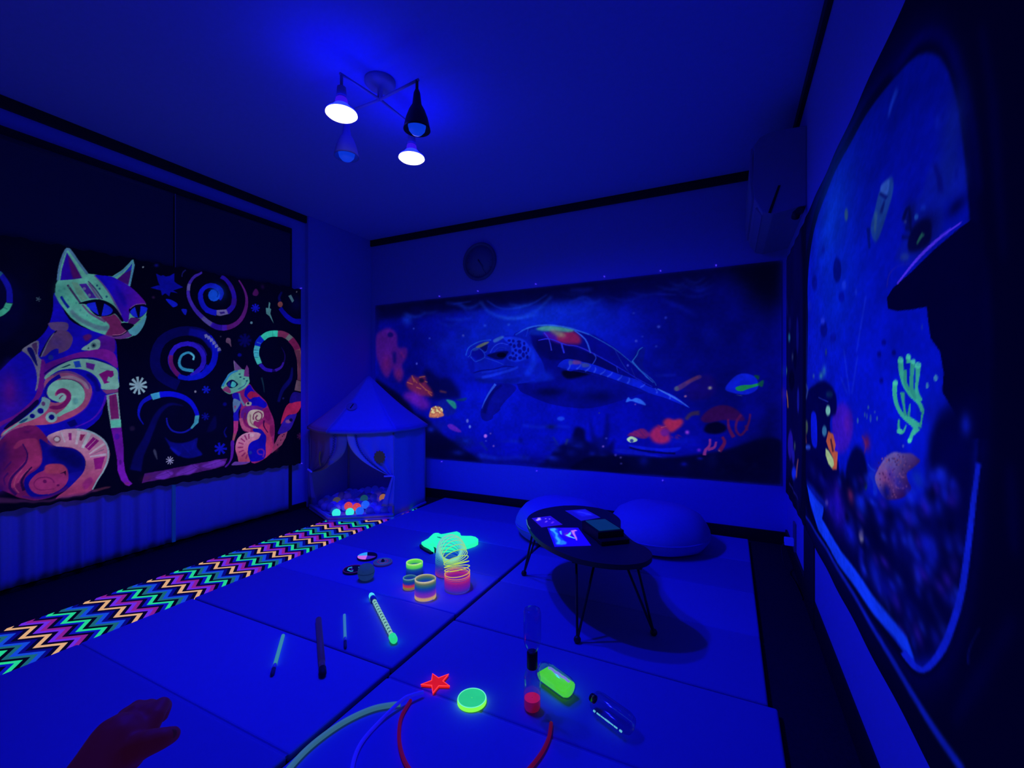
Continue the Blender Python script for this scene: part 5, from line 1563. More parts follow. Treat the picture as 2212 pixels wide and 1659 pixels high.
p 2A1AD8 60 0 1384 845 1378 862 1368 886 1353 909 1331 922 1308 928 1293 932 1286 904 1301 900 1320 895 1335 887 1344 871 1353 849 1359 833
p 0A16DC 100 0 1207 690 1223 684 1247 675 1275 672 1304 680 1334 694 1354 703 1344 730 1324 720 1296 707 1273 700 1252 703 1231 710 1216 716
p 3498CC 100 0 1302 807 1305 815 1308 827 1307 841 1297 852 1284 861 1269 865 1253 861 1237 852 1224 840 1216 822 1210 803 1209 784 1212 767 1220 752 1233 739 1255 732 1281 729 1299 727 1301 748 1283 750 1259 752 1241 757 1232 764 1227 774 1224 786 1225 800 1229 816 1235 830 1245 839 1257 847 1268 850 1279 848 1289 841 1296 834 1297 828 1294 819 1292 811
p 60C0E0 90 0 1303 807 1305 813 1307 824 1306 836 1298 845 1288 853 1281 857 1276 849 1283 844 1292 837 1296 830 1296 825 1293 817 1291 811
p 08086C 80 4 1240 508 1214 520 1181 529 1154 527 1128 515 1104 492 1083 461 1067 427 1053 390 1037 354 1021 315 1000 275 980 230 967 175 958 133 1011 112 1016 154 1024 205 1039 246 1057 290 1071 332 1084 372 1095 410 1107 443 1122 473 1140 495 1159 508 1181 513 1212 509 1238 502
p 1014CC 100 0 1025 402 1020 414 1012 430 1007 446 1005 460 1006 475 1008 489 1013 505 1019 519 1027 531 1040 541 1057 550 1070 556 1059 583 1047 575 1029 563 1014 548 1004 531 998 512 995 494 994 476 995 459 999 443 1006 426 1016 410 1022 399
p 44A8DC 100 0 1060 587 1106 599 1113 563 1074 550
p 2A88C8 40 3 1072 587 1080 554 1102 561 1094 594
p 0C10EC 100 0 1110 564 1124 566 1144 568 1164 568 1184 565 1205 559 1225 551 1243 541 1260 528 1274 514 1285 500 1294 484 1301 469 1306 456 1310 443 1312 434 1336 440 1334 450 1331 464 1325 481 1317 498 1307 517 1294 536 1277 553 1258 569 1236 582 1213 592 1189 599 1166 603 1143 604 1121 602 1106 601
p 44A4CC 100 0 1310 436 1337 438 1331 388 1291 350 1278 355 1303 390
p 1418B4 100 0 1281 359 1271 353 1258 345 1246 339 1234 337 1222 337 1211 339 1198 343 1186 349 1176 357 1167 367 1159 381 1154 394 1151 408 1149 422 1149 433 1140 433 1141 422 1142 406 1145 390 1152 375 1160 361 1170 348 1182 339 1196 333 1209 328 1222 326 1236 326 1249 328 1263 334 1277 342 1287 348
q 0A0C8E 95 3 1133 312 1165 280 1222 263 1282 271 1327 286 1321 228 1353 175 1334 162 1273 156 1222 177 1177 222
p 1014C0 70 4 1162 237 1177 219 1199 195 1215 177 1230 198 1211 213 1187 233 1169 247
p 0E10A0 70 0 1228 251 1243 230 1264 200 1279 178 1284 182 1269 204 1248 234 1233 255
p 0E10A0 70 0 1305 265 1300 248 1293 226 1288 209 1293 207 1298 223 1305 246 1310 263
q 06065E 70 5 1435 431 1440 340 1379 325
p 9CC4DC 100 0 1003 634 1042 622 1044 637 1004 645
p 9CC4DC 100 0 999 633 1025 595 1034 605 1005 640
p 9CC4DC 100 0 996 635 998 586 1010 587 1004 636
p 9CC4DC 100 0 993 639 973 598 983 590 1001 633
p 9CC4DC 100 0 994 643 958 626 963 612 997 634
p 9CC4DC 100 0 996 647 958 659 956 644 994 637
p 9CC4DC 100 0 1000 648 975 686 966 675 993 641
p 9CC4DC 100 0 1003 647 1000 696 988 694 995 646
p 9CC4DC 100 0 1005 643 1026 684 1016 692 998 648
p 9CC4DC 100 0 1005 638 1042 656 1037 670 1002 648
p 9CC4DC 100 0 1010 641 1007 631 999 627 992 631 988 641 992 650 999 654 1007 650
p A8A8DE 100 0 1166 156 1187 152 1187 158 1166 160
p A8A8DE 100 0 1164 154 1179 136 1183 140 1167 157
p A8A8DE 100 0 1162 155 1165 131 1170 131 1165 155
p A8A8DE 100 0 1160 157 1149 138 1154 135 1163 154
p A8A8DE 100 0 1160 160 1141 155 1142 149 1161 156
p A8A8DE 100 0 1161 162 1142 173 1141 168 1160 158
p A8A8DE 100 0 1163 162 1154 185 1149 182 1160 161
p A8A8DE 100 0 1165 161 1170 184 1165 185 1162 162
p A8A8DE 100 0 1167 158 1183 171 1179 176 1164 162
p A8A8DE 100 0 1169 157 1167 153 1163 152 1159 154 1157 159 1159 164 1163 165 1167 163
p 0E12C6 100 0 1473 190 1510 183 1510 200 1473 202
p 0E12C6 100 0 1467 189 1488 156 1501 165 1476 196
p 0E12C6 100 0 1462 194 1452 159 1467 153 1473 190
p 0E12C6 100 0 1462 201 1429 191 1436 175 1467 189
p 0E12C6 100 0 1467 205 1436 227 1429 212 1462 194
p 0E12C6 100 0 1473 203 1467 240 1452 238 1462 201
p 0E12C6 100 0 1476 196 1501 221 1488 233 1467 205
p 0E12C6 100 0 1479 196 1476 188 1469 186 1461 190 1458 198 1461 205 1469 207 1476 203
p 0E1ACC 100 0 1380 605 1402 603 1402 616 1380 615
p 0E1ACC 100 0 1375 605 1384 583 1395 590 1382 609
p 0E1ACC 100 0 1372 610 1359 591 1370 584 1379 605
p 0E1ACC 100 0 1374 615 1352 617 1352 604 1374 605
p 0E1ACC 100 0 1379 615 1370 637 1359 630 1372 610
p 0E1ACC 100 0 1382 610 1395 630 1384 636 1375 615
p 0E1ACC 100 0 1383 610 1381 605 1377 603 1373 605 1371 610 1373 615 1377 617 1381 615
p 0C12B0 90 2 1375 424 1396 421 1396 431 1375 431
p 0C12B0 90 2 1372 423 1384 403 1391 409 1377 427
p 0C12B0 90 2 1369 426 1363 404 1372 401 1375 424
p 0C12B0 90 2 1368 430 1349 422 1353 413 1371 423
p 0C12B0 90 2 1371 432 1353 444 1349 435 1368 426
p 0C12B0 90 2 1375 431 1372 454 1363 452 1369 430
p 0C12B0 90 2 1377 427 1391 443 1384 450 1372 432
p 0C12B0 90 2 1378 427 1377 423 1372 421 1368 423 1366 428 1368 432 1372 434 1377 432
p 9090B8 100 0 1319 598 1318 594 1316 591 1312 590 1308 591 1306 594 1305 598 1306 602 1308 605 1312 606 1316 604 1318 602
p 0808A0 80 3 1511 506 1509 499 1504 495 1498 493 1491 495 1487 500 1485 507 1487 514 1491 518 1498 520 1504 518 1509 513
p 0C0E98 90 2 1508 346 1502 338 1494 325 1489 311 1492 295 1498 281 1503 270 1513 275 1507 285 1500 298 1497 310 1500 321 1507 334 1512 343
p 30204E 60 4 983 380 981 372 977 366 970 365 964 367 959 374 958 382 959 389 964 395 970 396 977 394 981 388
q 44486E 90 2 1080 243 1091 224 1097 173 1087 192 1076 226
p 4C1A7C 100 1 1014 44 1028 97 1076 98 1181 104 1286 112 1445 123 1514 123 1493 74 1435 63 1308 54 1222 49 1102 42
q 7030CC 85 4 1087 64 1145 97 1185 70 1122 42
q 7030CC 85 5 1198 61 1282 113 1334 89 1277 49
q 7030CC 85 5 1348 91 1445 122 1504 94 1435 68
p 3A1468 80 0 1046 52 1182 89 1181 91 1046 55
p 3A1468 80 0 1223 54 1344 97 1343 99 1222 56
p 3A1468 80 0 1352 81 1493 110 1493 112 1352 83
p 3A1468 80 0 1141 91 1181 47 1182 49 1142 93
p 3A1468 80 0 1290 110 1351 56 1353 58 1291 112
b 5A2050 50 1042 67 30 18 0
p 0A0AAC 100 0 2108 1173 2089 1171 2063 1168 2041 1169 2022 1176 2002 1187 1982 1200 1963 1216 1945 1234 1932 1248 1905 1226 1916 1211 1934 1191 1953 1172 1975 1156 1998 1141 2025 1130 2057 1126 2087 1127 2107 1128
p 7E444C 100 0 1941 1268 1938 1256 1930 1246 1919 1242 1908 1244 1900 1251 1897 1262 1900 1274 1908 1283 1919 1288 1930 1286 1938 1279
p 0A0A70 80 3 1928 1293 1925 1300 1921 1309 1920 1318 1925 1332 1934 1349 1940 1361 1925 1367 1918 1354 1907 1337 1900 1319 1899 1304 1902 1291 1904 1283
b 04043E 80 2057 1286 69 75 0
p 446E86 100 0 1990 1341 2015 1354 2042 1311 2025 1292
p 505068 100 0 2074 1387 2073 1383 2071 1380 2067 1379 2063 1379 2061 1381 2060 1384 2061 1388 2063 1390 2067 1392 2071 1392 2073 1390
p 4E8896 100 1 1826 1272 1838 1262 1832 1226 1844 1217 1838 1184 1866 1110 1832 1163 1805 1180 1801 1223 1821 1223
q 4A1260 95 2 1723 1357 1745 1330 1732 1304 1705 1303 1699 1318
p 1014C8 100 0 1724 1207 1754 1209 1754 1222 1724 1216
p 1014C8 100 0 1720 1205 1739 1187 1749 1197 1727 1213
p 1014C8 100 0 1716 1207 1714 1179 1727 1180 1725 1208
p 1014C8 100 0 1714 1211 1693 1190 1702 1182 1721 1206
p 1014C8 100 0 1717 1215 1688 1213 1688 1201 1717 1206
p 1014C8 100 0 1721 1217 1702 1236 1693 1226 1714 1210
p 1014C8 100 0 1725 1216 1727 1244 1714 1242 1716 1215
p 1014C8 100 0 1727 1212 1749 1233 1739 1241 1720 1217
p 1014C8 100 0 1729 1212 1726 1206 1720 1203 1715 1205 1712 1210 1715 1216 1720 1219 1726 1218
p 6090B0 100 0 1700 1100 1699 1095 1695 1091 1690 1089 1685 1090 1681 1093 1680 1098 1681 1103 1685 1107 1690 1108 1695 1108 1699 1104
q 705078 95 1 1511 972 1536 969 1540 940 1543 911 1526 933 1506 943
p 06066A 90 4 1646 958 1690 958 1690 980 1646 974
p 06066A 90 4 1639 956 1667 925 1683 942 1650 967
p 06066A 90 4 1632 959 1629 916 1651 917 1648 960
p 06066A 90 4 1630 966 1598 936 1613 921 1641 956
p 06066A 90 4 1634 973 1591 973 1591 951 1634 957
p 06066A 90 4 1641 975 1613 1006 1598 989 1630 963
p 06066A 90 4 1648 972 1651 1015 1629 1013 1632 971
p 06066A 90 4 1650 965 1683 996 1667 1010 1639 975
p 06066A 90 4 1652 966 1649 957 1640 953 1631 956 1628 965 1631 973 1640 978 1649 975
p 0C0C90 90 2 1617 858 1615 851 1609 847 1602 845 1595 846 1590 850 1588 857 1590 863 1595 868 1602 870 1609 868 1615 864
p 303050 100 0 1477 980 1476 977 1474 975 1471 974 1469 975 1467 977 1466 979 1467 982 1469 985 1471 986 1474 985 1476 983
b 2A0A50 60 1775 1379 16 20 0
p 1A0A6A 90 2 1741 790 1752 779 1768 762 1788 749 1809 741 1832 738 1854 738 1877 742 1900 749 1921 760 1938 777 1951 797 1961 818 1966 840 1967 864 1963 885 1953 906 1939 924 1928 936 1926 934 1935 921 1947 902 1956 883 1957 863 1955 841 1949 821 1939 803 1926 786 1911 773 1893 764 1873 760 1853 758 1834 759 1816 762 1800 769 1786 780 1772 796 1762 808
p 2A14B4 95 0 1746 785 1755 775 1770 760 1789 747 1812 740 1836 738 1852 736 1856 761 1840 763 1818 766 1801 771 1789 780 1777 793 1768 803
p 3A1AB0 90 0 1884 741 1897 747 1916 757 1934 769 1946 785 1953 802 1957 813 1943 818 1937 807 1930 793 1920 782 1906 774 1887 766 1874 761
p 44B8D4 100 0 1715 935 1713 925 1709 910 1707 893 1707 877 1709 860 1714 843 1721 823 1730 804 1736 792 1769 806 1763 819 1756 837 1750 854 1748 867 1747 881 1748 892 1750 905 1754 917 1757 926
p 48CCC0 80 3 1715 841 1737 792 1769 806 1749 855
p 186080 80 0 1713 897 1744 897 1744 901 1713 902
p 186080 80 0 1713 877 1744 877 1744 881 1713 882
p 186080 80 0 1713 842 1744 842 1744 846 1713 847
p 0A22D6 100 0 1754 1011 1746 1000 1734 985 1723 969 1717 954 1715 941 1714 934 1756 928 1758 934 1761 942 1764 948 1773 958 1784 971 1794 980
p 3A70F0 80 0 1729 954 1761 946 1763 954 1732 962
p 3AD4BE 100 0 1791 974 1800 981 1811 991 1821 998 1831 1002 1843 1006 1856 1009 1871 1011 1887 1011 1899 1012 1901 1060 1888 1059 1870 1058 1851 1055 1834 1052 1817 1046 1799 1038 1782 1027 1768 1015 1759 1007
p 1A7070 80 0 1855 1051 1858 1013 1861 1013 1858 1052
p 7E3060 100 0 1897 1012 1909 1012 1925 1013 1937 1012 1948 1008 1962 1002 1972 998 1999 1042 1988 1047 1972 1053 1952 1059 1931 1061 1912 1060 1900 1060
p 647078 100 0 1964 1003 2000 979 2033 1018 1997 1042
p 741C54 100 0 1989 983 2000 972 2014 957 2027 943 2036 929 2045 915 2051 904 2104 930 2098 940 2089 957 2077 974 2062 991 2046 1008 2035 1019
p 80485C 100 0 2044 913 2050 896 2059 873 2066 851 2069 836 2071 821 2073 802 2074 773 2075 740 2076 717 2133 718 2132 742 2131 776 2130 806 2128 827 2126 845 2122 865 2115 889 2106 914 2099 931
q 942474 100 0 1552 582 1613 603 1671 648 1712 602 1767 548 1805 511 1830 457 1863 377 1872 292 1866 203 1869 141 1791 85 1694 64 1659 196 1682 280 1625 312 1602 394 1608 473 1591 519 1558 543
q 1812B8 100 0 1551 576 1596 581 1608 518 1614 484 1596 446 1596 381 1560 384 1560 520
q 5A7CB0 100 0 1557 537 1596 530 1609 507 1563 441
p 8A4A80 100 0 1564 492 1582 491 1569 464
q 1008CC 100 0 1642 608 1677 642 1706 602 1754 548 1805 505 1811 481 1785 464 1736 483 1688 491 1659 538 1635 563
q AA1C5A 100 0 1656 562 1682 592 1718 585 1749 554 1706 548 1682 536
p 5A8CB8 90 0 1595 580 1598 566 1602 546 1607 527 1615 510 1623 495 1629 485 1643 493 1637 503 1627 517 1619 532 1613 549 1608 568 1604 582
q A8A8A8 100 0 1648 511 1682 516 1693 504 1682 487 1648 488
p 101038 100 0 1673 505 1672 500 1668 497 1664 496 1659 497 1656 501 1654 505 1656 510 1659 513 1664 514 1668 513 1672 509
q 641C9A 100 0 1612 445 1648 482 1718 485 1780 464 1742 442 1671 446 1648 390 1618 392
p B45088 100 0 1599 398 1602 381 1607 355 1617 329 1638 310 1661 297 1677 289 1688 314 1672 322 1652 332 1638 343 1630 360 1625 383 1622 401
p 7A1A70 100 0 1634 439 1632 424 1629 402 1630 380 1637 362 1649 347 1662 335 1677 326 1694 320 1705 317 1707 325 1696 329 1681 335 1668 343 1657 354 1648 367 1642 382 1642 400 1646 421 1649 436
q C4B4B0 100 0 1656 408 1677 448 1730 457 1780 437 1781 399 1742 366 1718 374 1707 347 1745 314 1694 329 1665 355
p 7C3A64 100 0 1711 382 1710 400 1713 420 1727 431 1742 436 1755 429 1764 417 1764 401 1757 386 1747 379 1738 378 1732 385 1729 396 1734 403 1741 409 1733 418 1725 410 1717 398 1722 381 1734 368 1752 369 1766 379 1774 398 1775 420 1762 437 1742 446 1721 439 1705 424 1701 401 1701 382
p 8A6A70 80 0 1677 424 1677 408 1677 385 1681 364 1692 349 1706 338 1716 331 1720 338 1711 345 1699 355 1690 367 1687 385 1688 407 1688 423
q 7A1462 90 3 1785 452 1824 462 1845 390 1824 367 1790 398
q BE3874 95 4 1742 315 1791 357 1848 318 1842 265 1861 149 1791 85 1785 151 1805 238 1754 278
p 861A68 90 0 1836 331 1864 332 1868 257 1845 241 1832 284
p 3A0850 100 0 1780 373 1778 362 1776 346 1779 328 1790 309 1805 289 1817 275 1823 278 1812 293 1798 313 1789 331 1788 345 1791 360 1793 370
q 1410B0 100 0 1701 313 1754 311 1791 270 1767 272 1718 288
h D090BC BE4474 1659 287 1647 71 100 0 1577 214 1591 254 1630 285 1682 292 1736 285 1759 267 1742 238 1694 220 1668 194 1662 137 1679 76 1608 65 1590 124 1575 176
p 92246E 85 1 1676 243 1675 281 1663 281 1668 243
p 92246E 85 1 1658 240 1642 276 1632 272 1650 237
p 92246E 85 1 1642 230 1615 258 1608 250 1637 224
p 92246E 85 1 1631 213 1597 230 1594 220 1629 206
p 92246E 85 1 1627 192 1591 196 1591 185 1628 184
p 92246E 85 1 1630 170 1596 160 1601 150 1634 163
p 92246E 85 1 1640 151 1613 128 1622 119 1646 144
p 92246E 85 1 1655 136 1640 104 1651 98 1663 132
p D8B0CC 80 2 1714 266 1712 260 1704 256 1694 256 1684 258 1677 264 1674 270 1677 276 1684 280 1694 281 1704 278 1712 273
q 0E08C4 100 0 1668 194 1694 220 1742 238 1767 277 1799 262 1805 232 1798 179 1798 108 1767 77 1694 73 1671 107 1662 149
p 641EA8 100 0 1770 120 1762 122 1752 125 1745 128 1742 135 1740 143 1741 148 1746 151 1755 153 1762 152 1769 148 1775 142 1778 135 1777 123 1772 108 1769 98 1783 92 1786 103 1791 119 1792 135 1786 148 1776 158 1765 163 1752 164 1740 161 1731 154 1730 144 1733 132 1739 122 1749 116 1761 114 1769 112
p 1838B0 90 4 1697 140 1695 133 1689 129 1682 128 1675 130 1670 136 1668 143 1670 150 1675 154 1682 155 1689 153 1695 147
q 6E44B8 100 0 1546 69 1569 90 1608 84 1682 74 1625 63
p B4348C 100 0 1560 383 1594 381 1591 316 1569 261 1563 237 1549 241 1560 308
p A05068 80 0 1558 297 1582 289 1564 237 1549 241
q 5216AC 100 0 1538 238 1564 238 1561 157 1548 108 1510 64 1497 68 1530 105 1539 165
q 64B6AC 100 0 1476 629 1498 660 1520 715 1569 745 1619 755 1659 734 1672 688 1672 654 1625 607 1569 586 1530 576 1498 593 1484 611
p 2C88CC 100 0 1488 628 1495 642 1504 661 1515 678 1523 693 1532 705 1542 716 1559 725 1579 734 1593 740 1589 751 1574 745 1553 737 1535 726 1522 714 1513 700 1503 686 1493 668 1483 648 1476 635
p 3A70A0 100 0 1593 606 1605 613 1623 623 1638 634 1649 649 1657 665 1662 676 1656 678 1651 667 1643 652 1634 639 1619 629 1601 619 1589 613
p 6E4A96 100 0 1559 819 1570 808 1620 755 1569 743
p 6E3486 100 0 1631 704 1636 745 1653 787 1668 763 1672 699
p 8080A8 80 0 1559 810 1566 746 1571 747 1565 811
q 90407E 100 0 1484 610 1514 632 1537 604 1536 581 1504 593
q 071046 100 0 1508 648 1530 672 1558 677 1592 646 1563 622 1530 620
q 4CD0DC 100 0 1540 631 1551 667 1579 649 1564 625
q 1820A0 100 0 1514 641 1530 665 1539 627
p 10506A 100 0 1610 719 1609 717 1606 715 1602 714 1598 715 1595 716 1594 719 1595 721 1598 723 1602 724 1606 723 1609 722
p 10506A 100 0 1616 697 1614 694 1612 692 1608 691 1604 692 1601 694 1600 696 1601 699 1604 701 1608 702 1612 701 1614 699
p 10506A 100 0 1641 685 1640 683 1637 681 1633 680 1629 681 1626 683 1625 685 1626 688 1629 690 1633 690 1637 690 1640 688
p 10506A 100 0 1661 670 1660 667 1657 665 1653 665 1649 665 1646 667 1645 670 1646 673 1649 674 1653 675 1657 674 1660 673
p 924070 100 0 1860 167 1901 242 1934 263 1983 272 1969 223 1935 171 1887 145 1848 115
b B83070 70 1880 153 19 24 0
p 501448 100 0 1930 208 1929 206 1927 204 1924 203 1921 204 1919 207 1918 210 1919 212 1921 214 1924 214 1927 213 1929 211
p 501448 100 0 1947 237 1946 234 1944 233 1941 232 1938 233 1935 235 1935 238 1935 241 1938 243 1941 243 1944 242 1946 240
p 501448 100 0 1900 175 1899 172 1897 171 1894 170 1891 171 1889 174 1888 176 1889 179 1891 181 1894 181 1897 180 1899 178
p 501448 100 0 1960 248 1959 245 1957 244 1954 243 1951 244 1949 246 1948 249 1949 252 1951 254 1954 254 1957 253 1959 251
q 2C16A8 100 0 1897 259 1927 324 1975 388 2067 414 2039 340 1990 275
p 8A5080 80 4 2012 349 2009 342 2000 337 1988 336 1977 338 1968 344 1965 352 1968 359 1977 364 1988 365 2000 363 2009 356
p 140840 100 0 2028 359 2026 352 2020 348 2013 346 2005 349 1999 354 1997 361 1999 368 2005 372 2013 374 2020 371 2026 366
q AA2058 100 0 1924 337 1947 414 1995 492 2118 514 2104 455 2067 410 1988 399 1942 348
q 1A0E80 100 0 1999 498 2030 578 2118 564 2118 512 2059 502
p 685064 100 0 2045 596 2066 678 2118 665 2118 581
p 60304E 100 0 2073 678 2082 779 2062 866 2045 915 2096 918 2118 811 2118 670
p 0C0C74 85 3 2016 777 2012 753 2006 720 1995 689 1974 664 1948 637 1926 605 1911 570 1900 535 1893 511 1915 504 1924 527 1938 560 1955 591 1978 616 2004 645 2023 679 2031 716 2032 752 2030 777
p 1A405A 80 2 1759 693 1765 678 1771 656 1777 635 1781 615 1784 596 1786 583 1791 583 1790 596 1789 616 1787 637 1783 659 1777 681 1774 697
p 1A1A60 100 0 1957 533 1956 529 1952 526 1947 525 1943 526 1939 530 1938 534 1939 538 1943 541 1947 542 1952 541 1956 538
p 40104E 90 3 2106 218 2135 214 2135 225 2106 226
p 40104E 90 3 2101 218 2117 196 2128 202 2108 222
p 40104E 90 3 2097 221 2089 198 2101 194 2106 218
p 40104E 90 3 2097 225 2071 218 2076 208 2101 218
p 40104E 90 3 2101 228 2076 242 2071 232 2097 221
p 40104E 90 3 2106 226 2101 251 2089 250 2097 225
p 40104E 90 3 2108 222 2128 239 2117 246 2101 228
p 40104E 90 3 2110 222 2108 217 2102 216 2097 218 2094 223 2097 228 2102 229 2108 227
b 0808A0 80 1602 857 11 11 0
"""
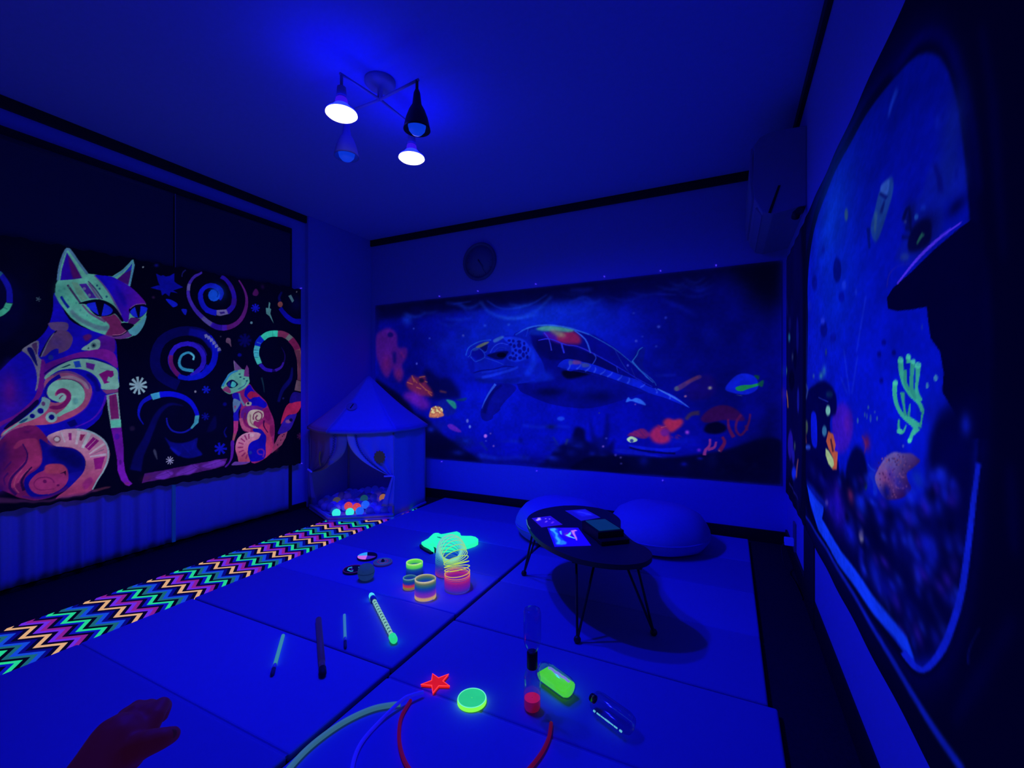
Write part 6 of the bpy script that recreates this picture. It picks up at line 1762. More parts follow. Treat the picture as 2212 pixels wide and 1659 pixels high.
ART_TURTLE = """
g 04089C 0408B0 1859 1363 1859 41 100 0 -185 1556 3475 1535 3475 -86 -185 -232
b 0A34DC 85 1820 1183 549 221 0
b 0824D0 75 1231 1027 550 355 0
b 0618C8 70 2369 971 538 310 0
b 0414DC 80 1321 475 538 234 0
b 0410D8 70 1859 298 509 220 0
b 0820D0 60 2012 1169 218 216 0
b 03089A 70 2817 1013 317 356 0
b 020678 70 3162 931 186 370 0
b 02047A 70 280 1162 374 481 0
b 030A90 60 805 1297 289 165 0
p 02023A 95 33 -48 1300 240 1304 629 1310 1013 1315 1375 1317 1731 1317 2059 1317 2361 1315 2642 1312 2887 1312 3111 1317 3306 1324 3435 1328 3414 1507 3286 1503 3091 1497 2868 1493 2625 1495 2344 1500 2040 1505 1710 1507 1352 1510 988 1511 600 1509 210 1505 -80 1500
p 020230 90 15 -59 1386 591 1392 1384 1400 2053 1405 2625 1405 3120 1402 3428 1400 3422 1471 3113 1472 2618 1474 2045 1474 1375 1468 581 1459 -69 1450
b 02024A 80 2334 1318 135 89 0
b 020246 80 2817 1273 262 116 0
b 02023C 60 1451 1402 168 53 0
q 010114 100 74 3243 1569 3475 1535 3475 -116 2818 -186 3051 121 3270 318 3343 682 3322 1044 3162 1241
q 010112 90 39 3051 1502 3475 1506 3475 1093 3322 1225
b 02045A 75 2936 1070 333 287 0
b 020458 75 3051 623 244 376 0
b 03087C 55 2695 757 299 329 0
b 020468 60 497 807 308 385 0
b 0414D8 50 1140 472 395 199 0
p 1C50EC 70 14 1174 1381 1191 1354 1218 1317 1255 1282 1306 1253 1366 1229 1427 1212 1490 1207 1554 1210 1610 1219 1653 1231 1690 1247 1725 1269 1764 1301 1803 1338 1830 1364 1822 1371 1795 1346 1755 1310 1715 1280 1681 1260 1646 1246 1605 1236 1551 1229 1489 1226 1429 1230 1371 1244 1313 1267 1265 1292 1229 1324 1202 1360 1184 1385
p 1440E0 60 8 1239 1382 1275 1356 1327 1321 1390 1297 1467 1290 1551 1295 1627 1307 1692 1329 1750 1359 1789 1380 1786 1385 1746 1365 1688 1337 1623 1316 1549 1305 1466 1301 1392 1306 1331 1329 1279 1362 1243 1386
p 2058F0 60 10 1353 1235 1389 1225 1441 1212 1501 1204 1576 1208 1656 1217 1712 1224 1711 1231 1654 1226 1574 1219 1500 1217 1442 1223 1391 1234 1355 1241
p 1030D8 60 13 819 1400 859 1391 914 1378 961 1363 994 1346 1022 1325 1042 1310 1049 1315 1031 1332 1004 1357 968 1379 917 1392 861 1402 820 1409
p 1030D8 50 8 903 1382 958 1383 1033 1385 1085 1389 1085 1394 1031 1394 957 1391 902 1388
p 0C20B8 60 13 1977 1390 2034 1385 2110 1383 2165 1384 2164 1393 2109 1398 2032 1401 1976 1400
p 1030D8 60 11 1978 1296 2009 1307 2051 1322 2087 1328 2116 1319 2143 1301 2162 1288 2166 1293 2148 1309 2121 1330 2087 1343 2046 1334 2004 1317 1975 1303
p 0A1CC8 55 15 2663 1255 2694 1238 2737 1215 2779 1191 2818 1170 2856 1148 2883 1133 2887 1142 2862 1160 2826 1185 2787 1211 2744 1231 2699 1251 2666 1265
p 1020B8 50 8 2624 1303 2664 1296 2718 1289 2757 1286 2757 1292 2718 1299 2664 1306 2624 1309
p 0818B0 50 18 2886 1301 2908 1297 2939 1296 2960 1301 2959 1314 2937 1319 2906 1319 2885 1315
p 0A24D0 60 35 670 1027 747 1017 850 1014 924 1019 923 1041 849 1052 746 1055 670 1050
p 0A20CC 50 41 596 886 636 856 698 825 748 811 764 833 725 863 663 894 612 909
p 0A20E8 50 23 964 575 1048 570 1161 571 1241 576 1241 591 1161 596 1048 596 964 591
p 0818C0 50 25 2598 795 2646 792 2712 796 2758 805 2756 823 2709 826 2644 822 2596 814
p 1024C8 60 10 2611 715 2655 714 2715 716 2757 720 2757 727 2714 728 2654 726 2611 722
p 0818B0 50 36 2938 1030 2954 995 2984 955 3012 931 3030 948 3015 982 2985 1022 2957 1046
p 0818D0 40 25 1194 774 1199 751 1215 723 1232 706 1249 713 1244 735 1228 763 1211 781
p 2030C8 85 5 477 1194 474 1188 466 1185 457 1189 454 1195 457 1201 466 1204 474 1200
p 2030C8 85 5 659 1093 656 1087 648 1085 640 1088 637 1094 640 1100 648 1102 656 1099
p 3040D8 85 6 1017 1096 1014 1089 1005 1086 996 1090 993 1098 996 1105 1005 1107 1014 1104
p 2040D8 85 6 1235 1171 1231 1163 1222 1160 1212 1165 1208 1173 1212 1181 1222 1184 1231 1180
p 2048E0 85 6 1459 1165 1455 1157 1446 1154 1437 1158 1434 1166 1437 1174 1446 1177 1455 1173
p 2030C8 85 4 2474 1181 2471 1175 2465 1173 2459 1176 2457 1182 2459 1188 2465 1190 2471 1187
p 2838D0 85 5 2698 1131 2695 1124 2689 1122 2682 1125 2679 1132 2682 1139 2689 1141 2695 1138
p 2838D0 85 6 2653 1071 2649 1062 2640 1059 2632 1063 2628 1072 2632 1081 2640 1084 2649 1080
p 2030C0 85 4 2535 1007 2533 1002 2528 1000 2523 1002 2521 1008 2523 1012 2528 1014 2533 1012
p 3040D0 85 5 2493 976 2491 969 2484 966 2477 970 2474 977 2477 984 2484 987 2491 983
p 2030B8 85 4 2632 931 2630 925 2624 923 2618 925 2616 931 2618 937 2624 940 2630 937
p 0C2CC4 85 27 450 1278 432 1245 390 1234 347 1251 330 1286 347 1319 390 1330 432 1313
p 3040D0 85 4 508 868 506 863 499 861 493 864 490 869 493 874 499 876 506 873
q 03066E 85 12 2134 441 2179 276 2240 271 2273 458 2288 310 2255 175 2164 186
q 02023E 95 12 1711 -44 1813 89 1879 171 1984 230 2024 331 2095 311 2110 228 2217 188 2343 121 2430 10
q 02024A 80 12 2210 128 2299 222 2329 253 2314 134 2343 77
q 03056A 80 25 1085 79 1241 71 1465 52 1711 67 1745 -42 756 -81
p 0A18B8 70 14 1160 53 1210 45 1282 35 1353 30 1420 36 1484 47 1537 54 1579 53 1615 50 1639 47 1646 79 1621 81 1583 84 1536 84 1480 76 1417 65 1355 59 1287 63 1217 73 1167 80
b 0812A0 60 1976 222 63 36 0
p 1A3A70 60 6 1832 244 1844 226 1861 201 1873 183 1885 190 1872 208 1856 233 1843 251
p 2A4060 60 6 1951 239 1947 225 1942 206 1938 191 1950 188 1956 202 1964 221 1969 234
p 0C20E0 80 10 1570 320 1607 317 1659 312 1711 310 1758 314 1802 320 1846 324 1894 324 1942 323 1976 322 1977 338 1944 340 1895 342 1846 343 1801 340 1756 335 1712 332 1662 336 1611 341 1574 346
b 0A1460 80 1821 327 49 21 0
p 1A44F0 95 5 1936 395 1932 386 1920 380 1904 377 1887 379 1875 385 1871 393 1875 402 1887 409 1904 411 1920 409 1932 403
b 0A18A8 41 3186 122 16 17 0
b 08148C 58 2890 108 34 23 0
b 0C1EC0 55 1197 54 62 35 0
b 030450 36 1836 207 30 11 0
b 0C1EC0 41 2086 27 35 32 0
b 0610A0 55 1258 -8 38 15 0
b 0610A0 51 3267 82 42 18 0
b 08148C 74 2240 118 48 19 0
b 0C1EC0 56 3197 6 34 19 0
b 030450 61 2151 200 38 30 0
b 08148C 63 2059 195 41 33 0
b 08148C 70 2142 1 50 31 0
b 0C1EC0 63 2461 95 27 33 0
b 030450 43 2187 85 40 18 0
b 030450 48 2206 202 51 29 0
b 0A18A8 45 685 180 28 31 0
b 0A18A8 45 1412 193 57 15 0
b 0A18A8 36 2923 122 28 25 0
b 0A18A8 36 1809 -18 23 35 0
b 08148C 64 2719 -22 19 31 0
b 030450 41 2235 -34 19 34 0
b 030450 46 784 23 59 34 0
b 030450 71 2148 25 48 28 0
b 0610A0 61 2777 110 31 14 0
b 0C1EC0 55 1679 -41 55 36 0
b 08148C 45 2831 51 19 31 0
b 0A18A8 61 2437 37 42 33 0
b 0610A0 55 1492 -35 25 28 0
b 0610A0 45 3238 120 20 18 0
b 030450 51 2402 71 43 16 0
b 0A18A8 55 2242 -33 32 14 0
b 0A18A8 43 963 -53 33 18 0
b 08148C 62 2229 70 38 19 0
b 0C1EC0 58 2787 8 29 10 0
b 030450 67 3039 120 19 11 0
b 0A18A8 74 1820 84 45 18 0
b 0C1EC0 68 1837 -62 23 18 0
b 0C1EC0 53 2592 -25 18 24 0
b 0A18A8 72 3055 72 22 17 0
b 0610A0 63 925 159 30 22 0
b 0A18A8 59 1136 26 35 15 0
b 0610A0 61 1731 46 50 11 0
b 0C1EC0 40 2823 88 24 31 0
b 0C1EC0 51 1844 74 50 29 0
b 0C1EC0 45 2156 131 27 22 0
b 0A18A8 38 1988 131 42 31 0
b 0610A0 66 1792 226 54 34 0
b 0A18A8 44 3099 83 17 15 0
b 0C1EC0 41 2588 81 22 16 0
b 0C1EC0 63 3244 125 16 20 0
b 0C1EC0 69 1505 198 64 17 0
b 0610A0 67 1799 157 39 29 0
b 0C1EC0 51 1867 148 40 23 0
b 0C1EC0 63 2677 122 28 22 0
b 0610A0 67 3100 -6 30 13 0
b 0A18A8 71 1865 190 32 24 0
b 0A18A8 64 2090 -12 19 34 0
b 0A18A8 67 2438 117 31 23 0
b 030450 40 1556 206 29 32 0
b 08148C 63 2452 40 35 14 0
b 08148C 68 3217 95 13 19 0
b 0C1EC0 53 2559 93 48 31 0
b 0A18A8 65 3031 49 33 17 0
b 08148C 69 3152 130 33 26 0
b 0C1EC0 41 1121 -31 73 30 0
b 0A18A8 50 1581 68 37 25 0
b 08148C 62 2028 186 38 14 0
b 08148C 60 2679 21 43 16 0
b 0C1EC0 55 2862 77 31 30 0
b 0610A0 47 1363 107 59 28 0
p 0E28C8 28 13 1009 1312 1034 1298 1070 1280 1109 1268 1147 1275 1182 1288 1206 1299 1204 1303 1178 1298 1142 1291 1108 1290 1075 1295 1038 1307 1011 1315
p 1440E0 35 12 1459 1332 1485 1321 1522 1307 1560 1298 1597 1303 1633 1312 1657 1320 1656 1324 1630 1320 1594 1316 1559 1315 1524 1320 1487 1329 1460 1335
p 0A1CA8 31 9 2727 1350 2741 1335 2761 1315 2783 1303 2806 1310 2825 1325 2839 1337 2837 1340 2822 1331 2802 1319 2783 1315 2765 1323 2744 1340 2729 1352
p 1440E0 30 13 721 1248 756 1228 808 1201 862 1185 915 1195 964 1215 998 1230 996 1234 960 1222 910 1205 862 1199 813 1211 761 1234 723 1251
p 0A1CA8 35 14 624 1343 664 1326 721 1303 780 1289 839 1297 894 1313 931 1325 929 1329 889 1323 833 1314 780 1312 725 1320 668 1336 626 1347
p 0A1CA8 36 9 2797 1356 2824 1336 2862 1310 2902 1294 2941 1303 2978 1322 3003 1336 3002 1339 2975 1329 2938 1315 2902 1311 2866 1322 2827 1343 2799 1358
p 0A1CA8 43 10 2265 1327 2303 1308 2358 1284 2414 1268 2469 1276 2521 1293 2557 1307 2555 1310 2518 1301 2465 1289 2413 1285 2361 1296 2306 1316 2266 1331
p 1440E0 38 12 1442 1342 1462 1322 1492 1295 1525 1278 1557 1288 1587 1309 1606 1325 1604 1328 1582 1315 1552 1297 1525 1291 1498 1303 1467 1327 1444 1345
p 0E28C8 35 9 2820 1377 2839 1359 2867 1335 2897 1320 2926 1328 2953 1346 2972 1360 2970 1363 2950 1352 2922 1338 2897 1333 2871 1343 2843 1364 2822 1380
p 0A1CA8 34 9 2773 1298 2802 1283 2843 1265 2885 1253 2926 1259 2966 1272 2993 1283 2992 1286 2963 1280 2923 1272 2884 1270 2845 1277 2804 1291 2774 1301
p 1440E0 34 11 2042 1333 2067 1313 2105 1286 2145 1269 2186 1279 2222 1299 2246 1315 2245 1318 2217 1308 2180 1293 2145 1289 2111 1299 2072 1321 2044 1336
p 1440E0 35 14 531 1356 558 1343 596 1326 637 1315 677 1321 715 1333 740 1342 738 1346 711 1340 673 1331 637 1329 600 1336 561 1349 533 1360
p 1440E0 44 13 783 1268 828 1256 893 1240 959 1229 1023 1235 1085 1245 1128 1254 1127 1258 1083 1254 1020 1249 958 1249 895 1254 830 1265 784 1272
p 1440E0 28 10 2718 1382 2730 1370 2748 1353 2768 1343 2788 1349 2806 1361 2817 1371 2816 1374 2802 1368 2784 1359 2768 1358 2752 1363 2734 1375 2720 1384
p 1440E0 31 10 2615 1370 2645 1354 2688 1333 2732 1320 2775 1326 2816 1340 2845 1351 2844 1354 2815 1346 2773 1334 2732 1331 2690 1341 2647 1359 2616 1373
p 0A1CA8 42 10 2424 1346 2458 1330 2508 1308 2557 1295 2606 1301 2653 1316 2686 1327 2684 1330 2651 1323 2604 1313 2557 1311 2510 1319 2461 1337 2425 1349
p 1440E0 30 11 1833 1269 1876 1249 1938 1221 2001 1205 2063 1214 2122 1234 2162 1249 2161 1252 2119 1241 2059 1225 2001 1220 1941 1232 1879 1256 1834 1273
p 0E28C8 53 12 1657 1269 1685 1252 1726 1230 1769 1216 1812 1224 1851 1241 1878 1254 1876 1258 1847 1249 1807 1238 1769 1234 1730 1243 1689 1260 1659 1273
p 0E28C8 32 9 2809 1404 2826 1388 2852 1366 2879 1351 2907 1359 2932 1376 2948 1388 2947 1391 2928 1383 2902 1371 2879 1367 2856 1376 2830 1394 2811 1407
p 1440E0 54 13 940 1399 971 1375 1018 1343 1068 1323 1118 1335 1163 1358 1193 1376 1191 1379 1157 1366 1111 1349 1068 1343 1025 1356 977 1382 942 1402
p 0A1CA8 25 14 354 1228 383 1210 425 1188 471 1173 516 1183 557 1200 584 1214 581 1218 551 1210 509 1198 470 1195 432 1202 389 1219 357 1231
p 0A1CA8 35 11 1895 1387 1924 1377 1967 1364 2011 1355 2053 1358 2095 1366 2123 1373 2122 1376 2093 1374 2051 1371 2010 1371 1969 1376 1926 1385 1895 1391
p 0E28C8 28 13 1060 1329 1075 1314 1099 1293 1126 1280 1154 1288 1177 1304 1192 1316 1190 1320 1172 1311 1147 1298 1127 1295 1106 1302 1081 1319 1063 1332
p 1440E0 52 14 345 1351 379 1331 429 1305 483 1288 536 1298 585 1317 618 1332 615 1336 579 1327 529 1313 483 1310 436 1319 385 1340 347 1355
p 0E28C8 43 11 1844 1256 1862 1246 1889 1234 1918 1226 1946 1231 1972 1240 1990 1247 1988 1251 1969 1247 1943 1241 1917 1240 1892 1244 1865 1253 1845 1259
p 1440E0 34 12 1439 1350 1468 1335 1510 1315 1554 1303 1597 1309 1638 1323 1666 1334 1664 1338 1635 1330 1594 1320 1554 1318 1514 1326 1471 1342 1440 1354
q 04088C 100 0 1486 1065 1625 1130 1779 1143 1960 1108 2134 1047 2314 938 2458 816 2583 705 2638 634 2486 580 2343 530 2164 483 2008 481 1813 510 1642 572 1537 632 1519 803 1625 929
b 0610A0 60 2118 636 239 75 0
b 02034A 85 1812 607 147 40 0
b 02044E 80 2194 568 163 50 0
b 010330 60 1762 954 149 94 0
q 030458 85 8 1720 1036 1944 970 2164 892 2343 794 2343 746 2164 809 1944 854 1796 867 1711 957
q 05088C 90 6 2164 1042 2329 930 2458 808 2597 684 2486 707 2343 797 2164 900 2134 984
q 0A28B0 80 10 1642 1117 1779 1137 1813 1094 1762 1065 1642 1072
q 4A10AC 90 11 1754 1082 1887 1066 1895 993 1813 1023
q 8A1C58 95 13 1879 1059 1976 1084 2048 1049 2065 981 1976 979 1887 1001
q 48A098 90 8 1694 1114 1779 1137 1895 1123 2016 1091 1976 1072 1863 1088 1762 1094
q 868470 80 13 1804 1102 1904 1085 1944 1040 1879 1043
p 2A68F0 90 3 1514 1071 1542 1086 1582 1106 1627 1122 1674 1131 1725 1135 1779 1135 1838 1128 1899 1117 1959 1102 2024 1081 2088 1057 2132 1040 2135 1048 2091 1066 2027 1090 1962 1111 1901 1127 1839 1139 1779 1146 1724 1147 1671 1142 1623 1134 1576 1118 1535 1097 1506 1082
p 2050C0 85 1 2132 1041 2181 1013 2249 973 2312 932 2363 893 2410 852 2456 811 2508 767 2558 723 2595 689 2613 668 2619 655 2622 647 2626 649 2623 657 2617 671 2599 693 2561 727 2511 771 2460 815 2414 856 2367 898 2316 938 2252 979 2184 1019 2135 1047
p 2A26E0 95 2 1712 1017 1738 1021 1773 1026 1812 1024 1854 1009 1900 988 1943 971 1977 964 2007 961 2039 954 2082 935 2129 911 2162 894 2166 902 2133 919 2086 943 2041 962 2008 970 1978 972 1945 979 1904 996 1857 1017 1813 1032 1773 1034 1736 1029 1710 1025
p 1824D8 85 1 2162 894 2211 867 2278 828 2342 791 2393 759 2441 729 2485 701 2529 676 2569 654 2596 639 2598 643 2571 658 2531 681 2488 706 2444 734 2397 765 2345 797 2282 835 2215 874 2166 902
p 3060F4 95 2 2014 1078 2038 1060 2071 1034 2098 1005 2116 970 2129 929 2138 901 2148 903 2139 932 2126 973 2107 1011 2077 1041 2043 1067 2019 1085
p 3038EC 95 2 1760 1079 1771 1066 1787 1046 1801 1022 1810 992 1817 957 1821 933 1831 934 1826 959 1818 993 1808 1025 1794 1049 1777 1070 1765 1083
p 2834F0 95 2 1901 987 1908 964 1918 931 1926 908 1937 910 1931 934 1922 967 1916 990
p 2A48E8 90 2 2164 895 2170 887 2179 874 2182 862 2175 846 2162 827 2153 813 2158 809 2168 823 2181 842 2189 861 2186 877 2177 891 2171 901
p 1830A8 80 1 2327 917 2342 888 2364 846 2385 809 2403 782 2420 758 2431 743 2434 745 2423 761 2407 784 2389 812 2368 848 2346 890 2331 919
p 2030C8 80 1 2338 797 2341 781 2346 760 2350 745 2354 746 2351 761 2347 782 2343 798
p 2858E0 80 2 1622 1127 1615 1106 1607 1077 1600 1056 1607 1054 1613 1075 1622 1104 1628 1125
p 1C28A0 70 1 2445 779 2460 744 2481 697 2496 662 2500 664 2485 699 2464 746 2449 781
q 0820C8 70 9 1495 1062 1556 1102 1628 1104 1664 976 1711 904 1751 838 1780 762 1848 707 1734 687 1616 683 1556 744 1586 908
q 0818BC 100 0 1028 929 1046 981 1110 1019 1177 1039 1255 1051 1371 1074 1464 1076 1526 1060 1604 1034 1664 976 1711 904 1751 838 1760 762 1699 709 1616 682 1495 672 1383 682 1242 680 1170 692 1130 722 1103 763 1075 775 1048 841
p 0E30EC 80 14 1611 962 1623 945 1638 923 1648 901 1650 877 1648 851 1641 828 1625 803 1601 778 1583 759 1625 727 1642 747 1667 776 1686 809 1695 843 1696 877 1691 910 1677 940 1658 966 1645 983
b 0A20D0 60 1779 740 85 42 0
q 1230E8 95 5 1396 1062 1556 1047 1634 972 1637 896 1556 859 1471 861 1430 892 1471 935 1452 1003
p 060A88 95 3 1468 1033 1463 1025 1452 1022 1441 1026 1436 1034 1441 1042 1452 1044 1463 1041
p 060A88 95 3 1502 1027 1498 1018 1489 1015 1480 1019 1476 1028 1480 1037 1489 1041 1498 1036
p 060A88 95 3 1560 1018 1554 1010 1541 1007 1528 1012 1522 1020 1528 1028 1541 1031 1554 1027
p 060A88 95 3 1479 999 1475 990 1464 986 1454 991 1450 1000 1454 1009 1464 1012 1475 1008
p 060A88 95 3 1514 984 1509 972 1498 968 1487 973 1483 986 1487 997 1498 1002 1509 996
p 060A88 95 3 1564 988 1558 973 1543 968 1528 975 1522 990 1528 1006 1543 1011 1558 1004
p 060A88 95 3 1599 1001 1596 991 1588 987 1579 992 1576 1002 1579 1013 1588 1016 1596 1012
p 060A88 95 3 1524 949 1520 940 1511 937 1501 941 1497 951 1501 960 1511 963 1520 959
p 060A88 95 3 1567 938 1562 924 1549 919 1536 925 1530 939 1536 953 1549 958 1562 952
p 060A88 95 3 1605 960 1600 944 1588 938 1575 945 1570 961 1575 977 1588 983 1600 976
p 060A88 95 3 1595 908 1591 892 1580 886 1570 893 1565 909 1570 925 1580 931 1591 924
p 060A88 95 3 1500 925 1496 916 1486 913 1476 917 1472 927 1476 936 1486 939 1496 935
p 060A88 95 3 1527 906 1523 897 1515 894 1506 898 1503 907 1506 916 1515 920 1523 915
p 060A88 95 3 1482 889 1477 878 1463 875 1450 879 1444 890 1450 901 1463 905 1477 900
p 060A88 95 3 1520 880 1514 869 1498 865 1483 870 1476 882 1483 893 1498 897 1514 892
p 060A88 95 3 1569 883 1563 873 1550 869 1537 874 1532 884 1537 894 1550 897 1563 893
p 060A88 95 3 1628 889 1625 878 1616 873 1608 878 1604 890 1608 902 1616 906 1625 901
p 060A88 95 3 1618 922 1615 914 1607 911 1600 915 1597 923 1600 932 1607 935 1615 931
p 060A88 95 3 1633 948 1630 934 1623 928 1617 934 1614 948 1617 962 1623 968 1630 962
q 0A1CC4 95 4 1262 938 1294 993 1371 1025 1440 1003 1469 968 1433 936 1371 939 1307 919
q 03054A 95 5 1242 918 1307 937 1371 947 1443 944 1427 913 1396 881 1333 879 1281 897
p 01010E 100 4 1425 913 1419 903 1403 897 1380 895 1357 898 1341 906 1335 917 1341 927 1357 933 1380 935 1403 932 1419 924
p 2440F0 85 2 1275 936 1283 949 1295 968 1310 984 1328 996 1350 1006 1371 1011 1395 1009 1420 1001 1438 995 1441 1002 1423 1008 1397 1016 1370 1019 1346 1013 1324 1003 1304 990 1288 972 1276 953 1268 939
p 1A34D8 70 2 1309 940 1322 951 1340 966 1359 977 1382 977 1408 972 1427 968 1428 972 1409 976 1383 982 1357 981 1336 971 1317 955 1305 944
q 060A9C 90 4 1090 950 1124 978 1177 970 1206 934 1203 906 1137 885 1097 915
p 2450DC 90 1 1052 908 1065 915 1079 926 1083 944 1087 961 1101 973 1119 982 1141 984 1164 979 1188 963 1208 943 1219 921 1216 901 1178 883 1136 872 1121 872 1112 880 1094 899 1079 916 1074 913 1090 896 1108 877 1120 868 1138 867 1181 879 1220 898 1224 922 1212 945 1191 967 1166 983 1141 988 1117 986 1097 977 1082 963 1077 945 1074 929 1061 918 1049 912
p 2044D0 80 1 1217 897 1244 889 1283 877 1319 865 1350 853 1378 841 1398 832 1400 836 1380 845 1352 857 1321 869 1285 881 1246 893 1218 901
p 2044D0 80 1 1213 942 1219 942 1229 942 1239 948 1245 964 1251 983 1255 997 1249 999 1245 985 1239 966 1233 952 1227 948 1219 948 1213 948
q 030760 85 4 1170 993 1203 1015 1249 1007 1236 956 1203 963
q 6E7A64 85 4 1130 994 1203 1026 1259 1034 1246 1017 1167 986
q 3A70CC 80 5 1304 1048 1383 1075 1399 1059 1320 1023
q 2A60C8 60 5 1097 973 1137 989 1157 971 1110 961
p 1C54E4 80 3 1034 922 1039 939 1047 962 1057 981 1072 994 1091 1005 1113 1015 1137 1024 1163 1032 1191 1038 1224 1041 1258 1041 1282 1042 1281 1051 1257 1051 1222 1050 1189 1047 1160 1041 1133 1033 1108 1023 1085 1013 1065 1002 1048 987 1036 965 1029 941 1024 925
p 040880 85 2 1109 764 1129 770 1159 778 1191 784 1228 788 1269 790 1308 794 1344 801 1377 810 1409 816 1442 815 1475 811 1498 807 1499 814 1476 818 1443 822 1408 824 1375 819 1341 810 1306 803 1267 800 1227 798 1189 795 1155 789 1125 781 1104 776
p 1636F0 80 6 1194 714 1227 721 1274 730 1323 741 1376 754 1430 767 1474 779 1504 789 1523 798 1536 803 1528 818 1515 814 1496 807 1467 799 1423 788 1369 776 1316 765 1267 755 1220 747 1186 742
p 1230E4 60 5 1191 765 1226 769 1274 774 1321 780 1365 787 1406 795 1435 801 1432 813 1403 808 1362 800 1318 794 1272 788 1223 783 1189 780
q 05108C 80 10 1124 723 1371 711 1556 722 1495 673 1242 679 1170 691
q 060C9A 70 8 1046 894 1110 874 1117 775 1076 775
q 060B92 100 0 1320 675 1446 674 1517 640 1483 590 1421 534 1371 477 1367 455 1320 419 1302 408 1295 380 1242 358 1197 370 1177 417 1190 475 1229 555 1281 635
p 030560 80 7 1378 673 1357 661 1327 643 1297 620 1274 594 1253 564 1234 533 1216 495 1201 456 1191 428 1229 419 1237 447 1249 485 1264 521 1279 552 1297 580 1317 605 1341 627 1369 645 1389 659
p 2C58EC 90 2 1313 679 1300 662 1280 638 1261 611 1243 584 1227 556 1212 529 1201 503 1193 480 1188 464 1192 463 1199 478 1210 501 1223 525 1239 550 1257 577 1276 602 1297 627 1318 649 1333 665
b 0A14A8 50 1332 533 57 33 0
b 02044A 80 1802 605 84 26 0
q 01010E 90 9 1919 770 2046 778 2153 753 2063 722 1971 707 1925 730
q 0A1ED6 100 0 1876 809 1913 848 1971 863 2075 838 2186 807 2294 761 2400 722 2502 689 2553 652 2622 626 2699 600 2770 560 2846 493 2770 525 2675 564 2577 594 2502 631 2400 668 2268 718 2159 752 2046 777 1977 767 1901 797
p 060E9C 70 4 1900 780 1939 775 1992 768 2045 760 2091 750 2136 739 2184 725 2237 708 2292 689 2346 670 2400 650 2453 629 2501 611 2542 596 2577 584 2601 575 2604 584 2580 593 2545 606 2504 621 2457 639 2404 660 2349 680 2295 700 2241 720 2188 737 2140 751 2094 763 2047 773 1994 782 1940 789 1902 794
p 2C4CF4 85 3 1974 825 1974 819 1973 810 1972 803 1967 795 1960 787 1954 781 1965 773 1970 779 1977 789 1982 799 1983 809 1982 819 1981 825
p 2C4CF4 85 3 2063 822 2061 817 2057 810 2053 804 2045 798 2035 791 2028 786 2036 776 2043 781 2053 789 2061 798 2066 806 2068 815 2069 820
p 2C4CF4 85 3 2142 807 2138 802 2133 794 2127 788 2117 781 2105 773 2096 768 2104 757 2112 763 2124 772 2134 780 2140 789 2145 798 2148 804
p 2C4CF4 85 3 2177 793 2178 788 2178 780 2177 774 2174 768 2168 761 2163 756 2174 748 2178 754 2183 762 2187 771 2187 780 2185 789 2184 794
p 2C4CF4 85 3 2254 772 2251 768 2247 762 2241 757 2232 752 2221 746 2213 743 2219 731 2227 736 2238 743 2247 750 2253 757 2257 764 2260 768
p 2C4CF4 85 3 2308 755 2305 750 2300 744 2295 739 2286 733 2275 727 2267 723 2274 712 2281 717 2292 724 2301 732 2307 739 2311 746 2313 751
p 2C4CF4 85 3 2379 730 2376 725 2373 719 2369 714 2361 708 2351 702 2344 697 2351 687 2358 692 2367 699 2375 707 2380 715 2383 722 2385 727
p 2C4CF4 85 3 2430 706 2431 701 2431 694 2429 688 2425 682 2419 675 2415 670 2424 662 2428 668 2434 676 2438 685 2439 694 2438 702 2437 707
p 2C4CF4 85 3 2543 665 2540 662 2537 658 2533 654 2526 650 2517 646 2510 643 2515 632 2522 636 2531 641 2539 647 2543 653 2546 658 2548 662
p 2C4CF4 85 3 2612 629 2616 624 2621 617 2624 610 2624 605 2623 598 2622 593 2633 592 2634 597 2634 605 2632 613 2627 621 2621 628 2617 633
p 2C4CF4 85 2 2704 589 2707 584 2711 577 2714 570 2713 565 2712 558 2710 553 2722 551 2722 556 2723 564 2722 573 2718 581 2713 588 2709 593
q 703C84 80 6 2003 851 2058 844 2069 821 2003 821
q 465890 70 6 2075 827 2131 819 2131 798 2080 796
q 40589A 70 5 1971 852 2000 845 1995 818 1971 819
p 3C70EC 90 1 2630 623 2660 605 2703 581 2744 557 2782 534 2818 510 2843 494 2844 495 2821 515 2787 541 2750 568 2708 591 2664 614 2633 629
q 061088 85 3 2454 831 2497 908 2529 932 2549 920 2544 875 2528 803 2563 750 2593 718 2553 739 2492 783
p 2C78D4 85 2 2458 828 2467 839 2479 855 2490 870 2496 883 2499 896 2504 906 2513 915 2524 923 2531 928 2529 931 2521 926 2510 919 2500 909 2494 898 2490 886 2485 873 2474 859 2462 843 2453 832
p 2A70DC 90 2 2450 827 2462 812 2480 790 2499 768 2519 747 2541 725 2560 705 2578 690 2593 677 2603 668 2606 671 2596 680 2581 694 2565 710 2546 730 2525 752 2506 774 2487 797 2470 819 2458 835
q 2C66F4 95 3 2409 530 2426 565 2447 548 2483 560 2524 543 2554 506 2502 520 2451 537 2426 531
p 4050E0 80 3 2431 799 2430 794 2427 791 2423 790 2419 791 2416 795 2415 800 2416 804 2419 808 2423 809 2427 807 2430 804
p 6040B0 80 2 2483 513 2482 510 2480 507 2477 507 2474 507 2472 510 2471 513 2472 516 2474 518 2477 519 2480 518 2482 516
p 905AA0 90 2 2827 573 2826 569 2823 566 2819 565 2816 566 2813 569 2812 573 2813 577 2816 579 2819 581 2823 579 2826 577
p 3040C8 80 3 2487 977 2486 974 2484 972 2481 971 2478 972 2476 974 2475 978 2476 981 2478 983 2481 984 2484 983 2486 980
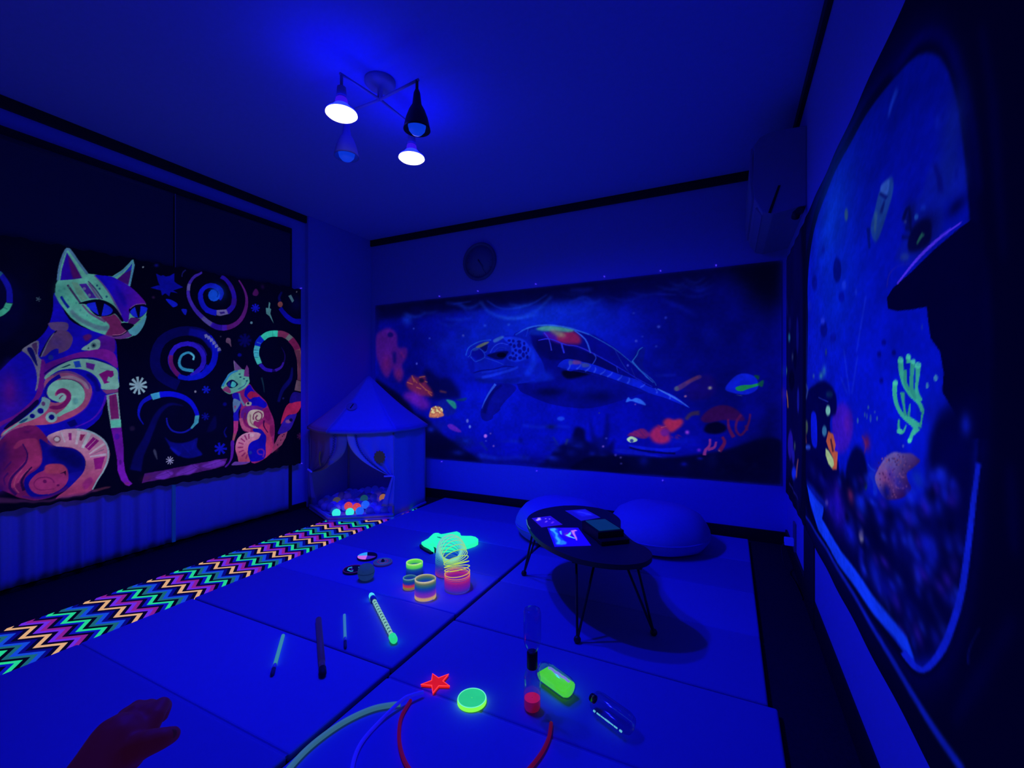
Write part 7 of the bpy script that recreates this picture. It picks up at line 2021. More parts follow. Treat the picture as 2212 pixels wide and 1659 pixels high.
p 3040C8 80 2 2649 1070 2648 1066 2645 1063 2641 1062 2637 1063 2635 1067 2633 1071 2635 1075 2637 1078 2641 1078 2645 1077 2648 1074
q 18086C 60 15 2816 665 2956 724 3011 663 2984 573 2844 548
q 010124 90 11 2090 90 2359 136 2670 136 2901 171 3065 210 3371 301 3419 -13 2090 -32
q 010116 90 8 2940 331 2956 380 3022 400 3075 371 3065 335 3000 315
q 0A18DC 90 4 2423 215 2486 211 2579 203 2670 200 2790 214 2729 172 2610 184 2486 184
b 0814C0 60 2787 263 91 37 0
q 0A14BC 85 3 2329 177 2455 176 2610 153 2664 137 2486 146 2359 151
p 02023C 80 3 2434 189 2456 184 2487 177 2523 172 2562 167 2604 164 2645 162 2686 162 2725 162 2752 162 2753 175 2726 175 2687 174 2646 175 2606 177 2563 180 2525 184 2490 190 2459 197 2437 202
b 060E86 70 2536 104 37 38 0
b 080EA0 80 2810 98 22 16 0
b 0810A8 80 2912 144 20 12 0
b 04084E 70 2989 146 38 54 0
b 060C80 60 2226 204 46 73 0
q 360A4C 85 6 2918 421 2978 489 3054 514 3128 491 3181 433 3170 408 3065 413 2956 391
p 3C2C44 80 6 2831 402 2839 413 2850 427 2861 437 2877 441 2896 443 2910 443 2908 474 2894 472 2872 469 2850 461 2833 446 2821 429 2813 417
q 801C62 80 6 2420 283 2474 319 2536 337 2576 298 2548 264 2474 273
p 8A2060 70 3 2435 297 2454 292 2479 285 2498 280 2500 286 2481 291 2455 297 2436 302
p 8A2060 70 3 2466 318 2483 307 2506 292 2522 281 2525 286 2509 297 2486 312 2469 322
p 8A2060 70 3 2509 333 2520 318 2535 297 2546 283 2551 287 2540 301 2524 321 2513 336
q B4245A 85 12 2573 298 2622 356 2682 359 2705 322 2717 260 2670 233 2610 242 2585 273
q B82A50 90 10 2670 390 2705 416 2741 406 2790 415 2804 388 2776 350 2729 316 2700 335
p A02058 50 4 2761 299 2787 294 2787 296 2764 306
p A02058 50 4 2646 336 2620 338 2620 335 2645 328
p A02058 50 4 2658 305 2639 293 2640 291 2661 298
p A02058 50 4 2768 294 2796 285 2797 288 2771 301
p A02058 50 4 2726 286 2738 273 2740 275 2732 291
p A02058 50 4 2750 291 2771 282 2772 284 2754 298
p A02058 50 4 2705 379 2701 402 2699 402 2698 378
p A02058 50 4 2756 358 2775 376 2774 378 2752 364
p A02058 50 4 2683 275 2676 253 2679 252 2689 272
p A02058 50 4 2757 283 2782 270 2783 272 2761 289
p A02058 50 4 2722 378 2725 402 2723 403 2715 379
p A02058 50 4 2764 367 2786 389 2785 391 2759 373
p A02058 50 4 2747 281 2767 266 2769 268 2752 286
p A02058 50 4 2756 358 2775 377 2774 379 2752 364
p A02058 50 4 2772 350 2799 365 2798 367 2770 356
p A02058 50 4 2688 279 2684 259 2686 258 2695 277
p A02058 50 4 2710 367 2707 386 2705 386 2702 367
p A02058 50 4 2656 303 2636 290 2637 288 2659 296
p A02058 50 4 2654 359 2630 371 2628 369 2650 352
p A02058 50 4 2657 310 2637 301 2638 299 2659 303
p A02058 50 4 2769 366 2793 387 2792 389 2765 372
p A02058 50 4 2659 294 2641 279 2642 277 2663 288
p A02058 50 4 2656 354 2633 364 2631 362 2652 347
p A02058 50 4 2754 358 2772 377 2771 379 2750 364
p A02058 50 4 2663 293 2647 277 2648 275 2667 287
p A02058 50 4 2725 375 2730 399 2728 400 2719 378
p 5E1A9C 80 6 2711 315 2707 300 2697 290 2682 285 2667 288 2656 298 2652 313 2656 327 2667 338 2682 343 2697 339 2707 329
p D06070 70 1 2658 347 2669 350 2683 355 2694 358 2693 361 2683 358 2668 354 2657 351
q ACDCBC 100 2 2418 260 2448 277 2486 263 2490 245 2448 231 2423 243
p 3040A0 100 2 2466 246 2464 239 2459 234 2452 232 2445 234 2440 238 2438 244 2440 251 2445 256 2452 258 2459 257 2464 252
q 4A2C72 85 4 2747 629 2787 659 2873 707 2913 720 2919 699 2861 670 2793 621 2758 609
p 46587C 85 4 2776 627 2774 618 2769 612 2761 610 2754 612 2748 619 2746 627 2748 636 2754 642 2761 645 2769 642 2774 636
p 703050 50 5 2824 660 2848 673 2880 691 2903 704 2898 715 2875 702 2843 684 2819 671
q 0A1CD0 100 3 3069 620 3097 674 3139 715 3190 725 3246 701 3263 655 3252 613 3190 584 3118 596
q 168A4C 95 2 3132 632 3170 647 3221 649 3264 659 3264 643 3211 625 3170 608 3139 613
q 0C5040 90 3 3262 660 3293 679 3287 636 3262 648
q 0C4834 85 3 3239 710 3268 708 3263 682
p 4060A0 70 1 3138 581 3148 579 3160 576 3170 575 3170 578 3161 580 3148 582 3139 584
p 501250 85 3 3159 456 3151 446 3140 430 3132 412 3127 391 3125 368 3126 347 3133 329 3144 314 3159 306 3174 314 3186 329 3196 347 3205 366 3212 388 3217 408 3220 427 3222 445 3223 457 3211 458 3210 446 3208 429 3205 411 3199 392 3193 372 3185 354 3175 339 3165 326 3160 322 3154 326 3146 338 3140 352 3139 368 3142 388 3146 406 3153 421 3163 435 3171 445
p 641448 80 3 3081 419 3080 403 3080 381 3083 357 3091 332 3102 308 3110 292 3131 306 3121 321 3109 343 3100 363 3095 383 3093 404 3091 420
p 4A1050 80 3 3183 378 3186 368 3190 353 3194 343 3208 350 3203 360 3197 373 3193 383
p 903090 90 2 2969 281 2969 268 2968 252 2965 239 2959 230 2950 221 2940 209 2934 193 2931 179 2929 169 2951 166 2952 176 2953 189 2956 199 2962 208 2972 218 2980 233 2983 251 2983 269 2982 281
p 903088 85 2 3008 265 3005 255 3002 240 2997 231 2987 226 2971 221 2960 218 2964 197 2976 202 2993 208 3008 219 3016 236 3018 252 3020 264
p 6E1644 80 3 3044 294 3049 284 3054 271 3054 260 3046 244 3032 223 3022 208 3043 192 3053 208 3066 232 3075 256 3073 278 3064 294 3058 304
p A8A898 90 6 2986 630 2983 622 2976 618 2968 622 2965 630 2968 639 2976 642 2983 639
p 9060A0 90 4 2826 573 2824 568 2819 565 2814 567 2812 573 2814 578 2819 580 2824 578
p B848F4 90 7 2843 321 2839 311 2830 307 2821 311 2818 320 2821 330 2830 334 2839 331
p 6424E8 90 6 2918 201 2914 192 2906 188 2899 192 2895 200 2899 209 2906 213 2914 210
p 8060D8 90 4 2248 193 2246 187 2240 184 2234 186 2232 192 2234 198 2240 200 2246 198
p 3840C8 90 4 2271 255 2269 249 2263 247 2258 249 2255 254 2258 260 2263 262 2269 260
p 4038C8 90 5 2343 133 2340 127 2334 123 2327 126 2325 132 2327 139 2334 142 2340 140
p 5048B0 90 4 2379 118 2377 112 2372 109 2366 111 2364 117 2366 122 2372 125 2377 123
p 303090 90 4 2383 72 2380 67 2375 64 2369 66 2367 71 2369 77 2375 80 2380 78
p 304080 90 3 2215 445 2214 441 2210 439 2206 441 2204 444 2206 448 2210 450 2214 448
p 706080 90 3 3038 204 3036 200 3033 198 3029 200 3027 204 3029 208 3033 210 3036 208
q 04044E 70 22 -89 1385 84 1371 11 1168 -14 789 -89 771
q 01012E 95 16 -115 791 240 617 392 507 494 408 637 349 808 213 1052 87 1189 10 1189 -40 527 -33 549 328 299 460 -64 694
q 02023A 75 23 593 813 744 739 849 737 932 649 957 555 680 536 593 687
q 0C1A94 80 10 734 510 829 545 924 511 922 425 808 388 744 439
b 0A1498 70 744 298 115 61 0
b 0A1AB0 90 658 267 36 26 0
b 081690 80 1022 170 118 59 0
b 0610A0 60 931 338 80 51 0
b 020226 70 849 136 143 60 0
b 0820C8 70 1032 179 39 20 0
p 0A2090 70 7 1164 167 1187 147 1217 120 1239 100 1254 111 1237 134 1212 165 1195 189
b 0A1CA8 60 952 72 60 25 0
p 0A1CC0 70 9 1167 47 1218 41 1288 34 1337 29 1343 61 1293 64 1224 69 1172 72
q 4C1286 85 15 11 1149 84 1202 175 1217 264 1154 278 1033 380 1019 383 936 325 856 348 782 302 698 229 764 217 838 159 746 97 785 48 880 11 976
b 6C1670 60 139 879 59 93 0
b 6C1A60 60 287 782 46 55 0
p 060668 85 8 223 1151 218 1140 205 1131 187 1129 169 1133 156 1143 151 1155 156 1167 169 1175 187 1178 205 1173 218 1164
p 06066E 80 13 211 988 223 877 258 877 258 988
p 6A1A80 60 8 300 980 315 963 335 941 350 924 365 932 352 949 334 973 322 990
q 862448 80 14 380 697 449 760 505 741 593 752 607 687 659 633 683 570 604 569 527 569 437 614 392 651
p B86A44 80 4 438 760 446 741 458 715 467 697 475 699 467 718 456 744 448 763
p B86A44 80 4 523 685 535 675 552 662 568 649 583 638 597 629 607 622 613 627 603 634 589 644 575 655 559 667 543 681 531 691
p B86A44 80 4 591 625 615 616 647 604 670 595 674 601 651 611 619 624 596 633
p B86A44 80 4 384 694 404 689 432 680 453 675 456 681 436 688 408 696 388 703
p B86A44 80 4 528 738 548 740 576 744 596 746 595 754 575 752 547 749 526 747
p B86A44 80 4 492 648 508 643 531 636 548 631 551 637 535 643 512 651 496 656
p B86A44 80 4 622 604 636 593 653 579 667 569 673 574 660 584 643 599 630 610
p B86A44 80 4 455 731 469 718 488 699 501 686 508 691 495 704 477 723 464 737
p B86A44 80 4 586 701 596 699 610 695 619 693 622 699 613 702 599 707 590 710
p 06063C 80 8 588 713 584 702 571 694 555 691 538 694 526 703 522 713 526 724 538 732 555 735 571 731 584 723
q 6E1AB8 80 24 340 575 437 614 593 553 650 482 582 444 505 470 403 523
p B05838 50 8 753 607 775 603 805 599 827 595 830 609 809 613 779 619 757 624
q 22A08C 90 6 829 538 911 522 934 475 913 458 849 509
q 0C4060 70 6 922 535 1037 557 1012 527
q CC7A58 95 5 637 384 661 454 702 478 768 470 789 423 799 393 734 376 680 373
p E89068 90 2 729 410 724 404 716 404 711 410 716 416 724 416
p E89068 90 2 702 414 698 407 689 407 685 413 689 419 698 420
p E89068 90 2 771 414 766 408 758 408 754 414 758 420 766 420
p F0E8A0 90 2 786 448 782 442 773 442 769 448 773 454 782 455
p F0E8A0 90 2 730 449 726 443 717 443 713 449 717 455 726 455
p F0E8A0 90 2 687 431 683 425 674 425 670 431 674 437 683 437
p E89068 90 2 738 412 734 406 725 405 721 411 725 418 734 418
p E89068 90 2 743 380 739 374 730 373 726 379 730 386 739 386
p F0E8A0 90 2 759 465 755 459 746 459 742 465 746 471 755 471
p F0E8A0 90 2 737 447 733 440 724 440 720 446 724 453 733 453
p E89068 90 2 704 389 700 383 691 383 687 389 691 395 700 395
p F0E8A0 90 2 718 471 714 465 706 465 701 471 706 477 714 477
p F0E8A0 90 2 743 436 739 430 730 430 726 436 730 442 739 442
p F0E8A0 90 2 677 450 672 444 664 444 659 450 664 456 672 456
p F0E8A0 90 2 694 426 690 420 681 420 677 426 681 432 690 432
p F0E8A0 90 2 704 423 699 417 691 417 687 423 691 429 699 429
p F0E8A0 90 2 791 445 787 439 779 439 775 445 779 451 787 451
p F0E8A0 90 2 686 433 682 427 673 427 669 433 673 439 682 439
p F0E8A0 90 2 775 447 771 441 762 441 758 447 762 453 771 453
p F0E8A0 90 2 778 457 774 451 766 451 761 457 766 463 774 463
p F0E8A0 90 2 677 427 673 420 664 420 660 426 664 433 673 433
p F0E8A0 90 2 685 444 681 438 672 438 668 444 672 450 681 450
p E89068 90 2 749 403 745 397 736 397 732 403 736 409 745 409
p F0E8A0 90 2 733 435 728 429 720 429 715 435 720 441 728 441
p E89068 90 2 784 416 780 410 772 409 767 415 772 422 780 422
p E89068 90 2 716 390 711 384 703 384 699 390 703 396 711 396
p F0E8A0 90 2 682 420 678 414 669 413 665 420 669 426 678 426
p F0E8A0 90 2 760 427 756 421 748 420 743 426 748 433 756 433
p E89068 90 2 697 414 693 407 684 407 680 413 684 420 693 420
p F0E8A0 90 2 699 445 695 438 686 438 682 444 686 451 695 451
p E89068 90 2 685 391 681 385 672 385 668 391 672 397 681 397
p E89068 90 2 702 392 697 386 689 386 685 392 689 398 697 398
p F0E8A0 90 2 746 435 742 429 734 429 729 435 734 441 742 441
p E89068 90 2 760 418 756 411 748 411 743 417 748 423 756 424
p F0E8A0 90 2 732 464 728 458 719 458 715 464 719 470 728 471
p E89068 90 2 730 398 726 391 717 391 713 397 717 403 726 404
p E89068 90 2 749 396 745 390 736 390 732 396 736 402 745 402
p E89068 90 2 788 416 784 410 775 410 771 416 775 422 784 422
p F0E8A0 90 2 786 456 781 450 773 450 769 456 773 462 781 462
p F0E8A0 90 2 719 474 715 468 706 468 702 474 706 480 715 480
p F0E8A0 90 2 767 424 763 417 755 417 750 423 755 429 763 430
p F0E8A0 90 2 792 436 788 430 779 430 775 436 779 442 788 442
p E89068 90 2 663 399 659 393 650 393 646 399 650 405 659 405
p F0E8A0 90 2 676 456 671 450 663 449 658 456 663 462 671 462
p E89068 90 2 717 405 713 399 705 398 700 404 705 411 713 411
p F0E8A0 90 2 700 419 695 413 687 413 683 419 687 425 695 425
q 6020C8 90 5 837 310 891 320 984 263 952 252 870 275
p C070F8 90 4 1244 231 1239 219 1227 213 1215 218 1210 229 1215 241 1227 247 1239 242
p 6474E8 90 4 1060 355 1056 342 1047 336 1038 341 1034 354 1038 368 1047 373 1056 368
p 6888F4 90 4 1084 305 1080 294 1072 289 1064 293 1060 304 1064 315 1072 320 1080 315
p 6050E0 90 4 1284 253 1281 247 1275 244 1268 247 1265 252 1268 258 1275 261 1281 259
p 7050C8 90 4 1314 149 1311 142 1305 139 1298 141 1295 148 1298 155 1305 159 1311 156
p 3040D0 90 4 651 1096 649 1091 643 1089 636 1092 634 1097 636 1102 643 1103 649 1101
p 3040C8 90 4 473 1194 471 1190 466 1188 460 1191 458 1195 460 1199 466 1201 471 1199
p 4050D8 90 4 1012 1102 1010 1096 1002 1094 995 1097 992 1103 995 1109 1002 1111 1010 1108
p 4048C0 90 4 508 869 506 860 499 856 493 860 490 869 493 878 499 882 506 878
p 4050D0 90 4 1240 189 1237 184 1232 182 1227 183 1224 188 1227 193 1232 195 1237 193
"""
ART_AQUA = """
q 000020 100 16 -373 1007 -394 1234 -271 1408 37 1503 431 1512 827 1471 1038 1431 1201 1386 1320 1342 1399 1295 1458 1238 1501 1159 1529 1064 1549 957 1564 849 1580 703 1584 605 1575 505 1562 401 1537 308 1498 226 1451 160 1388 101 1320 62 1252 46 1101 27 886 5 431 -44 -91 -72 -352 11 -416 448
q 000038 90 13 -137 960 -154 1153 -58 1306 188 1400 517 1424 862 1405 1053 1376 1203 1341 1315 1305 1391 1263 1448 1211 1489 1137 1516 1047 1536 945 1550 842 1566 703 1570 608 1561 512 1549 413 1524 325 1486 247 1440 186 1380 132 1315 97 1251 85 1111 73 915 60 517 33 86 28 -121 109 -170 483
q 000012 90 6 -34 939 -49 1118 36 1261 257 1354 557 1383 879 1372 1060 1350 1205 1319 1313 1286 1387 1247 1442 1197 1483 1125 1510 1038 1529 939 1543 839 1559 702 1563 610 1554 516 1542 419 1517 334 1480 258 1435 199 1376 148 1313 115 1251 105 1116 95 929 87 557 69 164 72 -20 152 -64 498
p 000048 80 7 1205 1296 1243 1292 1291 1285 1331 1278 1356 1271 1374 1263 1391 1254 1408 1243 1423 1230 1439 1213 1456 1190 1474 1162 1490 1133 1504 1103 1517 1070 1528 1036 1538 995 1546 951 1552 921 1564 917 1560 946 1552 989 1543 1030 1533 1063 1521 1095 1507 1125 1492 1154 1475 1182 1456 1208 1435 1231 1411 1251 1386 1268 1361 1283 1335 1295 1304 1305 1260 1314 1206 1323 1165 1330
h 000878 0210C0 1281 1266 1103 730 100 3 60 921 47 1086 122 1219 321 1310 595 1345 896 1341 1067 1323 1206 1297 1311 1267 1382 1231 1437 1183 1477 1114 1503 1029 1522 933 1536 835 1552 702 1556 612 1547 520 1534 425 1511 342 1474 269 1430 213 1372 163 1311 133 1251 124 1121 117 943 113 595 103 237 114 73 191 34 512
b 0430C0 85 557 1206 329 204 0
b 0222C4 75 595 948 398 199 0
b 0212D0 80 1028 599 323 124 0
b 030CA0 60 1281 1024 177 143 0
b 0616C0 70 237 712 357 224 0
b 0418D0 60 1351 598 113 74 0
b 081C8C 60 1464 1020 47 79 0
b 0A1A80 50 1480 1062 34 42 0
p 1830D8 50 5 898 732 837 630 852 630 913 731
p 1830D8 50 6 733 762 809 629 826 630 751 761
p 1830D8 50 5 981 880 888 745 903 744 994 878
p 1830D8 50 6 690 677 782 628 797 630 707 679
q 0A1A80 45 8 1399 1031 1509 985 1517 937 1445 950 1432 905 1301 887 1207 920 1276 952 1249 998 1347 996
p 030458 60 4 1399 1029 1405 1019 1412 1006 1417 994 1419 986 1420 979 1420 974 1443 966 1442 971 1440 979 1437 988 1431 1000 1423 1014 1418 1023
p 030C78 60 3 1481 987 1481 982 1481 975 1481 969 1492 964 1492 970 1492 977 1492 982
b 02022E 95 1358 931 58 27 0
b 02022E 70 1294 973 31 24 0
q 020228 90 4 1288 937 1330 953 1389 938 1389 902 1336 900 1288 913
p 020434 80 3 1266 978 1274 985 1285 994 1283 999 1288 985 1293 963 1297 946 1305 944 1303 960 1300 982 1294 998 1271 1001 1257 993 1247 986
p 020434 80 3 1248 948 1264 943 1285 937 1300 932 1301 935 1287 941 1266 948 1251 954
p 020434 80 3 1267 961 1281 956 1299 949 1312 944 1314 947 1302 952 1285 960 1272 966
p 1A5048 95 2 1334 913 1338 914 1344 916 1350 918 1356 919 1362 919 1367 919 1354 928 1350 927 1345 926 1339 924 1334 921 1329 918 1327 916
p 1A48A0 80 2 1338 961 1336 959 1333 959 1327 960 1322 962 1318 965 1317 968 1318 970 1322 971 1327 970 1333 968 1336 964
p 1030B0 60 3 1373 965 1372 964 1367 964 1361 966 1354 969 1349 972 1348 975 1349 976 1354 976 1361 974 1367 971 1372 968
p 304078 60 2 1278 972 1277 971 1274 971 1269 972 1265 974 1261 976 1260 978 1261 979 1265 979 1269 978 1274 976 1277 974
p 2A4880 50 5 1292 900 1288 898 1279 898 1266 900 1253 904 1243 909 1239 914 1243 916 1253 916 1266 914 1279 910 1288 905
p 00001E 100 1 1531 891 1494 891 1409 884 1301 869 1192 859 1153 846 1161 821 1222 807 1301 798 1374 792 1379 766 1389 736 1427 710 1441 675 1436 644 1531 579 1583 584 1570 869
b 000030 80 1486 927 39 14 0
p 5230EC 85 1 1501 899 1484 899 1458 900 1429 900 1399 898 1366 895 1332 890 1292 882 1249 872 1218 865 1226 861 1258 868 1301 877 1340 884 1375 889 1406 892 1435 895 1462 896 1487 896 1503 896
p 1A1AA0 75 2 1158 868 1160 875 1164 885 1173 892 1186 896 1203 898 1223 898 1251 894 1281 889 1301 885 1300 887 1280 891 1249 896 1220 900 1198 901 1180 899 1165 895 1156 887 1151 877 1148 870
q 163C84 85 4 1165 1103 1192 1090 1192 1062 1153 1031 1093 995 1055 1000 1031 1039 1065 1070 1102 1100
q 2A50B0 80 3 1111 1110 1161 1102 1169 1092 1153 1072 1111 1094
p 040E60 80 2 1096 1094 1144 1064 1162 1066 1108 1095
p 040C58 70 3 1131 1068 1121 1063 1109 1056 1099 1050 1122 1041 1127 1048 1136 1057 1142 1063
p 2A5078 70 4 1062 1065 1061 1052 1058 1033 1057 1019 1072 1014 1077 1027 1082 1044 1086 1057
p 000C60 80 3 994 1050 1000 1033 1007 1009 1012 992 1029 988 1028 1003 1026 1025 1025 1041
p 2C5478 85 5 796 1150 792 1140 781 1137 767 1142 756 1152 752 1165 756 1175 767 1178 781 1173 792 1163
p 000870 85 6 711 1009 701 988 672 979 636 987 605 1008 593 1036 605 1058 636 1066 672 1057 701 1035
p 020A80 85 8 299 1053 287 1037 255 1031 214 1039 180 1058 166 1080 180 1098 214 1102 255 1093 287 1075
p 020878 85 7 497 848 484 832 449 825 404 829 367 844 352 864 367 881 404 887 449 881 484 867
p 2438E8 85 7 449 885 441 880 418 878 390 882 366 889 357 897 366 902 390 903 418 900 441 893
p 1430D0 85 5 774 949 769 942 754 940 735 944 719 952 713 962 719 969 735 971 754 967 769 959
p 020C98 85 5 753 918 746 910 725 908 700 912 678 922 670 933 678 941 700 943 725 939 746 929
p 0A1CC0 85 9 163 983 153 971 126 967 91 972 62 985 51 1000 62 1012 91 1016 126 1010 153 997
p 040EA0 85 6 639 806 630 798 606 794 576 797 551 805 541 815 551 824 576 827 606 824 630 816
p 0414A0 85 7 447 1142 441 1136 426 1135 406 1141 389 1150 383 1159 389 1165 406 1165 426 1160 441 1151
p 010478 85 3 1150 748 1147 745 1138 743 1126 744 1117 747 1113 751 1117 755 1126 757 1138 756 1147 752
p 1028C8 85 4 905 905 902 900 895 899 885 900 878 905 875 910 878 914 885 916 895 914 902 910
p 1428A0 85 2 1357 758 1356 755 1354 754 1351 754 1349 756 1348 759 1349 762 1351 764 1354 763 1356 761
p 1030B8 75 6 1207 1272 1199 1269 1187 1264 1176 1259 1168 1253 1162 1247 1157 1242 1170 1235 1176 1238 1184 1243 1194 1248 1206 1251 1219 1254 1228 1256
p 0818A0 60 5 1432 1084 1430 1079 1426 1077 1421 1078 1415 1082 1411 1089 1410 1096 1411 1101 1415 1104 1421 1102 1426 1098 1430 1091
p 020470 90 4 1114 725 1112 722 1105 720 1096 720 1087 721 1081 724 1078 727 1081 730 1087 732 1096 732 1105 731 1112 728
p 020470 90 3 1215 722 1213 719 1207 717 1200 717 1193 718 1187 721 1185 724 1187 726 1193 728 1200 729 1207 727 1213 725
p 020470 90 4 1131 665 1129 662 1123 659 1114 659 1105 659 1099 662 1096 665 1099 668 1105 670 1114 671 1123 670 1129 668
q 00002A 95 13 34 337 518 375 896 380 1104 380 1340 438 1382 552 1430 611 1554 637 1549 547 1536 439 1518 345 1464 244 1372 168 1261 129 952 115 518 93 98 166
b 000040 60 1480 535 85 85 0
b 0A1CC8 85 1427 503 24 10 0
b 0A18C0 80 1449 485 14 18 0
b 0812A8 75 1378 480 31 10 0
b 0A18C0 80 1364 442 28 10 0
b 0A1AC8 80 1297 404 43 12 0
b 0A28C0 85 1049 442 34 14 0
b 0E24D8 85 1049 372 43 10 0
b 0A18C0 80 938 353 48 27 0
b 0818B0 85 1518 598 17 17 0
b 0610A0 70 1388 607 26 20 0
b 0C2CB0 85 1329 481 33 19 0
b 0A28C0 70 1308 455 21 7 0
b 040880 60 1374 519 18 11 0
b 0810A8 70 1095 360 48 14 0
p 1638E0 80 2 999 456 1008 454 1020 451 1032 449 1046 449 1060 449 1069 450 1073 454 1064 453 1051 453 1039 453 1028 454 1016 457 1007 459
p 1030D8 70 5 1006 433 1019 429 1036 424 1048 418 1052 409 1053 398 1054 390 1088 398 1086 406 1084 417 1077 427 1062 433 1043 438 1029 441
h 6A5CB0 280A48 1199 507 1251 432 100 2 1067 431 1088 457 1143 493 1200 514 1251 519 1298 525 1330 521 1341 516 1298 495 1275 483 1282 470 1298 457 1251 430 1165 406 1118 407
b 782E60 60 1142 448 64 28 0
p 30104E 55 1 1178 493 1175 490 1169 490 1166 491 1169 494 1175 494
p 30104E 55 1 1114 440 1111 438 1105 436 1102 438 1105 441 1111 442
p 8A5070 55 1 1148 495 1146 492 1140 491 1136 493 1140 495 1146 496
p 7A4A8C 55 1 1203 435 1201 433 1195 432 1192 433 1195 435 1201 437
p 30104E 55 1 1241 510 1239 508 1234 507 1231 509 1234 511 1239 512
p 7A4A8C 55 1 1196 420 1194 418 1188 416 1185 418 1188 420 1194 421
p 8A5070 55 1 1235 503 1233 501 1227 500 1225 502 1227 504 1233 505
p 8A5070 55 1 1129 489 1126 486 1119 485 1116 487 1119 489 1126 490
p 7A4A8C 55 1 1236 455 1233 453 1228 452 1226 453 1228 455 1233 456
p 8A5070 55 1 1241 460 1238 457 1233 456 1231 458 1233 460 1238 461
p 30104E 55 1 1115 428 1112 425 1106 424 1103 425 1106 428 1112 429
p 30104E 55 1 1104 476 1101 473 1094 472 1091 474 1094 477 1101 478
p 8A5070 55 1 1229 445 1227 443 1222 442 1219 443 1222 445 1227 447
p 8A5070 55 1 1242 476 1239 474 1234 473 1232 474 1234 477 1239 478
p 7A4A8C 55 1 1158 487 1155 485 1149 484 1146 485 1149 488 1155 489
p 8A5070 55 1 1111 468 1108 465 1101 464 1098 466 1101 468 1108 469
p 7A4A8C 55 1 1168 413 1165 411 1160 409 1157 411 1160 413 1165 415
p 8A5070 55 1 1225 499 1222 497 1217 496 1214 497 1217 500 1222 500
p 7A4A8C 55 1 1131 453 1128 450 1122 449 1119 450 1122 453 1128 454
p 8A5070 55 1 1235 445 1233 443 1228 442 1225 443 1228 446 1233 447
p 8A5070 55 1 1182 475 1179 473 1173 472 1171 473 1173 476 1179 476
p 7A4A8C 55 1 1240 476 1238 473 1233 472 1230 474 1233 476 1238 477
p 30104E 55 1 1260 513 1257 511 1252 510 1250 512 1252 514 1257 515
p 30104E 55 1 1174 452 1171 450 1165 449 1163 450 1165 453 1171 454
p 8A5070 55 1 1293 500 1291 497 1287 497 1284 498 1287 500 1291 501
p 7A4A8C 55 1 1248 474 1245 471 1240 471 1238 472 1240 474 1245 475
p 8A5070 55 1 1157 467 1155 464 1149 463 1146 465 1149 467 1155 468
p 30104E 55 1 1110 453 1107 450 1101 449 1097 451 1101 453 1107 454
p 8A5070 55 1 1166 492 1163 490 1157 489 1154 491 1157 493 1163 494
p 8A5070 55 1 1201 477 1198 475 1193 474 1190 476 1193 478 1198 479
p 7A4A8C 55 1 1138 479 1135 476 1129 475 1126 477 1129 479 1135 480
p 7A4A8C 55 1 1140 474 1137 472 1130 471 1127 472 1130 475 1137 476
p 30104E 55 1 1202 477 1199 474 1194 473 1191 475 1194 477 1199 478
p 30104E 55 1 1176 495 1174 493 1168 492 1165 493 1168 496 1174 497
p 30104E 55 1 1276 482 1274 480 1269 479 1267 480 1269 483 1274 483
p 30104E 55 1 1197 500 1194 498 1189 497 1186 499 1189 501 1194 502
p 7A4A8C 55 1 1197 492 1195 490 1189 489 1186 491 1189 493 1195 494
p 30104E 55 1 1207 501 1205 499 1199 498 1197 500 1199 502 1205 503
p 8A5070 55 1 1131 490 1128 488 1121 487 1118 489 1121 491 1128 492
p 7A4A8C 55 1 1248 511 1246 509 1241 508 1238 509 1241 512 1246 512
p 8A5070 55 1 1248 504 1246 502 1241 501 1238 502 1241 505 1246 505
p 8A5070 55 1 1215 502 1213 500 1208 499 1205 500 1208 503 1213 503
p 7A4A8C 55 1 1218 505 1215 503 1210 502 1207 503 1210 506 1215 506
p 8A5070 55 1 1278 459 1276 456 1271 455 1269 457 1271 459 1276 460
p 30104E 55 1 1228 501 1226 499 1221 498 1218 499 1221 502 1226 503
p 7A4A8C 55 1 1171 446 1168 443 1162 442 1159 443 1162 446 1168 447
p 8A5070 55 1 1267 497 1264 495 1259 494 1257 496 1259 498 1264 499
p 30104E 55 1 1151 451 1148 449 1142 448 1139 449 1142 452 1148 453
p 7A4A8C 55 1 1179 486 1176 484 1171 483 1168 485 1171 487 1176 488
p 30104E 55 1 1276 502 1274 499 1269 499 1267 500 1269 502 1274 503
p 7A4A8C 55 1 1220 447 1217 445 1212 444 1209 445 1212 448 1217 449
p 8A5070 55 1 1143 444 1140 441 1134 440 1131 441 1134 444 1140 445
p 8A5070 55 1 1209 426 1206 424 1201 423 1198 424 1201 427 1206 428
p 7A4A8C 55 1 1150 481 1147 479 1141 478 1138 479 1141 482 1147 483
p 30104E 55 1 1181 463 1179 460 1173 459 1170 461 1173 463 1179 464
p 7A4A8C 55 1 1257 449 1255 447 1250 446 1247 447 1250 449 1255 450
p 7A4A8C 55 1 1194 444 1192 441 1186 440 1183 442 1186 444 1192 445
p 30104E 55 1 1216 496 1214 494 1209 493 1206 495 1209 497 1214 498
p 30104E 55 1 1180 433 1177 430 1171 429 1169 430 1171 433 1177 434
p 7A4A8C 55 1 1196 473 1193 470 1188 469 1185 471 1188 473 1193 474
p 7A4A8C 55 1 1273 506 1270 504 1266 503 1263 504 1266 507 1270 507
p 8A5070 55 1 1095 436 1091 433 1085 432 1081 433 1085 436 1091 437
p 30104E 55 1 1258 488 1256 486 1251 485 1248 486 1251 489 1256 489
p 30104E 55 1 1233 513 1231 511 1225 510 1223 511 1225 514 1231 514
p 7A4A8C 55 1 1256 473 1254 470 1249 469 1247 471 1249 473 1254 474
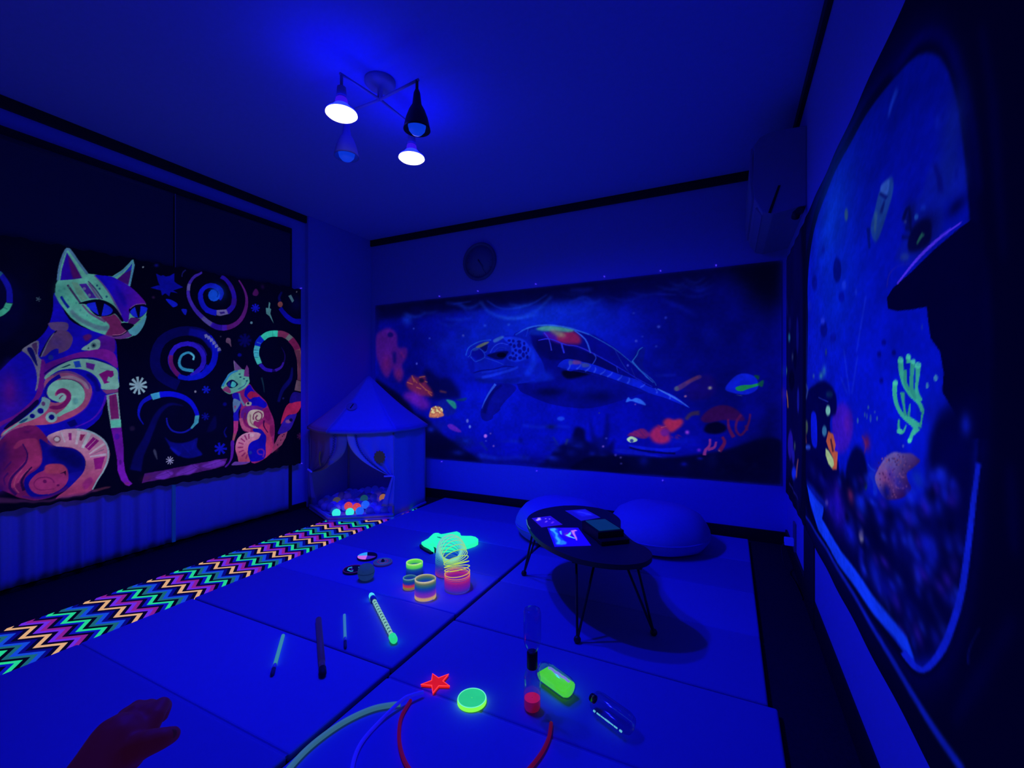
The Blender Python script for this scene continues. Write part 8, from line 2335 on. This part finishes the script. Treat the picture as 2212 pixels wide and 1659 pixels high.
p 7A4A8C 55 1 1206 432 1203 429 1198 428 1195 429 1198 432 1203 433
p 8A5070 55 1 1222 445 1219 442 1214 441 1212 443 1214 445 1219 446
p 7A4A8C 55 1 1161 465 1158 462 1152 461 1149 463 1152 465 1158 466
p 8A5070 55 1 1105 423 1101 420 1095 419 1092 420 1095 423 1101 424
p 30104E 55 1 1259 448 1257 446 1252 445 1249 446 1252 448 1257 449
p 30104E 55 1 1202 427 1200 424 1194 423 1191 424 1194 427 1200 428
p 30104E 55 1 1125 485 1122 482 1116 481 1112 483 1116 485 1122 486
p 7A4A8C 55 1 1092 450 1089 448 1082 447 1079 448 1082 451 1089 452
p 7A4A8C 55 1 1247 449 1245 447 1240 446 1237 447 1240 449 1245 450
p 30104E 55 1 1137 455 1134 453 1128 452 1124 453 1128 456 1134 457
p 8A5070 55 1 1264 474 1261 471 1256 470 1254 472 1256 474 1261 475
p 8A5070 55 1 1236 493 1233 491 1228 490 1226 492 1228 494 1233 495
p 7A4A8C 55 1 1210 509 1207 507 1202 506 1199 507 1202 510 1207 511
p 30104E 55 1 1208 456 1205 453 1200 452 1197 454 1200 456 1205 457
p 8A5070 55 1 1246 499 1244 497 1239 496 1237 498 1239 500 1244 501
p 8A5070 55 1 1210 463 1208 461 1202 460 1199 461 1202 464 1208 465
p 30104E 55 1 1224 491 1221 489 1216 488 1213 490 1216 492 1221 493
p 7A4A8C 55 1 1161 452 1158 449 1152 448 1149 449 1152 452 1158 453
p 7A4A8C 55 1 1122 456 1119 453 1113 452 1110 454 1113 456 1119 457
p 7A4A8C 55 1 1261 482 1259 480 1254 479 1251 480 1254 482 1259 483
p 7A4A8C 55 1 1261 451 1258 449 1253 448 1251 449 1253 451 1258 453
p 7A4A8C 55 1 1189 485 1186 483 1180 482 1177 483 1180 486 1186 487
p 7A4A8C 55 1 1219 424 1216 421 1211 420 1208 422 1211 424 1216 425
p 30104E 55 1 1134 459 1131 456 1124 455 1121 457 1124 459 1131 460
p 8A5070 55 1 1198 471 1195 469 1190 468 1187 469 1190 472 1195 473
p 7A4A8C 55 1 1176 439 1173 437 1168 436 1165 437 1168 440 1173 441
p 30104E 55 1 1181 465 1179 462 1173 461 1170 463 1173 465 1179 466
p 30104E 55 1 1092 461 1088 459 1082 458 1078 459 1082 462 1088 463
p 7A4A8C 55 1 1170 416 1167 413 1162 412 1159 413 1162 416 1167 417
p 7A4A8C 55 1 1162 501 1159 499 1154 498 1151 499 1154 502 1159 503
p 8A5070 55 1 1164 493 1161 490 1155 489 1152 491 1155 493 1161 494
p 8A5070 55 1 1230 469 1228 466 1223 465 1220 467 1223 469 1228 470
p 7A4A8C 55 1 1268 512 1265 510 1260 509 1258 511 1260 513 1265 513
p 7A4A8C 55 1 1161 447 1158 444 1152 443 1149 445 1152 447 1158 448
p 30104E 55 1 1211 481 1208 479 1203 478 1200 479 1203 481 1208 482
p 30104E 55 1 1202 427 1199 424 1193 423 1191 424 1193 427 1199 428
p 7A4A8C 55 1 1124 448 1121 445 1115 444 1112 446 1115 448 1121 449
p 8A5070 55 1 1161 487 1158 485 1153 484 1150 486 1153 488 1158 489
p 7A4A8C 55 1 1252 471 1249 469 1244 468 1242 469 1244 472 1249 473
p 34A892 100 1 1226 707 1227 701 1228 693 1231 685 1236 675 1243 666 1251 656 1262 648 1275 641 1288 634 1303 629 1317 625 1328 621 1336 616 1342 610 1346 606 1362 609 1358 614 1353 620 1344 626 1332 631 1319 635 1307 640 1297 646 1286 653 1277 660 1270 668 1265 677 1261 685 1259 693 1258 701 1257 706
p 2C9484 100 1 1263 685 1261 678 1258 668 1258 659 1266 652 1276 647 1283 644 1292 646 1288 650 1282 654 1278 660 1276 668 1277 677 1277 684
p 34A892 100 1 1272 711 1273 707 1274 702 1275 698 1298 698 1298 701 1298 706 1298 710
p 2C9484 100 1 1297 700 1296 693 1293 682 1292 672 1291 663 1291 654 1293 646 1300 638 1309 632 1314 627 1335 632 1328 636 1320 642 1313 648 1311 655 1311 663 1312 671 1315 681 1319 691 1322 698
p 34A892 100 1 1319 691 1320 685 1320 676 1321 667 1320 660 1318 652 1317 645 1321 637 1326 629 1330 624 1354 628 1348 633 1340 639 1334 646 1333 652 1335 659 1339 667 1342 675 1344 684 1347 689
p 34A892 100 1 1195 662 1194 656 1192 646 1193 637 1196 628 1202 619 1210 611 1220 604 1230 598 1243 592 1259 587 1275 583 1288 580 1300 577 1311 573 1318 570 1346 584 1337 586 1324 589 1309 592 1293 594 1276 596 1262 599 1250 603 1240 608 1232 615 1226 622 1222 630 1220 638 1221 646 1223 655 1226 661
p 2C9484 100 1 1239 640 1244 632 1249 622 1255 613 1258 605 1261 598 1263 594 1277 596 1274 600 1271 606 1267 614 1266 623 1265 633 1266 641
p 2C9484 100 1 1291 619 1286 611 1281 601 1277 594 1294 594 1294 601 1296 611 1296 619
p 2C9484 100 1 1350 610 1349 606 1347 600 1346 594 1342 588 1337 582 1334 578 1349 578 1349 582 1351 588 1353 594 1356 600 1360 606 1362 610
p 34A892 100 1 1228 585 1226 580 1224 574 1223 568 1225 563 1228 558 1236 555 1251 557 1260 560 1266 564 1270 569 1274 574 1276 577 1272 578 1267 574 1261 569 1255 565 1249 563 1244 562 1248 562 1246 563 1242 566 1239 569 1238 575 1238 581 1238 585
p 34A892 100 1 1315 580 1310 575 1302 569 1295 562 1288 555 1283 549 1280 545 1298 545 1302 549 1306 555 1311 560 1322 565 1335 571 1344 574
p 46C8AC 85 1 1258 705 1256 701 1250 699 1242 698 1234 700 1228 702 1226 706 1228 709 1234 712 1242 712 1250 711 1256 708
p 46C8AC 85 1 1298 709 1296 706 1292 704 1285 704 1279 705 1274 707 1273 710 1274 713 1279 715 1285 715 1292 714 1296 712
p 46C8AC 85 1 1348 691 1346 688 1341 686 1334 685 1327 686 1321 688 1319 692 1321 695 1327 697 1334 697 1341 696 1346 694
p 46C8AC 85 2 1227 659 1225 656 1220 654 1212 653 1204 654 1198 656 1196 659 1198 663 1204 665 1212 666 1220 665 1225 663
p 46C8AC 85 1 1253 563 1251 560 1244 557 1236 556 1227 556 1220 557 1218 560 1220 563 1227 565 1236 567 1244 567 1251 566
p 46C8AC 85 1 1301 549 1299 547 1295 545 1289 543 1284 543 1280 545 1278 547 1280 549 1284 552 1289 553 1295 553 1299 552
p 46C8AC 85 1 1322 698 1320 696 1316 694 1310 694 1304 695 1299 697 1298 700 1299 702 1304 704 1310 704 1316 703 1320 701
p 3E88B0 85 1 1381 654 1379 650 1374 649 1370 650 1368 654 1370 658 1374 660 1379 658
p 3E88B4 85 1 1419 667 1416 663 1410 661 1404 663 1401 667 1404 671 1410 673 1416 671
p 4A60D0 85 1 1262 534 1260 532 1256 530 1252 531 1251 533 1252 536 1256 537 1260 537
p 3060B0 85 2 916 559 913 553 906 550 899 552 896 558 899 564 906 567 913 565
p 2A50A8 85 2 981 579 979 574 974 572 969 573 967 578 969 583 974 586 979 584
p 3060B0 85 2 1015 599 1012 596 1006 594 1000 595 998 599 1000 602 1006 604 1012 603
p 2850B0 85 2 1036 573 1033 566 1027 562 1020 565 1018 572 1020 580 1027 583 1033 581
p 3058B0 85 2 1070 591 1068 589 1062 587 1057 588 1055 590 1057 592 1062 593 1068 593
p 3464B0 85 2 1089 577 1086 573 1081 571 1076 572 1074 576 1076 580 1081 582 1086 581
p 2448B0 85 2 1001 576 999 571 994 568 988 570 986 575 988 581 994 584 999 582
b 601440 85 993 510 34 21 0
p 702050 60 3 941 520 953 516 968 510 978 503 976 494 969 484 964 477 974 478 980 485 988 495 990 505 981 512 967 519 956 524
p 2C6A40 90 3 997 403 995 397 989 391 981 388 973 388 967 391 965 397 967 403 973 408 981 412 989 412 995 408
b 5A1A4A 80 829 340 37 24 0
b 3412B8 70 757 539 90 50 0
q 3812B4 85 9 588 560 717 598 831 581 858 550 845 509 771 459 642 440 578 493
b 5A18A8 60 786 540 42 30 0
q 00003C 95 7 -14 594 301 662 492 663 628 623 632 562 553 545 539 501 606 430 677 402 606 314 4 214 -24 374
q 0616E0 95 5 148 530 265 532 286 412 157 412
b 2060B0 90 433 704 43 21 0
b 3088A8 80 371 688 42 15 0
p 2A50A8 80 5 232 689 229 684 219 681 207 679 194 681 184 684 181 689 184 694 194 698 207 699 219 697 229 693
p 284878 70 4 488 769 486 764 480 760 471 759 462 761 456 766 454 772 456 777 462 781 471 782 480 780 486 775
p 2438B0 85 2 310 604 372 600 452 596 506 593 513 596 459 599 380 603 319 607
p 304890 70 7 -53 661 -25 654 12 643 32 631 25 617 1 601 -17 589 23 589 42 601 66 617 75 632 54 645 17 657 -10 665
p 0A3860 70 7 588 622 580 618 559 614 529 612 499 612 475 615 467 620 475 625 499 629 529 631 559 630 580 627
p 78C4B8 100 4 545 566 540 557 525 550 505 546 484 547 468 553 462 562 468 571 484 579 505 582 525 581 540 575
p 3478A8 90 5 484 491 478 480 462 471 440 466 418 467 401 472 395 482 401 493 418 502 440 507 462 506 478 500
p AC5034 100 3 509 492 588 490 628 459 610 438 663 441 646 382 573 369 591 408 509 433 471 453
p A0BC84 100 3 462 427 513 425 591 408 603 390 569 372 509 378 462 401
p 2A1028 80 3 536 468 547 456 562 440 573 428 602 434 591 445 575 460 563 472
p 4A6048 80 7 67 468 61 452 44 439 21 432 -3 434 -21 444 -28 460 -21 476 -3 489 21 495 44 493 61 483
p 5A3038 80 5 -31 437 -21 423 -7 403 4 388 37 393 27 407 14 427 4 441
p 2C50D8 85 6 133 389 124 382 99 375 64 369 27 365 0 366 -10 371 0 378 27 385 64 391 99 394 124 393
q 00002A 90 8 786 420 868 482 953 484 997 443 997 402 918 363 786 369
b 2C12B0 80 659 294 51 41 0
b 1A10A8 75 549 237 113 31 0
b 2610B0 70 709 262 93 32 0
b 0A20C0 75 930 338 58 27 0
b 080A80 70 399 300 90 26 0
b 060870 60 192 299 110 33 0
p 5A50A8 80 6 507 242 503 236 492 230 478 225 462 222 451 223 447 227 451 233 462 240 478 245 492 247 503 246
p 7A70A8 75 7 971 269 967 260 957 251 944 244 930 242 919 245 915 252 919 261 930 270 944 277 957 278 967 276
p 909098 60 4 967 259 964 255 957 251 948 247 938 245 931 244 928 247 931 250 938 255 948 258 957 261 964 261
b 03066A 72 1253 327 112 40 0
b 020458 72 1413 427 85 44 0
b 02044E 72 1202 234 136 31 0
b 0814C0 100 814 233 81 33 0
b 0C1CC8 92 1284 402 42 16 0
b 060EA0 82 1236 369 41 20 0
b 0C1CC8 92 1372 447 30 17 0
b 0A14B8 92 1372 376 46 23 0
b 060C90 72 1408 371 14 8 0
b 1620D0 92 1333 307 26 21 0
b 0814B0 87 1062 213 57 35 0
b 04087C 82 1146 205 62 29 0
b 1408A8 82 626 254 149 65 0
b 0810B0 82 1106 348 39 19 0
b 020450 72 1320 237 54 12 0
b 0A1CC0 82 1446 496 19 24 0
b 0810A0 74 942 201 31 20 0
b 00001E 53 446 326 52 16 0
b 2010A0 68 1479 493 17 13 0
b 2010A0 42 1074 244 26 13 0
b 0810A0 37 1453 317 19 12 0
b 2010A0 37 667 338 52 18 0
b 00001E 44 1320 371 24 12 0
b 0810A0 49 946 221 30 11 0
b 1024CC 48 988 419 27 13 0
b 0A18B8 40 1313 412 19 17 0
b 1024CC 58 1260 348 22 12 0
b 2010A0 58 1211 206 32 17 0
b 060A70 60 1386 291 19 15 0
b 2010A0 71 1458 347 21 13 0
b 0A18B8 70 1379 333 24 14 0
b 0810A0 60 1332 277 19 11 0
b 060A70 60 1491 425 18 14 0
b 0A18B8 72 1331 341 22 11 0
b 00001E 45 1461 493 15 15 0
b 2010A0 68 1364 438 22 14 0
b 2010A0 40 938 404 36 12 0
b 0A18B8 73 962 178 34 17 0
b 060A70 53 601 242 39 20 0
b 00001E 72 1152 418 23 20 0
b 060A70 71 1419 235 25 13 0
b 0A18B8 73 1477 501 16 13 0
b 060A70 72 1346 426 21 11 0
b 2010A0 47 1332 367 19 13 0
b 1024CC 72 1430 512 21 11 0
b 1024CC 50 1353 222 21 11 0
b 060A70 46 1446 494 20 16 0
b 1024CC 65 1298 440 22 13 0
b 0A18B8 71 1398 382 23 15 0
b 2010A0 51 1482 377 16 16 0
b 1024CC 57 1283 440 23 18 0
b 2010A0 61 930 308 43 14 0
b 060A70 38 957 181 28 18 0
b 00001E 74 1185 172 25 19 0
b 0810A0 57 1135 406 24 12 0
b 00001E 69 982 272 28 12 0
b 0A18B8 49 818 271 38 19 0
b 0810A0 50 1335 329 19 17 0
b 1024CC 35 1306 350 27 17 0
b 00001E 72 1460 389 19 10 0
b 060A70 39 1476 381 22 11 0
b 2010A0 70 1332 199 26 17 0
b 00001E 47 344 237 70 23 0
b 2010A0 38 663 239 42 22 0
b 00001E 74 786 267 28 18 0
b 0810A0 44 926 279 34 14 0
b 1024CC 70 1492 340 16 11 0
b 0810A0 44 1307 464 24 18 0
b 0810A0 68 1104 186 23 14 0
b 060A70 72 1279 187 25 16 0
b 0A18B8 63 691 353 34 18 0
b 0A18B8 42 976 382 40 15 0
b 0A18B8 68 1480 324 18 14 0
b 0A18B8 49 1503 412 15 12 0
b 0810A0 47 1489 490 17 15 0
b 2010A0 71 1410 483 19 13 0
b 060A70 67 788 215 29 17 0
b 0A18B8 37 1387 492 20 16 0
b 00001E 73 792 367 35 15 0
b 2010A0 46 1284 399 25 18 0
b 2010A0 68 1359 318 26 11 0
b 1024CC 40 1151 170 35 18 0
b 2010A0 41 1181 465 24 17 0
b 00001E 65 1146 165 24 13 0
b 0A18B8 41 879 384 35 18 0
b 0A18B8 38 1111 414 25 12 0
b 060A70 53 1183 209 24 12 0
b 00001E 39 1458 453 21 14 0
b 00001E 45 1431 430 18 12 0
b 0810A0 58 1124 386 23 19 0
b 0810A0 67 992 263 33 14 0
b 0A18B8 44 1311 173 20 17 0
b 1024CC 59 1134 316 25 11 0
b 0A18B8 52 1423 456 19 16 0
b 00001E 36 1485 494 19 12 0
b 1024CC 71 1009 419 24 19 0
b 060A70 47 1416 276 22 11 0
b 0A18B8 41 1228 454 28 16 0
b 060A70 46 1216 243 29 14 0
b 1024CC 65 973 183 33 12 0
b 060A70 35 1409 323 23 11 0
b 0A18B8 53 1463 404 18 16 0
b 00001E 50 732 380 32 22 0
b 2010A0 46 1249 162 27 12 0
b 0810A0 36 1410 231 20 16 0
b 00001E 71 1469 435 21 12 0
b 0810A0 59 1287 215 26 17 0
b 060A70 50 1282 421 20 12 0
b 0A18B8 67 1201 334 22 19 0
b 2010A0 58 1431 324 23 11 0
b 1024CC 44 1230 257 28 13 0
b 00001E 59 1069 299 29 11 0
b 00001E 42 1175 380 30 15 0
b 0810A0 67 1159 424 25 14 0
b 0A18B8 64 1189 230 29 11 0
b 0A18B8 61 1394 356 23 16 0
b 0A18B8 67 1398 499 24 15 0
b 2010A0 49 1470 475 21 10 0
b 00001E 40 1381 456 19 16 0
b 00001E 42 815 273 32 16 0
b 1024CC 41 1085 197 33 20 0
b 00001E 73 1398 473 17 16 0
b 2010A0 74 1139 262 34 12 0
b 1024CC 58 1294 359 21 18 0
b 2010A0 55 1127 390 34 14 0
b 1024CC 43 1447 260 22 15 0
p 0C34F0 100 4 28 212 160 203 423 209 423 191 395 156 537 146 727 143 950 150 1062 151 1220 161 1277 164 1320 142 1284 130 1203 126 1062 108 908 100 668 88 323 93 105 155
q 0618B8 80 11 28 224 409 232 462 214 160 197
p 0A1CCC 95 2 1549 547 1543 524 1534 493 1527 462 1519 428 1509 390 1498 351 1482 315 1464 281 1446 251 1428 226 1410 203 1391 183 1373 166 1358 154 1344 147 1325 141 1295 137 1268 136 1238 112 1267 114 1301 119 1332 129 1363 145 1391 166 1413 187 1434 209 1454 233 1472 260 1488 289 1505 322 1519 358 1529 396 1537 433 1544 466 1550 496 1557 526 1562 548
p 0A1CC4 80 4 -51 52 163 57 418 62 667 63 864 64 994 65 1094 65 1177 63 1242 62 1281 62 1316 64 1362 66 1409 69 1463 74 1502 77 1520 97 1482 94 1430 89 1383 86 1338 83 1303 81 1264 80 1201 81 1118 82 1020 81 892 80 699 80 454 78 200 72 -16 65
p 04086A 60 2 1556 320 1548 308 1536 291 1527 276 1523 265 1523 256 1522 251 1529 254 1529 260 1529 268 1533 278 1541 293 1552 309 1560 321
p 000030 70 9 1550 1154 1557 1127 1567 1089 1576 1048 1581 1006 1587 960 1593 917 1601 877 1607 840 1613 815 1626 812 1624 836 1621 871 1617 908 1614 948 1609 992 1601 1035 1589 1076 1576 1116 1566 1144
p 000030 70 8 1624 558 1622 523 1626 477 1634 446 1649 452 1651 485 1647 530 1639 561
p 000030 70 10 1633 375 1607 341 1568 289 1528 236 1503 195 1481 157 1466 131 1494 143 1516 171 1544 209 1574 251 1602 298 1632 346 1650 377
p 000030 70 9 1572 826 1573 781 1578 719 1584 675 1593 675 1592 718 1587 779 1581 824
"""
ART_REEF = """
q 02024A 70 19 -98 1385 646 1521 646 100 269 148 -98 157
p 205C90 95 12 208 961 198 947 173 940 140 943 113 954 103 971 113 985 140 992 173 988 198 976
p 4AA084 95 13 34 767 22 749 -10 738 -51 739 -85 751 -98 771 -85 789 -51 800 -10 798 22 786
p 2A3A70 80 11 353 838 345 827 325 821 299 822 277 830 269 843 277 854 299 860 325 859 345 850
p 302C70 80 14 -30 701 -40 688 -67 680 -101 680 -129 688 -140 702 -129 715 -101 723 -67 723 -40 715
p 1418B0 85 10 579 601 571 561 552 536 527 534 507 558 499 598 507 639 527 664 552 664 571 640
p 0A0C78 80 10 562 937 553 880 531 846 503 847 480 885 471 946 480 1004 503 1038 531 1034 553 995
p 0A0C60 70 12 242 1037 231 1014 203 1002 167 1005 138 1024 127 1051 138 1074 167 1086 203 1081 231 1062
p 000020 80 11 489 818 477 785 444 766 402 767 367 789 353 825 367 859 402 878 444 875 477 852
p 000018 90 11 394 706 371 671 309 649 228 648 160 670 133 707 160 745 228 766 309 764 371 740
p 1E12A8 85 12 333 340 311 286 252 245 175 233 110 257 84 309 110 367 175 407 252 414 311 388
p 1A18B0 80 11 418 286 405 257 370 235 326 228 289 239 274 265 289 294 326 316 370 322 405 310
p 3A5060 80 11 452 348 445 333 425 322 401 319 381 325 374 338 381 353 401 364 425 367 445 360
p 0C22E8 90 11 471 205 453 179 404 156 342 144 290 148 269 168 290 196 342 219 404 230 453 224
p 8A5A44 90 6 -63 643 -35 629 1 609 32 590 50 570 63 551 72 537 121 539 118 553 111 573 99 593 76 613 47 632 27 646
p 6E4050 80 5 513 287 502 275 485 256 471 236 462 215 456 192 452 176 489 183 496 199 505 222 517 244 533 263 552 282 566 294
p 1A1A90 70 5 136 86 270 83 436 78 546 75 577 85 470 88 308 93 177 97
p 0A0A60 60 11 -153 1318 -87 1251 -1 1163 60 1102 132 1093 83 1152 10 1235 -44 1298
"""

# ------------------------------------------------------------------ printed wall tapestries
def tapestry(name, nu, nv, width, height, place, art, bg, label, seed, wave=.004, mott=.10, glow=1.0):
    """place(x m, y m, off) -> world position of a cloth point; x right as seen, y up"""
    def fn(u, v):
        off = wave * (.5 + .5 * np.sin(u * 31 + 3 * np.sin(v * 3 + seed))) * (.35 + .65 * (np.abs(v - .5) * 2) ** 2) + .002
        return place(u * width, v * height, off, u, v)
    me = grid_mesh(name, nu, nv, fn)
    cv = Canvas(nu * 2, nv * 2, 0, 0, width * 1000, height * 1000, bg)
    cv.run(art)
    cv.mottle(mott, 40, seed)
    cv.mottle(mott * .6, 9, seed + 1)
    set_colors(me, cv.vertex_colors(nu, nv))
    o = new_obj(name, me, vcol_mat('printed_' + name, glow=glow))
    return tag(o, label, 'tapestry', 'printed wall tapestries')
def place_left(x, y, off, u, v):
    # cat cloth: near end at Y 0.40, far end at Y 2.507; hangs in front of the curtains
    Y = .40 + x
    zb = .355 + (2.507 - Y) * .020
    zt = 1.767 - (2.507 - Y) * .034
    rip = (.004 * np.sin(Y * 43) + .003 * np.sin(Y * 97)) * np.clip(np.abs(v * 2 - 1) - .9, 0, 1) * 10
    return np.stack([XL + .060 + off + .004 * np.sin(Y * 50) * (1 - v), Y, zb + (zt - zb) * v + rip], -1)
def place_back(x, y, off, u, v):
    zb = .315 + .037 * u
    zt = 1.764 + .027 * u
    return np.stack([-3.095 + x, YB - .003 - off, zb + (zt - zb) * v], -1)
def place_right(x, y, off, u, v):
    # big cloth on the right wall: x = 0 at the far end (Y 2.395)
    return np.stack([XR - .018 - off, 2.395 - x, .343 + y], -1)
def place_right2(x, y, off, u, v):
    return np.stack([XR - .003 - off, 3.315 - x, .315 + y], -1)
tapestry('cat_tapestry', 720, 482, 2.107, 1.412, place_left, ART_CAT, (1, 1, 18), 'wide fluorescent tapestry of two patterned cats and spirals on the left wall', 3, glow=.70)
tapestry('turtle_tapestry', 850, 362, 3.395, 1.450, place_back, ART_TURTLE, (2, 4, 60), 'wide blue tapestry of a sea turtle over coral on the back wall', 5, glow=.92)
tapestry('aquarium_tapestry', 400, 560, 1.85, 1.410, place_right, ART_AQUA, (0, 0, 12), 'tall near tapestry of a rounded aquarium window with corals on the right wall', 8, .0025)
tapestry('reef_tapestry', 130, 240, .90, 1.470, place_right2, ART_REEF, (1, 1, 26), 'narrow visible strip of another reef tapestry in the right back corner', 9)
